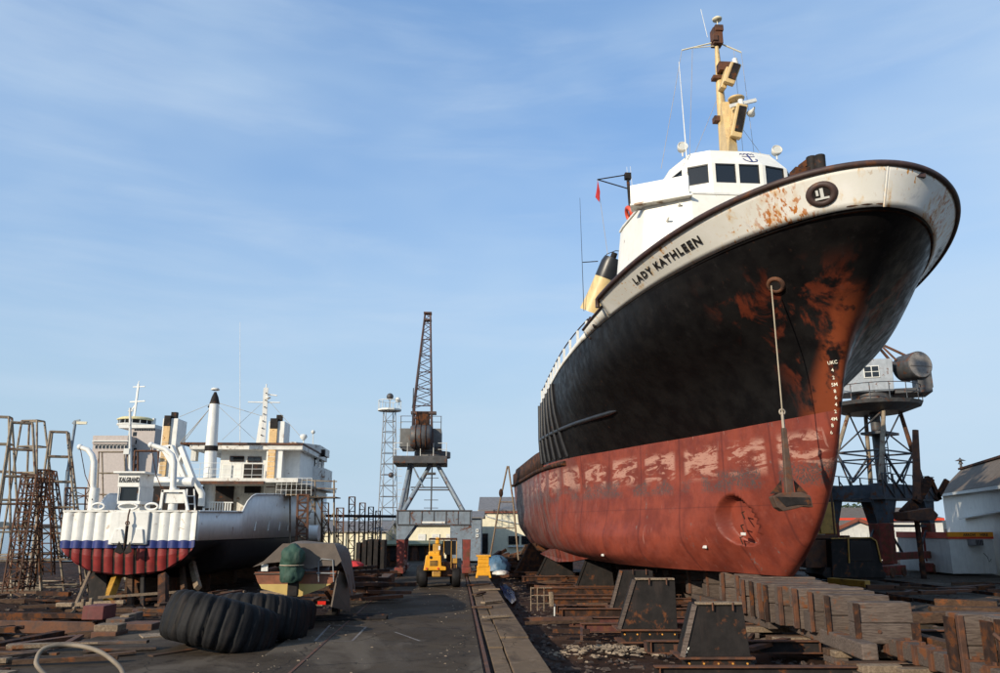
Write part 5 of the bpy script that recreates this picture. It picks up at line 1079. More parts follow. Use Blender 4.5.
# A-frame ladder
al = thing('trestle_ladder', 'tall thin A-frame ladder of pale poles in front of the cream white shed', 'ladder', (W(508, 560, 40).x, 40, -.4)); ao = Vector(al.location)
A_ = lambda x, y, d=0: W(x, y, 40 + d) - ao
for a, b in (((507.5, 466), (490, 558)), ((508.5, 466), (518.5, 560))): part('pole', MB().path([A_(*a), A_((a[0] * .6 + b[0] * .4) + (-.8 if b[0] < 500 else .8), a[1] * .6 + b[1] * .4), A_(*b)], .045, 6), m_plank, al)
for (x0, x1, y) in ((500, 513, 502), (495.5, 514.5, 528)): part('crossbar', MB().tube(A_(x0, y), A_(x1, y), .03), m_plank, al)
part('binding', MB().sphere(A_(501, 493), .11, 6, 0, 2), m_rustd, al)
# ================================================================ RUSTY PORTAL CRANE ON THE RIGHT
e1 = Vector((.775, .632, 0)); RZ = math.atan2(.632, .775)
rc = thing('cab_crane', 'tall portal crane with grey cab, big drum and red legs right of the black bow', 'crane', (21.7, 45, 0), RZ); RM = (Matrix.Translation(Vector(rc.location)) @ Matrix.Rotation(RZ, 4, 'Z')).inverted()
def r_(px, py, Y): return RM @ W(px, py, Y)
PW, PD = 5.4, 3.2; zb0, zb1 = 4.25, 5.35
for (x, y) in ((0, 0), (PW, 0), (0, PD), (PW, PD)):
    part('leg', MB().prism([(x - .28, y - .28), (x + .28, y - .28), (x + .28, y + .28), (x - .28, y + .28)], .7, 2.9, 0, None, [(x - .32, y - .3), (x + .32, y - .3), (x + .32, y + .3), (x - .32, y + .3)]), m_redleg, rc, 'red lower leg', .02)
    dx = 1 if x == 0 else -1
    part('haunch', MB().prism([(x - .32, y - .3), (x + .32, y - .3), (x + .32, y + .3), (x - .32, y + .3)], 2.903, zb0, 0, None, [(x - .45 - (.5 if dx < 0 else 0), y - .34), (x + .45 + (.5 if dx > 0 else 0), y - .34), (x + .45 + (.5 if dx > 0 else 0), y + .34), (x - .45 - (.5 if dx < 0 else 0), y + .34)]), m_rcrane, rc, bevel=.02)
    part('bogie', MB().box(x - 1.1, x + 1.1, y - .35, y + .35, .12, .62), m_redleg, rc, bevel=.04)
    for q_ in (-.7, .7): part('wheel', MB().tube((x + q_, y - .42, .28), (x + q_, y - .36, .28), .26, .26, 14), m_rust, rc)
for y in (0, PD):
    part('sill_beam', MB().box(.3, PW - .3, y - .2, y + .2, .9, 1.3), m_redleg, rc, bevel=.02)
    part('portal_beam', MB().box(-.7, PW + .7, y - .34, y + .34, zb0, zb1 - .25), m_rcrane, rc, bevel=.01)
    part('beam_flange', MB().box(-.75, PW + .75, y - .42, y + .42, zb0 - .05, zb0 + .06), m_darkcrane, rc)
    for k in range(6): x = -.6 + k * 1.3; part('truss_post', MB().box(x - .04, x + .04, y - .40, y - .34, zb0 + .06, zb1 + .3), m_darkcrane, rc)
    for k in range(5): x = -.6 + k * 1.3; part('truss_diagonal', MB().bar((x, y - .38, zb1), (x + 1.3, y - .38, zb0 + .1), .07, .05, 0, (0, 1, 0)), m_darkcrane, rc)
    part('hand_rail', MB().tube((-.7, y - .4, zb1 + .3), (PW + .7, y - .4, zb1 + .3), .03), m_rcrane, rc)
    for (a_, b_) in (((.2, 2.6), (1.6, 1.3)), ((PW - .2, 2.6), (PW - 1.6, 1.3))): part('knee_brace', MB().bar((a_[0], y, a_[1]), (b_[0], y, b_[1]), .1, .1, 0, (0, 1, 0)), m_darkcrane, rc)
for x in (0, PW): part('side_beam', MB().box(x - .3, x + .3, .36, PD - .36, zb0 + .02, zb1 - .3), m_rcrane, rc)
part('lower_tie', MB().bar((.3, 0, 2.75), (PW - .3, 0, 2.75), .14, .12, 0, (0, 1, 0)), m_darkcrane, rc)
cx, cy = PW / 2 + .9, PD / 2; zpl = 10.05
tp = [(cx - 1.1, cy - 1.1), (cx + 1.1, cy - 1.1), (cx + 1.1, cy + 1.1), (cx - 1.1, cy + 1.1)]; bp = [(0, 0), (PW, 0), (PW, PD), (0, PD)]
for i in range(4):
    a = Vector((*bp[i], zb1 - .1)); b = Vector((*tp[i], zpl - .4)); part('tower_leg', MB().tube(a, b, .15, .12, 8), m_pipe if i != 1 else m_rust, rc)
    j = (i + 1) % 4; a2 = Vector((*bp[j], zb1 - .1)); b2 = Vector((*tp[j], zpl - .4))
    m1 = a.lerp(b, .42); m2 = a2.lerp(b2, .42); part('tower_tie', MB().tube(m1, m2, .06), m_darkcrane, rc); part('tower_tie', MB().tube(a.lerp(b, .3), a2.lerp(b2, .3), .05), m_rcrane, rc)
    part('tower_brace', MB().tube(m1, b2, .05), m_darkcrane, rc); part('tower_brace', MB().tube(m1, (a + a2) / 2, .08), m_darkcrane, rc); part('tower_brace', MB().tube(m2, (a + a2) / 2, .05), m_rcrane, rc)
part('centre_post', MB().tube((cx, cy, zb1 - .2), (cx, cy, zpl), .3, .3, 12), m_darkcrane, rc)
part('mid_platform', MB().box(cx - 1.3, cx + .8, cy - 1.0, cy + .4, 8.2, 8.35), m_darkcrane, rc)
for h in np.linspace(5.5, 9.6, 12): part('ladder_rung', MB().tube((cx - .9, cy - .8, h), (cx - .5, cy - .8, h), .03, None, 4), m_darkcrane, rc)
for x_ in (-.9, -.5): part('ladder_rail', MB().tube((cx + x_, cy - .8, 5.3), (cx + x_, cy - .8, 9.9), .035, None, 4), m_darkcrane, rc)
part('round_platform', MB().lathe([(.01, zpl - .45), (1.7, zpl - .45), (2.7, zpl - .1), (2.8, zpl + .12), (.01, zpl + .14)], 20, 0, Matrix.Translation((cx, cy, 0)), False), m_darkcrane, rc)
for k in range(16):
    a = 2 * math.pi * k / 16; p = Vector((cx + 2.75 * math.cos(a), cy + 2.75 * math.sin(a), zpl + .1)); part('rail_post', MB().tube(p, p + Vector((0, 0, 1.0)), .03, None, 5), m_rcrane, rc)
for h in (.5, 1.0): part('hand_rail', MB().path([(cx + 2.75 * math.cos(2 * math.pi * k / 24), cy + 2.75 * math.sin(2 * math.pi * k / 24), zpl + .1 + h) for k in range(25)], .028, 5), m_rcrane, rc)
part('slew_ring', MB().tube((cx, cy, zpl + .12), (cx, cy, zpl + .75), 1.2, 1.2, 20), m_darkcrane, rc)
# rotating upper: cab, drum
UM = Matrix.Translation((cx, cy, zpl + .75)) @ Matrix.Rotation(-RZ - .30, 4, 'Z')
mcab = paint('pale_grey_cab', (.30, .33, .36), .5, .15, .25, 3, .3)
cb2 = part('crane_cab', MB().prism([(-1.75, 0), (1.05, 0.0), (1.15, 2.0), (-1.75, 2.1)], 1.3, 3.1 - 4.4, 0, UM @ Matrix.Rotation(R(90), 4, 'X')), mcab, rc, bevel=.03)
wfr = part('cab_window', MB().box(-.55, .35, -1.36, -1.30, .85, 1.6, 0, UM), m_wallw, cb2)
for a_ in ((-.5, -.13), (-.07, .30)):
    for b_ in ((.90, 1.2), (1.25, 1.55)): part('pane', MB().box(a_[0], a_[1], -1.375, -1.362, b_[0], b_[1], 0, UM), m_glass, wfr)
part('rear_deck', MB().box(1.12, 3.2, -1.1, 1.1, -.15, .15, 0, UM).box(2.5, 3.3, -.9, .9, .15, 1.2, 0, UM), m_darkcrane, rc, bevel=.02)
dm = UM @ Matrix.Translation((2.35, -.5, 1.55)) @ Matrix.Diagonal((.82, .82, .82, 1)) @ Matrix.Rotation(R(-62), 4, 'Z') @ Matrix.Rotation(R(90), 4, 'Y')
part('rope_drum', MB().lathe([(1.0, -.9), (1.02, -.85), (1.02, .85), (1.0, .9), (.001, .9)], 32, 0, dm), m_darkcrane, rc); part('drum_face', MB().lathe([(.001, .93), (.96, .92)], 32, 0, dm).box(-.12, .12, -.9, .9, .9, .97, 0, dm), paint('scraped_grey_plate', (.22, .20, .18), .6, .3, .3, 3, .3), rc)
part('drum_face', MB().lathe([(.001, -.93), (.98, -.92)], 32, 0, dm), paint('scraped_grey_plate', (.22, .20, .18), .6, .3, .3, 3, .3), rc)
for a_, b_ in (((-.2, -.6, 2.05), (.55, -.3, 3.3)), ((1.5, -.6, 2.0), (.6, -.3, 3.3)), ((-.2, .6, 2.05), (.55, .3, 3.3)), ((1.5, .6, 2.0), (.6, .3, 3.3)), ((.55, -.3, 3.3), (2.3, -.3, 2.2)), ((-.6, -.6, 2.05), (-.6, -.6, 2.6)), ((-.1, -.6, 2.6), (-.6, -.6, 2.6))): part('mast_frame', MB().bar(UM @ Vector(a_), UM @ Vector(b_), .13, .13), m_rust, rc)
part('jib_rope', MB().tube(UM @ Vector((.55, 0, 3.3)), UM @ Vector((.3, 0, 5.3)), .06, None, 6), m_blackmat, rc)
# grab bucket and jib hanging in front of the portal
gb = thing('rusty_grab_arm', 'dark rusty arm and bucket leaning across the right crane portal', 'grab', (23.8, 43.6, 0)); go_ = Vector(gb.location); g_ = lambda x, y: W(x, y or 540, 43.6) - go_
part('arm', MB().bar(g_(916, 502), g_(930, 478), .42, .4, 0, (0, 1, 0)).bar(g_(914, 504), g_(904, 514), .5, .5, 0, (0, 1, 0)), m_rustd, gb, bevel=.03)
part('bucket', MB().prism([(g_(903, 0).x, g_(0, 512).z), (g_(928, 0).x, g_(0, 508).z), (g_(934, 0).x, g_(0, 515).z), (g_(931, 0).x, g_(0, 520).z), (g_(912, 0).x, g_(0, 521).z), (g_(904, 0).x, g_(0, 520).z)], -.8, .8, 0, Matrix.Rotation(R(90), 4, 'X')), m_rust, gb, bevel=.03)
part('column', MB().tube(g_(917.5, 500), g_(915.5, 430), .24, .16, 8), m_rust, gb); part('support', MB().bar(g_(930, 478), g_(940, 500), .2, .2, 0, (0, 1, 0)).bar(g_(947, 480), g_(936, 500), .25, .2, 0, (0, 1, 0)), m_rustd, gb)
part('foot', MB().tube(g_(917, 521), Vector((g_(917, 521).x, 0, 0)), .14, .14, 8), m_rustd, gb)
# ================================================================ sheds on the right
def P3(o, px, py, Y): return W(px, py, Y) - o
r1 = thing('big_white_shed', 'large white shed with weathered grey roof at the right edge', 'shed', (W(946, 560, 62).x, 62, 0)); ro = Vector(r1.location)
dv = Vector((-.245, -1, 0)).normalized()          # the long wall runs towards the camera and right
A = P3(ro, 945, 492, 62); A.z = ZH(492, 62); 
nearY = 40.0; B = W(1018, 481.5, nearY) - ro; A0 = Vector((A.x, A.y, 0)); B0 = Vector((B.x, B.y, 0)); zc_ = (A.z + B.z) / 2 - .0
inn = Vector((-(B0 - A0).y, (B0 - A0).x, 0)).normalized(); inn = inn if inn.x > 0 else -inn
th_ = 14.0
def quadwall(nm, pts, mat, parent, thick=.2):
    n_ = (Vector(pts[1]) - Vector(pts[0])).cross(Vector(pts[3]) - Vector(pts[0])).normalized() * thick; m = MB(); m.add([Vector(p) for p in pts] + [Vector(p) + n_ for p in pts], [(0, 1, 2, 3), (7, 6, 5, 4), (0, 4, 5, 1), (1, 5, 6, 2), (2, 6, 7, 3), (3, 7, 4, 0)]); return part(nm, m, mat, parent)
zE = A.z; Z = lambda p, z: Vector((p.x, p.y, z))
zN = B.z
quadwall('wall', [Z(A0, 0), Z(B0, 0), Z(B0, zN), Z(A0, zE)], m_wallw, r1)
quadwall('wall', [Z(A0 + inn * th_, 0), Z(A0, 0), Z(A0, zE), Z(A0 + inn * th_, zE)], m_wallw, r1)
quadwall('wall', [Z(B0, 0), Z(B0 + inn * th_, 0), Z(B0 + inn * th_, zN), Z(B0, zN)], m_wallw, r1); quadwall('gable_end', [Z(B0, zN), Z(B0 + inn * th_, zN), Z(B0 + inn * 5.0, zN + 1.6), Z(B0 + inn * 3.0, zN + 1.5)], m_wallw, r1)
Lw = (B0 - A0).length; dW = (B0 - A0).normalized()
for k in range(int(Lw / 1.0)):
    p = A0 + dW * (k + .5) - inn * .03; quadwall('sheet_seam', [Z(p, .1), Z(p + dW * .05, .1), Z(p + dW * .05, zE - .1), Z(p, zE - .1)], m_wallw, r1, .03)
ridgeZ = ZH(461, 55)
R0 = P3(ro, 961.5, 469, 62 + 3.5); R1 = R0 + dW * 40; R1.z = W(1030, 455, 46).z
part('roof', MB().add([Z(A0 - inn * .5 - dW * .4, zE - .15), Z(B0 - inn * .5 + dW * 3, zN - .15), R1, R0, Z(A0 + inn * th_ - dW * .4, zE), Z(B0 + inn * th_, zN), Z(A0 - inn * .5 - dW * .4, zE - .3), Z(B0 - inn * .5 + dW * 3, zN - .3)], [(0, 1, 2, 3), (3, 2, 5, 4), (0, 3, 4), (6, 7, 1, 0)]), m_roofb, r1)
part('ridge_cap', MB().bar(R0, R1, .5, .15), m_rustd, r1)
part('gutter', MB().bar(Z(A0 - inn * .55 - dW * .5, zE - .28), Z(B0 - inn * .55 + dW * 3, zN - .28), .18, .18), m_wallw, r1)
part('finial', MB().tube(R0, R0 + Vector((0, 0, .5)), .12, .08).lathe([(.01, .95), (.12, .8), (.42, .68), (.05, .66)], 10, 0, Matrix.Translation(R0)).tube(R0 + Vector((0, 0, .4)), R0 + Vector((0, 0, .75)), .2, .06), m_darkcrane, r1)
pa = A0 + dW * (Lw * .36); quadwall('canopy', [Z(pa - inn * .05, ZH(516, 52)), Z(B0 - inn * .05, ZH(516, 52) + .3), Z(B0 - inn * .6, ZH(516, 52) + .15), Z(pa - inn * .6, ZH(516, 52) - .15)], m_wallw, r1, .06)
zc2 = ZH(518, 52) - .1
pb_ = A0 + dW * (Lw * .5); quadwall('big_door', [Z(pb_ - inn * .06, 0), Z(B0 - inn * .06, 0), Z(B0 - inn * .06, zc2), Z(pb_ - inn * .06, zc2)], m_bluewall, r1, .05)
for k in range(5):
    p = A0 + dW * (Lw * (.06 + .075 * k)) - inn * .05; z0, z1_ = ZH(533, 58), ZH(524, 58); f_ = quadwall('window', [Z(p, z0), Z(p + dW * 1.25, z0), Z(p + dW * 1.25, z1_), Z(p, z1_)], m_wallw, r1, .04)
    p2 = p + dW * .12 - inn * .05; quadwall('pane', [Z(p2, z0 + .08), Z(p2 + dW * 1.0, z0 + .08), Z(p2 + dW * 1.0, z1_ - .08), Z(p2, z1_ - .08)], m_glass, f_, .02)
# site hut with the orange sign band
hY = 46.0; ht = thing('site_hut', 'white site hut with orange and red sign band and a window air conditioner', 'hut', (W(972, 570, hY).x, hY, 0), .04); ho = Vector(ht.location); h_ = lambda x, y: W(x, y or 540, hY) - ho
x0, x1 = h_(952.5, 570).x, h_(998, 570).x; z0 = .12; zt2 = h_(970, 532).z; zs2 = h_(970, 538.5).z
part('wall', MB().box(x0, x1, 0, 5.5, z0, zs2 - .0), m_wallw, ht, bevel=.02)
part('sign_band', MB().box(x0 - .04, x1 + .04, -.05, .1, zs2 + .10, zt2), m_orange, ht); part('red_stripe', MB().box(x0 - .04, x1 + .04, -.05, .1, zs2 - .02, zs2 + .098), m_redtrim, ht)
part('side_band', MB().box(x0 - .05, x0 - .0, .1, 5.5, zs2, zt2 - .01), m_redtrim, ht); part('roof', MB().box(x0, x1, .1, 5.5, zs2 + .01, zt2 - .05), m_wallw, ht)
Mt = Matrix(((1, 0, 0), (0, 0, -1), (0, 1, 0))).to_4x4()
for s_, px0_, px1_ in (('ARROW', 962.5, 975.5), ('HIRE', 980, 988)):
    M2 = Mt.copy(); c = h_((px0_ + px1_) / 2, 534.8); M2.translation = Vector((c.x, -.056, c.z)); flattext('sign_lettering', s_, m_ink, ht, M2, .20, (h_(px1_, 534).x - h_(px0_, 534).x), 1.0, .03)
ac = part('air_conditioner', MB().box(h_(967, 0).x, h_(978.5, 0).x, -.45, -.0, h_(0, 545.5).z, h_(0, 539.2).z), m_ltower, ht, bevel=.02)
for k in range(5): x = h_(971, 0).x + k * .09; part('grille_slat', MB().box(x, x + .04, -.47, -.452, h_(0, 545).z, h_(0, 539.8).z), m_blackmat, ac)
for k in range(1, 6): x = x0 + (x1 - x0) * k / 6; part('wall_seam', MB().box(x - .012, x + .012, -.012, -.0, z0, zs2 - .03), m_wallw, ht)
part('leaning_wire', MB().path([h_(984, 553), h_(988, 557), h_(990, 562), h_(992, 559)], .02, 5), m_blackmat, ht)
# middle gable shed, long shed with orange eave, low blue wall
m1_ = thing('gable_shed', 'white gabled shed with brown barge boards behind the right crane', 'shed', (W(861, 560, 66).x, 66, 0)); mo = Vector(m1_.location); m_ = lambda x, y: W(x, y or 540, 66) - mo
gx0, gx1, gz, gzr = m_(832, 0).x, m_(890, 0).x, m_(0, 532.5).z, m_(0, 521).z
part('wall', MB().add([(gx0, 0, 0), (gx1, 0, 0), (gx1, 0, gz), (0, 0, gzr), (gx0, 0, gz), (gx0, 12, 0), (gx1, 12, 0), (gx1, 12, gz), (0, 12, gzr), (gx0, 12, gz)], [(0, 1, 2, 3, 4), (9, 8, 7, 6, 5), (1, 6, 7, 2), (0, 4, 9, 5)]), m_wallw, m1_)
part('roof', MB().add([(gx0 - .3, -.2, gz - .05), (0, -.2, gzr + .08), (gx1 + .3, -.2, gz - .05), (gx0 - .3, 12.2, gz - .05), (0, 12.2, gzr + .08), (gx1 + .3, 12.2, gz - .05)], [(0, 1, 4, 3), (1, 2, 5, 4)]), m_roofb, m1_).modifiers.new('thickness', 'SOLIDIFY').thickness = .06
for a_, b_ in (((gx0 - .3, gz), (0, gzr + .12)), ((0, gzr + .12), (gx1 + .3, gz))): part('barge_board', MB().bar((a_[0], -.28, a_[1]), (b_[0], -.28, b_[1]), .08, .28, 0, (0, 0, 1)), m_brown, m1_)
for k in range(9): x = gx0 + (gx1 - gx0) * (k + .5) / 9; part('sheet_seam', MB().box(x - .02, x + .02, -.03, 0, 0, gz), m_wallw, m1_)
part('green_sign', MB().box(m_(876, 0).x, m_(885.5, 0).x, -.08, -.03, m_(0, 546).z, m_(0, 542.5).z), paint('dark_green_sign', (.02, .07, .05), .5), m1_)
m2_ = thing('long_shed', 'long low shed with grey roof and bright orange eave line behind the gabled shed', 'shed', (W(880, 560, 90).x, 90, 0)); m2o = Vector(m2_.location); n_ = lambda x, y, d=0: W(x, y or 540, 90 + d) - m2o
ax, bx_ = n_(820, 0).x, n_(945, 0).x
part('wall', MB().box(ax, bx_, 0, 14, 0, n_(0, 520).z), m_wallw, m2_); part('eave_board', MB().box(ax, bx_, -.5, -.1, n_(0, 520.5).z, n_(0, 518).z), m_redtrim, m2_)
ez = n_(0, 518).z; part('roof', MB().add([(ax, -.4, ez), (bx_, -.4, ez), (bx_, 9, n_(0, 507.5, 9).z), (ax, 9, n_(0, 507.5, 9).z), (ax, 16, ez), (bx_, 16, ez)], [(0, 1, 2, 3), (3, 2, 5, 4)]), m_roofb, m2_)
# yellow crawler crane hidden behind the forefoot, black cabin with yellow trim
yc = thing('yellow_crane', 'yellow crane house with black engine cabin half hidden behind the red forefoot', 'mobile crane', (W(840, 572, 40).x, 40, 0)); yco = Vector(yc.location); y_ = lambda x, y, d=0: W(x, y or 540, 40 + d) - yco
def yb_(nm, x0, x1, y0, y1, d, dep, mat, bev=.03): a = y_(x0, y1, d); b = y_(x1, y0, d); return part(nm, MB().box(a.x, b.x, d, d + dep, a.z, b.z), mat, yc, None, bev)
for x0_, x1_ in ((802, 811), (811.4, 819), (819.4, 834)): yb_('house_panel', x0_, x1_, 502, 534, 1.2, 2.2, m_ochre)
part('vertical_pipe', MB().tube(y_(835, 535), y_(830.5, 486), .05), m_rust, yc)
yb_('turntable', 800, 838, 535, 539, .8, 3, m_rust); yb_('lower_frame', 806, 829, 540, 568, .6, 1.6, m_rust)
cbn = part('cabin', MB().prism([(y_(829, 0).x, .25), (y_(882, 0).x, .25), (y_(876, 0).x, y_(0, 540).z), (y_(871, 0).x, y_(0, 537.5).z), (y_(831, 0).x, y_(0, 538.5).z)], -2.2, 0, 0, Matrix.Rotation(R(90), 4, 'X')), m_blackmat, yc, None, .04)
for a_, b_ in (((831, 538.5), (871, 537.5)), ((871, 537.5), (876, 541)), ((876, 541), (881, 562)), ((848, 538), (849, 563))): part('yellow_trim', MB().bar(y_(*a_, -.03), y_(*b_, -.03), .05, .12, 0, (0, 1, 0)), m_ochre, cbn)
part('window', MB().add([y_(850, 561, -.03), y_(874, 561, -.03), y_(870.5, 541, -.03), y_(850, 541, -.03)], [(0, 1, 2, 3)]), m_glass, cbn)
part('roof_fitting', MB().box(y_(847, 0).x, y_(853, 0).x, .3, .8, y_(0, 538).z, y_(0, 535.5).z), m_rustd, cbn); part('track', MB().prism([(y_(826, 0).x, .15), (y_(880, 0).x, .15), (y_(884, 0).x, .45), (y_(878, 0).x, .75), (y_(824, 0).x, .75), (y_(820, 0).x, .4)], -2.4, -.1, 0, Matrix.Rotation(R(90), 4, 'X')), m_blackmat, yc)
# distant trees above the roofs
def tree(lab, px, py, Y, h, w_):
    b = W(px, py, Y); t = thing('tree', lab, 'tree', (b.x, Y, 0), 0, 'distant trees above the shed roofs'); top = b.z; rr = random.Random(int(px)); part('trunk', MB().tube((0, 0, 0), (0, 0, top - h * .5), .3, .15), m_rustd, t); mb = MB()
    for _ in range(420):
        a = rr.uniform(0, 6.28); r = rr.random() ** .6 * w_ / 2; z = top - h * rr.random() ** .8 * (.4 + .6 * r / w_); c = Vector((r * math.cos(a), r * math.sin(a), z - rr.random() * .4)); d = [Vector([rr.uniform(-.35, .35) for _ in range(3)]) for _ in range(3)]; mb.add([c + k for k in d], [(0, 1, 2)])
    part('crown', mb, m_leaf, t)
m_leaf = paint('leaf_green', (.05, .075, .035), .8, .5, 0, 2, 0)
for px, py, w_, lb_ in ((846, 503, 5, 'leftmost of the small distant trees above the long shed roof'), (856, 505, 6, 'distant tree second from the left above the long shed roof'), (868, 505, 7, 'widest distant tree above the middle of the long shed roof'), (880, 504, 5, 'rightmost distant tree above the long shed roof, beside the crane leg')): tree(lb_, px, py, 125, 3.5, w_)
# ================================================================ KEEL BLOCKS, BEARERS, CRADLES, CROSS BEAMS
rr = random.Random(11)
def Y_near(y): return y < 16
def keelstack(label, x0, x1, y, dep, ztop, zbot, layers, group, seed=0):
    rq = random.Random(seed + 50); t = thing('keel_block', label, 'keel block', ((x0 + x1) / 2, y, zbot), -ANG * .6 + rq.uniform(-.03, .03), group); w = (x1 - x0) / 2; h = (ztop - zbot) / layers
    for k in range(layers):
        ox = rq.uniform(-.05, .05); ww = w * (1 if k else 1.0) + rq.uniform(-.05, .03)
        tb = part('timber', MB().box(-ww + ox, ww + ox, rq.uniform(-.03, .02), dep, k * h + .004, (k + 1) * h - .006), m_timb if k > layers - 3 or rq.random() < .4 else m_timbb, t, None, .025); tb.rotation_euler = (0, rq.uniform(-.008, .008), rq.uniform(-.02, .02))
    part('strap', MB().box(-w - .045, -w + rq.uniform(.03, .07), -.045, .06, .03, h * layers - .02), rq.choice((m_rust, m_rustd)), t, None, .012)
    if rq.random() < .35: part('strap', MB().box(w - .14, w + .05, -.045, .08, .05, h * layers * .5), m_rustd, t, None, .012)
    if Y_near(y): part('side_plate', MB().box(-w - .055, -w - .035, .1, dep, .1, h * layers - .08), m_rustd, t)
    if rq.random() < .5: part('bolt', MB().tube((-w * .3, -.05, h * .6), (-w * .3, .02, h * .6), .04, None, 8), m_rust, t)
    return t
ordn = 'nearest second third fourth fifth sixth seventh eighth ninth tenth eleventh twelfth thirteenth fourteenth fifteenth sixteenth seventeenth eighteenth nineteenth twentieth'.split()
grp = 'timber keel blocks in the row under the tug'
ys = [18.3, 19.5, 20.15, 20.8, 21.45, 22.1, 22.8, 23.5, 24.3, 25.2, 26.4, 27.8, 29.4, 31.5, 34, 37, 41, 45, 49, 53]
for i, y in enumerate(ys):
    f = min(1, i / 5); xr = 9.25 if i < 9 else X0 - .073 * (y - 20.4) + .75; xl = 7.95 - .75 * f if i < 6 else xr - 2.0
    zt = [1.06, 1.12, 1.16][i] if i < 3 else 1.19
    lab = 'strapped timber keel block, %s in the row counting from the one before the forefoot' % ordn[i] if i else 'large grey two timber keel block standing just in front of the red forefoot'
    keelstack(lab, xl, xr, y, .46 if i < 10 else .6, zt, .18 if i < 14 else -.4, 2 if i < 14 else 4, grp, i)
for i, (x0, x1, y, zt) in enumerate(((8.55, 9.7, 15.3, 1.12), (8.75, 9.9, 14.45, 1.14), (8.9, 10.2, 13.6, 1.12), (9.0, 10.6, 12.7, 1.1))):
    keelstack(('rust edged timber block leftmost in the group at the right edge', 'second timber block in the group at the right edge, with a leaning rusty bar', 'third timber block of the group cut by the right edge of the photo', 'timber block closest to the camera, past the right edge group')[i], x0, x1, y, .5, zt, .0, 2, 'timber blocks at the lower right edge', 30 + i)
plank_thing('rusty bar leaning across the timber blocks at the right edge', (8.6, 14.4, .9), (9.3, 13.9, .05), .1, .06, m_rust, None, 'bar', 'rusty_bar')
# low cribs and lengthwise bearers under the blocks
def beam(lab, a, b, w, h, mat, name='bearer', cat='timber', group=None, bev=.03):
    a = Vector(a); b = Vector(b); c = (a + b) / 2; o = link(name, MB().bar(a - c, b - c, w, h).mesh(name, mat)); o.location = c; bv(o, bev); return tag(o, lab, cat, group)
gB = 'lengthwise bearers under the keel blocks'
beam('long grey bearer running toward the camera at lower right, bolted with rusty clamps', (8.72, 13.0, .12), (8.75, 18.9, .14), .34, .36, m_timb, group=gB)
beam('short grey bearer left of the long one, ending below the big near keel block', (7.85, 17.6, .12), (8.05, 22.5, .14), .34, .34, m_timb, group=gB)
beam('weathered bearer under the middle of the keel block row', (7.6, 22.8, .12), (7.3, 30.5, .12), .34, .34, m_timb, group=gB)
beam('inner bearer hidden in the shade under the keel block row', (8.9, 19.2, .12), (8.4, 30.5, .12), .34, .34, m_timbb, group=gB)
beam('brown rear bearer behind the long grey one at lower right', (9.8, 13.4, .12), (9.7, 19.5, .12), .32, .34, m_timbb, group=gB)
for k in range(9):
    y = 13.4 + k * .62; o = part('rusty_clamp', MB().box(-.22, .22, -.07, .07, -.19, .215).box(-.05, .05, -.05, .05, .2, .27), m_rust, None, None, .01); o.location = (8.73, y, .12)
    tag(o, 'rusty clamp on the long grey bearer at lower right, %s from the camera' % ('nearest' if k == 0 else ordn[k]), 'clamp', 'rusty clamps on the long bearer')
gc = 'crib timbers under the bearers'
cl = [(7.3, 8.6, 17.3), (7.6, 9.2, 19.2), (7.0, 9.1, 21.4), (7.0, 9.0, 23.6), (6.8, 8.9, 25.9), (6.6, 8.8, 28.2), (8.3, 9.9, 13.8), (8.2, 9.9, 15.4), (8.1, 9.9, 16.9)]
for i, (x0, x1, y) in enumerate(cl):
    t = thing('timber_crib', 'pale timber crib %s' % ('below the near end of the short grey bearer', 'behind the crib at the short bearer end', 'third under the keel block row', 'fourth under the keel block row', 'fifth under the keel block row', 'deepest in shade under the row', 'at the bottom right corner', 'second from the bottom right corner', 'under the middle of the long grey bearer')[i], 'crib', ((x0 + x1) / 2, y, -.5), 0, gc)
    w = (x1 - x0) / 2
    for k in range(3):
        q_ = rr.uniform(-.1, .1)
        if k % 2: part('timber', MB().box(-w, -w + .3, -.35, .35, k * .15 + .002, (k + 1) * .15 - .002), m_timb, t, None, .015); part('timber', MB().box(w - .3, w, -.35, .35, k * .15 + .002, (k + 1) * .15 - .002), m_timbb, t, None, .015)
        else: part('timber', MB().box(-w + q_, w + q_, -.3, -.02, k * .15 + .002, (k + 1) * .15 - .002), (m_timb, m_plank)[k // 2], t, None, .015); part('timber', MB().box(-w - q_, w - q_, .04, .32, k * .15 + .002, (k + 1) * .15 - .002), m_timbb, t, None, .015)
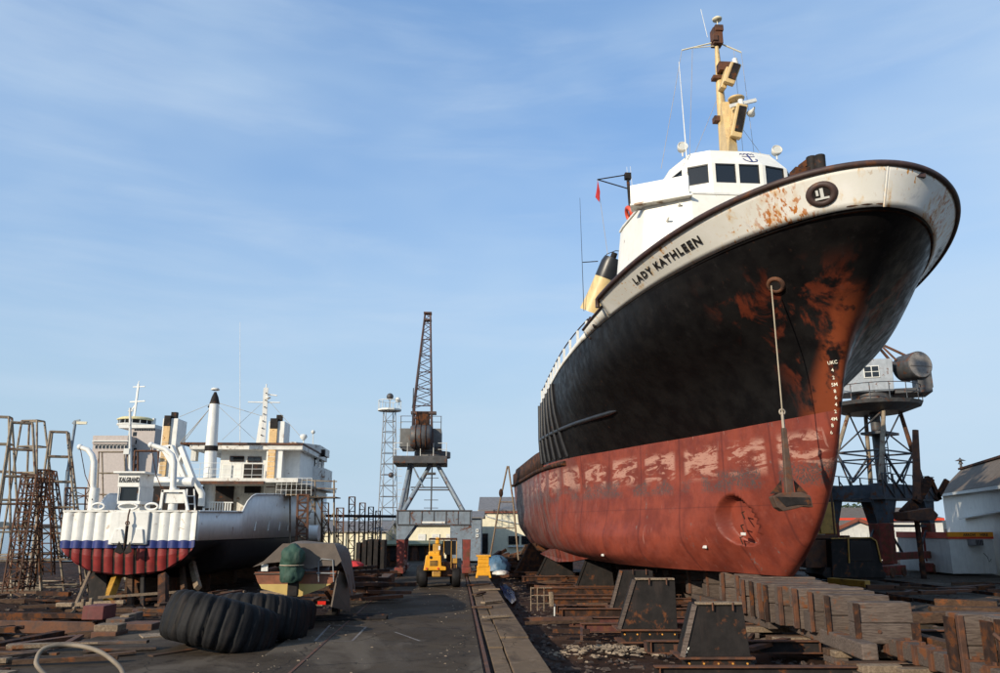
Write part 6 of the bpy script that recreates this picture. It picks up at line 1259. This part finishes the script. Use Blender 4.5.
# bilge cradles
def cradle(lab, xb0, xb1, xt0, xt1, Y, zb_, zt_, dep, cap, group='black steel bilge cradles beside the hull', mark=False, blue=False, mat=None):
    t = thing('bilge_cradle', lab, 'cradle', ((xb0 + xb1) / 2, Y, zb_), 0, group); c = (xb0 + xb1) / 2; mat = mat or m_cradle
    a0, a1, b0, b1 = xb0 - c, xb1 - c, xt0 - c, xt1 - c; h = zt_ - zb_
    m = MB(); m.add([(a0, 0, 0), (a1, 0, 0), (b1, .12, h), (b0, .12, h), (a0 + .05, dep, 0), (a1, dep, 0), (b1, dep - .1, h), (b0, dep - .1, h)], [(0, 1, 2, 3), (5, 4, 7, 6), (0, 3, 7, 4), (1, 5, 6, 2), (3, 2, 6, 7), (0, 4, 5, 1)])
    part('plate', m, mat, t, None, .012)
    part('edge_plate', MB().bar((a0 - .03, -.02, 0), (b0 - .03, .1, h), .05, .10, 0, (1, 0, 0)), m_timb if not blue else mat, t, 'light worn edge')
    part('base_flange', MB().box(a0 - .1, a1 + .08, -.07, dep + .05, -.05, -.002), m_rust, t, None, .006); part('web', MB().box(a0 + .15, a1, .02, dep, -.32, -.052), mat, t); part('bottom_flange', MB().box(a0 - .05, a1 + .08, -.05, dep, -.36, -.322), m_rust, t)
    for k in range(5): part('bolt', MB().tube((a0 + .12 + k * (a1 - a0 - .2) / 4, -.0, -.14), (a0 + .12 + k * (a1 - a0 - .2) / 4, .05, -.14), .022, None, 6), m_inko, t)
    if cap: part('cap_timber', MB().box(b0 + .02, b1 - .02, .05, .3, h, h + .05), m_plank, t, None, .01)
    for k in (.35, .78): part('hook', MB().bar((b0 + (b1 - b0) * k, .04, h + .05), (b0 + (b1 - b0) * k, .04, h - .12), .045, .03), m_rust, t)
    if blue: part('blue_cap', MB().box(b0 - .02, b0 + .5, .0, .3, h - .02, h + .07), m_blue, t, None, .02)
    if mark:
        M_ = Matrix(((1, 0, 0), (0, 0, -1), (0, 1, 0))).to_4x4(); M_.translation = Vector((a0 + .05, -.012, .12)); M_ = M_ @ Matrix.Rotation(R(65), 4, 'Z'); flattext('mark', '102', m_inkw, t, M_, .12, .2)
    return t
m_cradle = paint('black_cradle_plate', (.017, .014, .0125), .75, .35, .26, 2.2, .4, .3, dirt=(.045, .030, .024), spec=.2)
cradle('nearest black bilge cradle with a pale top edge, at the bottom middle', 3.93, 5.37, 4.28, 5.30, 17.8, .0, 1.05, .9, True, mark=True)
cradle('black bilge cradle with white splashes on top, second from the camera', 3.25, 4.80, 3.72, 4.82, 22.3, .02, 1.28, .9, True)
cradle('black bilge cradle half hidden behind the second one', 3.75, 5.2, 4.15, 5.2, 27.5, .05, 1.25, .9, False)
cradle('dark cradle with a blue cap under the middle of the hull', 3.65, 5.4, 4.15, 5.3, 38.5, .0, 1.2, .9, False, blue=True)
cradle('far dark cradle with a blue cap near the bilge keel plate', 2.15, 4.2, 2.75, 4.2, 46.5, .0, 1.15, .9, False, blue=True)
cradle('rusty cradle leaning behind the bilge keel plate, farthest of all', 1.0, 3.0, 1.9, 2.9, 51, .0, 1.7, .9, False, mat=m_rustd)
cradle('brown cradle close to the rope ladder trestle', .9, 2.3, 1.8, 2.3, 56, .0, 1.5, .9, False, mat=m_rustd)
cradle('dark cradle deep in shade under the keel', 5.2, 7.0, 5.6, 6.6, 33, .0, 1.0, .9, False)
# cross beams
gx = 'rusty cross beams of the slip'
def ibeam(lab, x0, x1, Y, ztop, h=.30, w=.22, mat=None, num=None, nm=None):
    t = thing('cross_beam', lab, 'steel beam', ((x0 + x1) / 2, Y, ztop - h), rr.uniform(-.012, .012), gx); L2 = (x1 - x0) / 2; mat = mat or m_rust
    part('top_flange', MB().box(-L2, L2, -w / 2, w / 2, h - .03, h), mat, t, None, .005); part('bottom_flange', MB().box(-L2, L2, -w / 2, w / 2, 0, .03), mat, t, None, .005); part('web', MB().box(-L2, L2, -.015, .015, .031, h - .031), nm or m_rustd, t)
    for s_ in (-1, 1): part('stiffener', MB().box(s_ * L2 * .96 - .01, s_ * L2 * .96 + .01, -w / 2 + .01, w / 2 - .01, .031, h - .031), mat, t)
    if num:
        M_ = Matrix(((1, 0, 0), (0, 0, -1), (0, 1, 0))).to_4x4(); M_.translation = Vector((num[1], -.02, h * .5)); flattext('beam_number', num[0], num[2], t, M_, .19, .20, 1, .03)
    return t
m_redbeam = paint('oxide_red_beam', (.085, .022, .016), .7, .35, .4, 3, .3)
ibeam('black webbed cross beam at the bottom edge under the nearest cradle', 3.2, 8.4, 17.3, -.10, nm=m_blackmat)
ibeam('black webbed cross beam between the nearest cradle and the keel blocks', 3.6, 7.9, 20.3, .0, nm=m_blackmat)
ibeam('rust red cross beam painted with the number 13', 2.35, 7.6, 24.2, -.04, .26, nm=m_redbeam, num=('13', -1.0, m_inko))
ibeam('rust red cross beam painted with the number 12 in white', 2.15, 7.6, 25.6, -.02, .28, nm=m_redbeam, num=('12', -2.15, m_inkw))
for i, (y, x0) in enumerate(((27.2, 1.95), (29.0, 1.9), (31.0, 1.85), (33.4, 1.8), (36.2, 1.5), (40, 1.3), (44.5, 1.2), (49.5, .8))):
    ibeam('rusty cross beam, %s behind the one numbered 12' % ('first', 'second', 'third', 'fourth', 'fifth', 'sixth', 'seventh', 'last')[i], x0, 7.4, y, .02 if i % 2 else .08, .3, nm=m_rustd)
for i, y in enumerate((16.6, 20.0)): ibeam('dark cross beam right of the keel blocks, %s' % ('the nearer, behind the right edge blocks', 'the farther')[i], 9.6, 13.1, y, .28, .3, nm=m_blackmat)
for y in (24.8, 26.4, 28.1):
    o = part('diagonal_strut', MB().bar((0, 0, 0), (1.6, .4, .35), .08, .08), m_rust, None); o.location = (5.4, y, -.35); tag(o, 'rusty diagonal strut between the cross beams, %s the cradles' % {24.8: 'beside the nearer of', 26.4: 'midway along', 28.1: 'behind'}[y], 'strut', 'struts between cross beams')
# small white frame at the beam ends
wf = thing('pipe_ladder_frame', 'small white pipe ladder frame at the left ends of the cross beams', 'frame', (1.45, 27.5, -.5)); wo = Vector(wf.location); w_ = lambda x, y, d=0: W(x, y, 27.5 + d) - wo
for x in (531, 537.5, 544): part('upright', MB().tube(w_(x, 611), w_(x, 587), .018), m_plank, wf)
for y in (588, 595.5, 603.5): part('rung', MB().tube(w_(531, y), w_(552, y), .015), m_plank, wf)
part('post', MB().tube(w_(552, 606), w_(551, 592), .09), m_plank, wf); part('leg', MB().tube(w_(554.5, 616), w_(554.5, 604), .025), m_wallw, wf)
# debris: rubble everywhere in the slip, lighter heap near the numbered beams
def scatter(name, mat, n, fn, s0, s1, seed):
    rq = random.Random(seed); mb = MB()
    for _ in range(n):
        p, sc_ = fn(rq); s_ = rq.uniform(s0, s1) * sc_; a = rq.uniform(0, 6.28); ax = Vector((math.cos(a), math.sin(a), 0)) * s_ * rq.uniform(.6, 2.0); ay = Vector((-math.sin(a), math.cos(a), 0)) * s_ * rq.uniform(.4, .9); az = Vector((rq.uniform(-.2, .2), rq.uniform(-.2, .2), 1)) * s_ * rq.uniform(.3, .8)
        c = Vector(p); vs = [c - ax - ay, c + ax - ay * .7, c + ax * .8 + ay, c - ax * .9 + ay, c + az - ax * .5, c + az + ax * .6 + ay * .2]
        mb.add(vs, [(0, 1, 5, 4), (1, 2, 5), (2, 3, 4, 5), (3, 0, 4)])
    o = link(name, mb.mesh(name, mat)); o['kind'] = 'stuff'; o['label'] = 'loose rubble and scraps lying on the yard ground'; o['category'] = name; return o
def in_slip(rq): p = F(1.9 + rq.random() ** 1.2 * 11, 11 + rq.random() ** 1.8 * 45, 0); return (p.x, p.y, -.50 + wob(0, 0) * 0), 1
def heap(rq): a = rq.gauss(0, .75); b = rq.gauss(0, .5); return (2.9 + a, 21.6 + b, -.5 + .16 * math.exp(-a * a - b * b)), .8
def in_left(rq): p = F(-3.9 - rq.random() * 22, 15 + rq.random() ** 1.6 * 38, 0); return (p.x, p.y, -.42), 1.2
def on_road(rq): p = F((rq.choice((-3.5, .3)) + rq.gauss(0, .35)) if rq.random() < .6 else rq.uniform(-4, .5), 9 + rq.random() ** 1.5 * 35, 0); return (p.x, p.y, .0), .35
m_rub1 = paint('dark_rubble', (.06, .042, .032), .9, .5, .3, 3, 0); m_rub2 = paint('pale_rubble', (.24, .18, .12), .9, .5, 0, 3, 0)
scatter('rubble', m_rub1, 3800, in_slip, .025, .10, 1); scatter('rubble', m_rub2, 260, heap, .03, .09, 2); scatter('rubble', m_rub1, 3200, in_left, .03, .12, 3); scatter('grit', m_rub2, 500, on_road, .02, .07, 4)
scatter('rubble', m_rub2, 260, in_slip, .02, .06, 5); scatter('rubble', m_rub2, 200, in_left, .03, .08, 6)
for i, (x, y, l, a) in enumerate(((1.25, 24.6, .8, .3), (.95, 27.5, .7, -.2), (1.35, 29.4, .9, .8), (1.0, 33, 1.0, 1.2), (1.5, 35, .9, .2), (1.1, 38, 1.2, .5))):
    c = F(x, y, .09); d = Vector((math.cos(a), math.sin(a), .02)) * l / 2
    beam('brown scrap board on the concrete kerb, %s along from the camera' % ordn[i], c - d, c + d, .22, .06, m_timbb if i % 2 else m_plank, 'scrap_board', 'board', 'scrap boards on the kerb', .01)
# blue sheet bundle and water puddle beyond the yellow cabinet
mb = MB(); mb.lathe([(.72, 0), (.70, .3), (.5, .6), (.25, .8), (.01, .85)], 22, 0, None, True, lambda k, j, r: .13 * math.sin(k * 2.3 + j * 1.7) * (r > .1)); o = part('covered_heap', mb, m_bsheet, None); o.location = (W(497, 560, 46).x, 46, .3); o['label'] = 'x'; tag(o, 'heap covered with a pale blue plastic sheet behind the yellow cabinet', 'heap')
mb = MB(); mb.lathe([(.40, 0), (.40, .1), (.22, .2), (.01, .22)], 12, 0, None, True, lambda k, j, r: .08 * math.sin(k * 3.3 + j) * (r > .1)); o = part('white_bag', mb, m_whiteold, None); o.location = (W(501, 560, 44).x, 44, .2); tag(o, 'pale sack lying in front of the blue sheeted heap', 'sack')
t = MT('puddle_water'); t.fin((.05, .10, .22), .08, 0, .8)
mb = MB(); pts = [G(500, 586, -.38), G(506, 584, -.38), G(514, 592, -.38), G(516, 600, -.38), G(512, 604, -.38), G(505, 597, -.38)]; mb.add(pts, [tuple(range(6))]); structure('puddle', mb, t.m)
# dark junk stacks at the foot of the far sheds
rq = random.Random(5); g7 = 'scrap timber and steel heaped before the far sheds'
for i in range(9):
    px = 498 + i * 6.5 if i < 7 else 488 + (i - 7) * 10; y0 = 52 + rq.uniform(-3, 8); t = thing('scrap_heap', 'brown scrap heap before the cream white shed, %s from the left' % ordn[i].replace('nearest', 'first'), 'scrap heap', (W(px, 560, y0).x, y0, -.4), rq.uniform(-.5, .5), g7)
    for k in range(9): a = Vector((rq.uniform(-1.2, 0), rq.uniform(-.8, .8), rq.uniform(0, 1.2))); b = a + Vector((rq.uniform(.8, 2.2), rq.uniform(-.6, .6), rq.uniform(-.2, .5))); part('scrap_piece', MB().bar(a, b, rq.uniform(.1, .3), rq.uniform(.06, .25)), rq.choice((m_rust, m_rustd, m_timbb)), t)
# ================================================================ GIANT BLACK TYRES
def tyre(label, loc, rot, sc=1.0):
    t = thing('giant_tyre', label, 'tyre', loc, 0, 'giant black tyres', rot)
    def lug(k, j, r):
        if not 3 <= j <= 11: return 0
        m = k % 8; return -.10 if m == 0 else (-.085 if m in (1, 7) and j not in (6, 7, 8) else .008 * math.sin(k * 1.7))
    prof = [(.62, .30), (.64, .44), (.85, .55), (1.08, .56), (1.22, .50), (1.30, .38), (1.32, .2), (1.33, 0), (1.32, -.2), (1.30, -.38), (1.22, -.50), (1.08, -.56), (.85, -.55), (.64, -.44), (.62, -.30)]
    part('tread', MB().lathe([(r * sc, z * sc) for r, z in prof], 192, 0, None, True, lug), m_rubber, t); part('inner_lining', MB().lathe([(.62 * sc, .3 * sc), (1.1 * sc, .2 * sc), (1.1 * sc, -.2 * sc), (.62 * sc, -.3 * sc)], 40), m_blackmat, t)
    return t
tyre('giant black lugged tyre lying tilted, the left and nearest of the pile', (-6.6, 19.5, .44), (R(-8), R(15), .3), 1.0)
tyre('second giant tyre slumped against the right of the first', (-6.1, 20.9, .40), (R(-5), R(13), 1.1), .92)
tyre('third giant black tyre behind the other two, in front of the tarped boat', (-6.2, 22.5, .36), (R(-2), R(8), .6), .85)
# ================================================================ SMALL BOAT UNDER A TARPAULIN
bY = 23.6; bo = Vector((W(296, 600, bY).x, bY, 0)); bt = thing('tarped_boat', 'small brown and yellow wooden boat under a grey tarpaulin', 'boat', bo, .05); b_ = lambda x, y, d=0: W(x, y, bY + d) - bo
prof_b = [b_(255, 572), b_(258, 582), b_(262, 588), b_(285, 594), b_(300, 596), b_(322, 588), b_(333, 582), b_(336, 571)]
ns = 9; mb = MB(); vs = []
for j in range(ns + 1):
    f = j / ns; y = 6.2 * f; s_ = (1 - f ** 2.6) * .98 + .02; cxx = (prof_b[0].x + prof_b[-1].x) / 2
    for p in prof_b: vs.append((cxx + (p.x - cxx) * s_ * (1.06 if 0 < f < .6 else 1), y, p.z + .35 * f * f))
n8 = len(prof_b); mb.add(vs, [(j * n8 + i, j * n8 + i + 1, (j + 1) * n8 + i + 1, (j + 1) * n8 + i) for j in range(ns) for i in range(n8 - 1)], 0, True)
mb.add([(p.x, 0, p.z) for p in prof_b], [tuple(range(n8))[::-1]]); part('hull', mb, m_varn, bt)
yp = [b_(259.5, 584), b_(331, 584), b_(322, 588.5), b_(300, 596.5), b_(285, 594.5), b_(262, 588.5)]
part('boot_stripe', MB().prism([(p.x, p.z) for p in yp], -.03, .02, 0, Matrix.Rotation(R(90), 4, 'X')), m_boaty, bt)
part('transom_plank', MB().box(b_(256, 0).x if False else prof_b[0].x, prof_b[-1].x, -.05, .02, b_(0, 574).z, b_(0, 573).z), m_timb, bt); part('white_panel', MB().box(b_(262, 570).x, b_(268.5, 570).x, -.06, -.01, b_(265, 571).z, b_(265, 564).z), m_white, bt)
mb = MB(); tz = [((252, 565), (262, 560), (283, 543), (300, 542.5), (318, 543), (334, 543), (341, 560), (346, 572)), ((253, 568), (266, 556), (284, 541), (300, 540.5), (318, 541), (335, 541), (342, 556), (348, 600))]
rows = []
for j, f in enumerate((0, .12, .35, .6, .85, 1.0)):
    row = []
    for i, (x, y) in enumerate(tz[0] if j == 0 else tz[1]):
        p = b_(x, y, 0); sag = .05 * math.sin(i * 2.1 + j * 1.7); k_ = 1 - .45 * f * f; xm_ = b_(300, 570).x; row.append(Vector((xm_ + (p.x - xm_) * k_, -.12 + f * 6.0 + (0 if j else 0), max(p.z * (1 - .12 * f) + sag, .35) + (.0 if j else -.06))))
    rows.append(row)
for j in range(5): mb.add(rows[j] + rows[j + 1], [(i, i + 1, 9 + i, 8 + i) for i in range(7)], 0, True)
tp_ = part('tarpaulin', mb, m_tarp, bt); tp_.modifiers.new('s', 'SUBSURF').levels = 2; tp_.modifiers['s'].render_levels = 2
mb = MB(); fr = [b_(253, 567, -.14), b_(264, 561, -.14), b_(283, 543.5, -.14), b_(334, 543.5, -.14), b_(341, 561, -.14), b_(336, 566, -.14), b_(322, 566, -.16), b_(309, 569, -.18), b_(296, 566, -.16), b_(280, 562, -.14), b_(268, 563, -.14)]
mb.add(fr, [tuple(range(11))]); part('tarpaulin_flap', mb, m_tarp, bt).modifiers.new('thickness', 'SOLIDIFY').thickness = .03
part('tarpaulin_skirt', MB().add([b_(337, 571, -.1), b_(348, 575, .6), b_(350, 612, .8), b_(330, 607, -.05), b_(333, 590, -.1)], [(0, 1, 2, 3, 4)]), m_tarp, bt).modifiers.new('thickness', 'SOLIDIFY').thickness = .05
ocp = [b_(293, 544.5, -.5), b_(292.5, 549, -.5), b_(292.5, 554, -.52), b_(291, 560, -.5), b_(290, 564, -.48), b_(291, 571, -.48), b_(291, 579, -.48), b_(291, 582, -.48)]
mo_ = part('outboard_cover', MB().path(ocp, [.10, .30, .36, .36, .28, .34, .33, .28], 18), m_green, bt)
mo_.modifiers.new('s', 'SUBSURF').levels = 1; dsp = mo_.modifiers.new('folds', 'DISPLACE'); tx = bpy.data.textures.new('folds', 'CLOUDS'); tx.noise_scale = .26; dsp.texture = tx; dsp.strength = .16
part('cover_rope', MB().path([b_(291, 565, -.5) + Vector((.33 * math.cos(a_), .33 * math.sin(a_), 0)) for a_ in np.linspace(0, 6.28, 14)], .015, 5), m_rope, bt)
part('outboard_leg', MB().box(b_(292, 575).x, b_(302, 575).x, -.55, -.35, b_(0, 595).z, b_(0, 573).z), m_blackmat, bt, None, .03)
part('stern_ladder', MB().path([b_(318, 582, -.2), b_(318, 562, -.2), b_(321, 559, -.2), b_(332, 560, -.2), b_(333, 582, -.2)], .02, 6).tube(b_(316, 573, -.2), b_(334, 573.5, -.2), .02), m_ltower, bt)
part('trailer', MB().bar(b_(268, 603, .5), b_(334, 603, .5), .1, .1).bar(b_(334, 603, .5), b_(326, 592, .2), .08, .08), m_rustd, bt)
part('trailer_lamp', MB().box(b_(318, 603).x, b_(326, 603).x, -.12, -.06, b_(0, 604.5).z, b_(0, 601).z), paint('red_lamp', (.55, .02, .01), .3), bt)
for x in (270, 330): part('trailer_wheel', MB().lathe([(.001, -.09), (.2, -.1), (.3, -.08), (.3, .08), (.2, .1), (.001, .09)], 18, 0, Matrix.Translation((b_(x, 600).x, 1.2, .3)) @ Matrix.Rotation(R(90), 4, 'Y')), m_rubber, bt)
# ================================================================ left yard junk
rq = random.Random(21); gp = 'planks and beams lying in the left foreground'
def lay(lab, a, b, w, h, mat, za=-.38, zb2=None, name='plank', cat='plank', bev=.015):
    A1 = G(*a, za); B1 = G(*b, zb2 if zb2 is not None else za); return beam(lab, A1, B1, w, h, mat, name, cat, gp, bev)
lay('rusty steel channel running level at the far left edge above the planks', (-40, 626, ), (96, 628), .16, .34, m_rust, -.2, name='steel_beam', cat='steel beam')
lay('darker steel channel lying behind the rusty one at the left edge', (-40, 617), (92, 618), .2, .3, m_rustd, -.2, name='steel_beam', cat='steel beam')
lay('grey plank slanting up from lower left toward the tyres', (88, 652), (156, 633), .30, .09, m_timb, -.25, -.1)
lay('wide grey board at the bottom left corner', (-10, 664), (42, 651), .5, .1, m_timb, -.36)
lay('long dark baulk slanting at the very left bottom', (-20, 650), (60, 634), .3, .2, m_rustd, -.33, name='baulk', cat='timber')
lay('orange brown round pole inside the arch of the hose', (50, 654), (96, 653), .14, .14, m_ochre, -.33, name='pole', cat='pole')
lay('reddish board lying right of the hose arch', (100, 656), (160, 655), .2, .1, m_rust, -.36)
lay('brown board continuing toward the foot of the tyres', (150, 657), (196, 650), .2, .08, m_timbb, -.06, -.06)
t = thing('plank_stack', 'stack of thick short planks with rusty ends beside the giant tyres', 'plank stack', G(158, 650, -.4), .55, gp)
for k in range(3): part('plank', MB().box(-.25 - .1 * k, 1.25, -.42 + .05 * k, .38, k * .13, k * .13 + .12), (m_rust, m_timbb, m_plank)[k], t, None, .015)
def jb(lab, x0, x1, y0, y1, Y, dep, mat, name='block', cat='block', bev=.02): a = W(x0, y1, Y); b = W(x1, y0, Y); o = part(name, MB().box(0, b.x - a.x, 0, dep, 0, b.z - a.z), mat, None, None, bev); o.location = a; return tag(o, lab, cat, 'loose blocks under the small ship')
jb('pale white block resting on the steel channel end', 93, 118, 625, 632, 21.5, .5, m_plank)
jb('rust coloured pad under the pale block', 90, 116, 632.2, 640, 21.4, .7, m_rust)
jb('dull red steel box beside the leaning plank', 81, 104, 606, 620, 24, .8, paint('dull_red_box', (.12, .025, .022), .7, .3, .3, 3, .3))
jb('grey timber block stepping up right of the pale white block', 105, 125, 619, 626, 23, .6, m_timb)
jb('pale block on top of the grey timber block', 119, 129, 615, 623, 23.4, .5, m_plank)
jb('small pale block close to the thick square post', 129, 136, 613, 622, 24, .5, m_timb)
jb('rust stained pad under the small pale blocks', 117, 152, 624, 631, 22.6, .8, m_rust)
jb('pale pipe length lying left of the leaning plank', 55, 72, 603, 607, 27, .2, m_plank, 'pipe_length', 'pipe')
jb('short white stub right of the leaning plank', 80, 84, 599, 608, 28, .15, m_plank, 'stub', 'stub')
jb('short pale stub under the ribbed stern', 88, 92, 598, 606, 28.5, .15, m_plank, 'stub', 'stub')
t = thing('board_pile', 'pile of pale horizontal boards seen under the ribbed stern', 'board pile', (W(149, 610, 40).x, 40, -.4)); tz_ = Vector(t.location)
for k in range(6): a = W(119 + (k % 2) * 4, 609 - k * 4, 40) - tz_; b = W(161, 606 - k * 4, 40) - tz_; part('board', MB().box(a.x, b.x, k * .03, 1.2, a.z, b.z), m_plank if k % 2 else m_cream, t, None, .02)
t = thing('scrap_heap', 'tangled heap of scrap on top of the pale board pile under the stern', 'scrap heap', W(145, 583, 41), 0)
for k in range(26): a = Vector((rq.uniform(-1.6, 1.2), rq.uniform(-.5, .5), rq.uniform(-.1, .5))); part('scrap_piece', MB().bar(a, a + Vector((rq.uniform(-.5, .5), .1, rq.uniform(-.3, .4))), .09, .08), rq.choice((m_rust, m_cream, m_rustd)), t)
t = thing('scrap_timber_field', 'scattered scrap planks and pipes over the dirt below the ribbed stern ship', 'scrap timber', (-13, 26, -.36), 0)
for k in range(90):
    x = rq.uniform(-9, 6.2); y = rq.uniform(-5, 10); a = rq.choice((rq.gauss(0, .25), rq.uniform(0, 3.1))); l = rq.uniform(.8, 3.2); z = rq.uniform(.0, .45 if y > 0 else .18); d = Vector((math.cos(a), math.sin(a), rq.uniform(-.06, .06))) * l / 2; c = Vector((x, y, z + .05))
    part('scrap_piece', MB().bar(c - d, c + d, rq.uniform(.10, .3), rq.uniform(.05, .16)), rq.choice((m_rust, m_rustd, m_timbb, m_timbb, m_plank, m_rustd)), t)
t = thing('scrap_steel_field', 'rusty scrap steel strewn between the slip cross beams', 'scrap steel', (4, 28, -.42), 0)
for k in range(110):
    x = rq.uniform(-2.2, 4.5); y = rq.uniform(-8, 22); a = rq.choice((rq.gauss(0, .2), rq.uniform(0, 3.1))); l = rq.uniform(.5, 2.4); z = rq.uniform(.0, .35); d = Vector((math.cos(a), math.sin(a), rq.uniform(-.08, .08))) * l / 2; c = Vector((x, y, z + .03))
    part('scrap_piece', MB().bar(c - d, c + d, rq.uniform(.06, .22), rq.uniform(.04, .14)), rq.choice((m_rust, m_rust, m_rustd, m_timbb)), t)
t = thing('loose_board_heap', 'loose boards and bars strewn on the concrete at the bottom left', 'board heap', F(-8, 15, -.05), FA)
for k in range(44):
    x = rq.uniform(-2.4, 1.2) ; y = rq.uniform(-4.2, 5); 
    if x > .2 and y < 1: x -= 1.6
    a = rq.choice((rq.gauss(.5, .3), rq.gauss(-.1, .2))); l = rq.uniform(.6, 2.4); d = Vector((math.cos(a), math.sin(a), rq.uniform(-.02, .02))) * l / 2; c = Vector((x, y, .04 + rq.uniform(0, .14)))
    part('board', MB().bar(c - d, c + d, rq.uniform(.08, .28), rq.uniform(.03, .1)), rq.choice((m_rust, m_rustd, m_timbb, m_timbb, m_plank, m_rustd, m_timb)), t, None, .006)
t = thing('scrap_heap', 'dark scrap timber and steel strewn along the edge of the right yard', 'scrap', (18, 26, 0), FA)
for k in range(70):
    x = rq.uniform(-3.6, 9); y = rq.uniform(-9, 12); a = rq.choice((rq.gauss(0, .3), rq.uniform(0, 3.1))); l = rq.uniform(.6, 3.0); d = Vector((math.cos(a), math.sin(a), rq.uniform(-.03, .03))) * l / 2; c = Vector((x, y, .05 + rq.uniform(0, .25)))
    part('scrap_piece', MB().bar(c - d, c + d, rq.uniform(.08, .3), rq.uniform(.05, .2)), rq.choice((m_rust, m_rustd, m_rustd, m_timbb, m_blackmat)), t)
def on_right(rq): p = F(13.3 + rq.random() ** 1.3 * 14, 12 + rq.random() * 34, 0); return (p.x, p.y, 0), 1
scatter('rubble', m_rub1, 1200, on_right, .02, .09, 8)
# hose arch in the foreground
m_hose = paint('dirty_hose', (.20, .16, .115), .7, .25, 0, 2, .3)
hp = [W(62, 690, 12.6), W(38.5, 668, 12.6), W(37, 658, 12.7), W(42, 650, 12.8), W(52, 646, 12.9), W(68, 645, 13), W(85, 647, 12.9), W(100, 652, 12.8), W(112, 660, 12.7), W(122, 671, 12.6), W(126, 690, 12.4)]
hq = [Vector(cat([np.array(p) for p in hp], t_)) for t_ in np.linspace(0, len(hp) - 1.001, 46)]
o = link('hose', MB().path(hq, .034, 10).mesh('hose', m_hose)); tag(o, 'stiff pale hose arching over the boards at the bottom left', 'hose')
o = part('blue_sheet_scrap', MB().lathe([(.55, 0), (.5, .06), (.3, .12), (.01, .1)], 14, 0, None, True, lambda k, j, r: .12 * math.sin(k * 2.1 + j)), m_blue, None); o.location = G(80, 672, -.38); tag(o, 'scrap of dark blue sheeting inside the hose arch', 'sheet')
# middle left: timber pile with red cloth, log, black bundle
t = thing('timber_pile', 'dark pile of old timber and rails at the left edge of the asphalt', 'timber pile', (W(362, 590, 31).x, 31, -.05), .3)
for k in range(26): a = Vector((rq.uniform(-1.4, .2), rq.uniform(-2.2, 1.5), .06 + k * .045)); b = a + Vector((rq.uniform(1.0, 1.9), rq.uniform(-.8, .8), rq.uniform(-.1, .15))); part('timber', MB().bar(a, b, rq.uniform(.12, .24), rq.uniform(.08, .16)), rq.choice((m_rustd, m_timbb, m_rust, m_rustd)), t, None, .01)
o = part('red_cloth', MB().lathe([(.42, 0), (.36, .1), (.2, .2), (.01, .24)], 14, 0, None, True, lambda k, j, r: .12 * math.sin(k * 2.1 + j)), m_bflag, None); o.location = W(352, 567, 31.5); tag(o, 'crumpled bright red cloth on the dark timber pile', 'cloth')
beam('thick pale log lying along the edge of the asphalt by the timber pile', W(377, 586, 33), W(390, 577, 38), .45, .4, m_timb, 'log', 'log')
t = thing('dark_crate_stack', 'tall dark stack of steel shutters beside the lattice columns', 'stack', (W(370, 570, 40).x, 40, -.1))
for k in range(5): x = -.75 + k * .3; part('shutter', MB().box(x, x + .22, rq.uniform(-.1, .1), .9, 0, W(370, 540 + rq.uniform(-1, 3), 40).z + .1), m_blackmat, t, None, .02)
t = thing('black_pipe_bundle', 'low bundle of black pipes at the asphalt edge right of the tyres', 'pipe bundle', (W(355, 615, 24.5).x, 24.5, -.05), 0)
for k in range(4): part('pipe', MB().tube((-1.3 + k * .1, -.3 + k * .16, .08 + (k % 2) * .05), (.9, .2 + k * .12, .08 + (k % 2) * .05), .07, None, 8), m_blackmat, t)
# ================================================================ right yard: low wall with timber, machinery shadowed ledges
t = thing('retaining_timber', 'stepped brown timber retaining edge of the right yard', 'retaining edge', (13.0, 12, -.5), FA)
for k in range(14):
    y = k * 2.2; 
    for j in range(2): part('baulk', MB().box(-.02 - j * .04 + rq.uniform(-.05, .05), .42, y, y + 2.1, j * .26, j * .26 + .24), m_timbb if rq.random() < .9 else m_timb, t, None, .03)
    
t = thing('crane_sleeper', 'long dark sleeper beams carrying the right crane track', 'sleeper', F(17.2, 20, 0), FA)
for k, x in enumerate((0, 4.6)): part('rail', MB().box(x - .04, x + .04, 0, 40, .0, .12), m_rustd, t)
gt = 'loose baulks on the right yard edge'
for i, (a, b) in enumerate((((905, 618), (985, 616)), ((935, 603), (998, 606)), ((930, 611), (1010, 613)), ((830, 581), (868, 584)))):
    A1 = G(*a, .18); B1 = G(*b, .18); beam(('brown baulk with pale end right of the big keel block', 'farther brown baulk on the right yard edge', 'middle brown baulk on the right yard edge', 'short red ended baulk lying behind the keel blocks')[i], A1, B1, .35, .3, m_ochre if i == 3 else m_timbb, 'baulk', 'timber', gt)
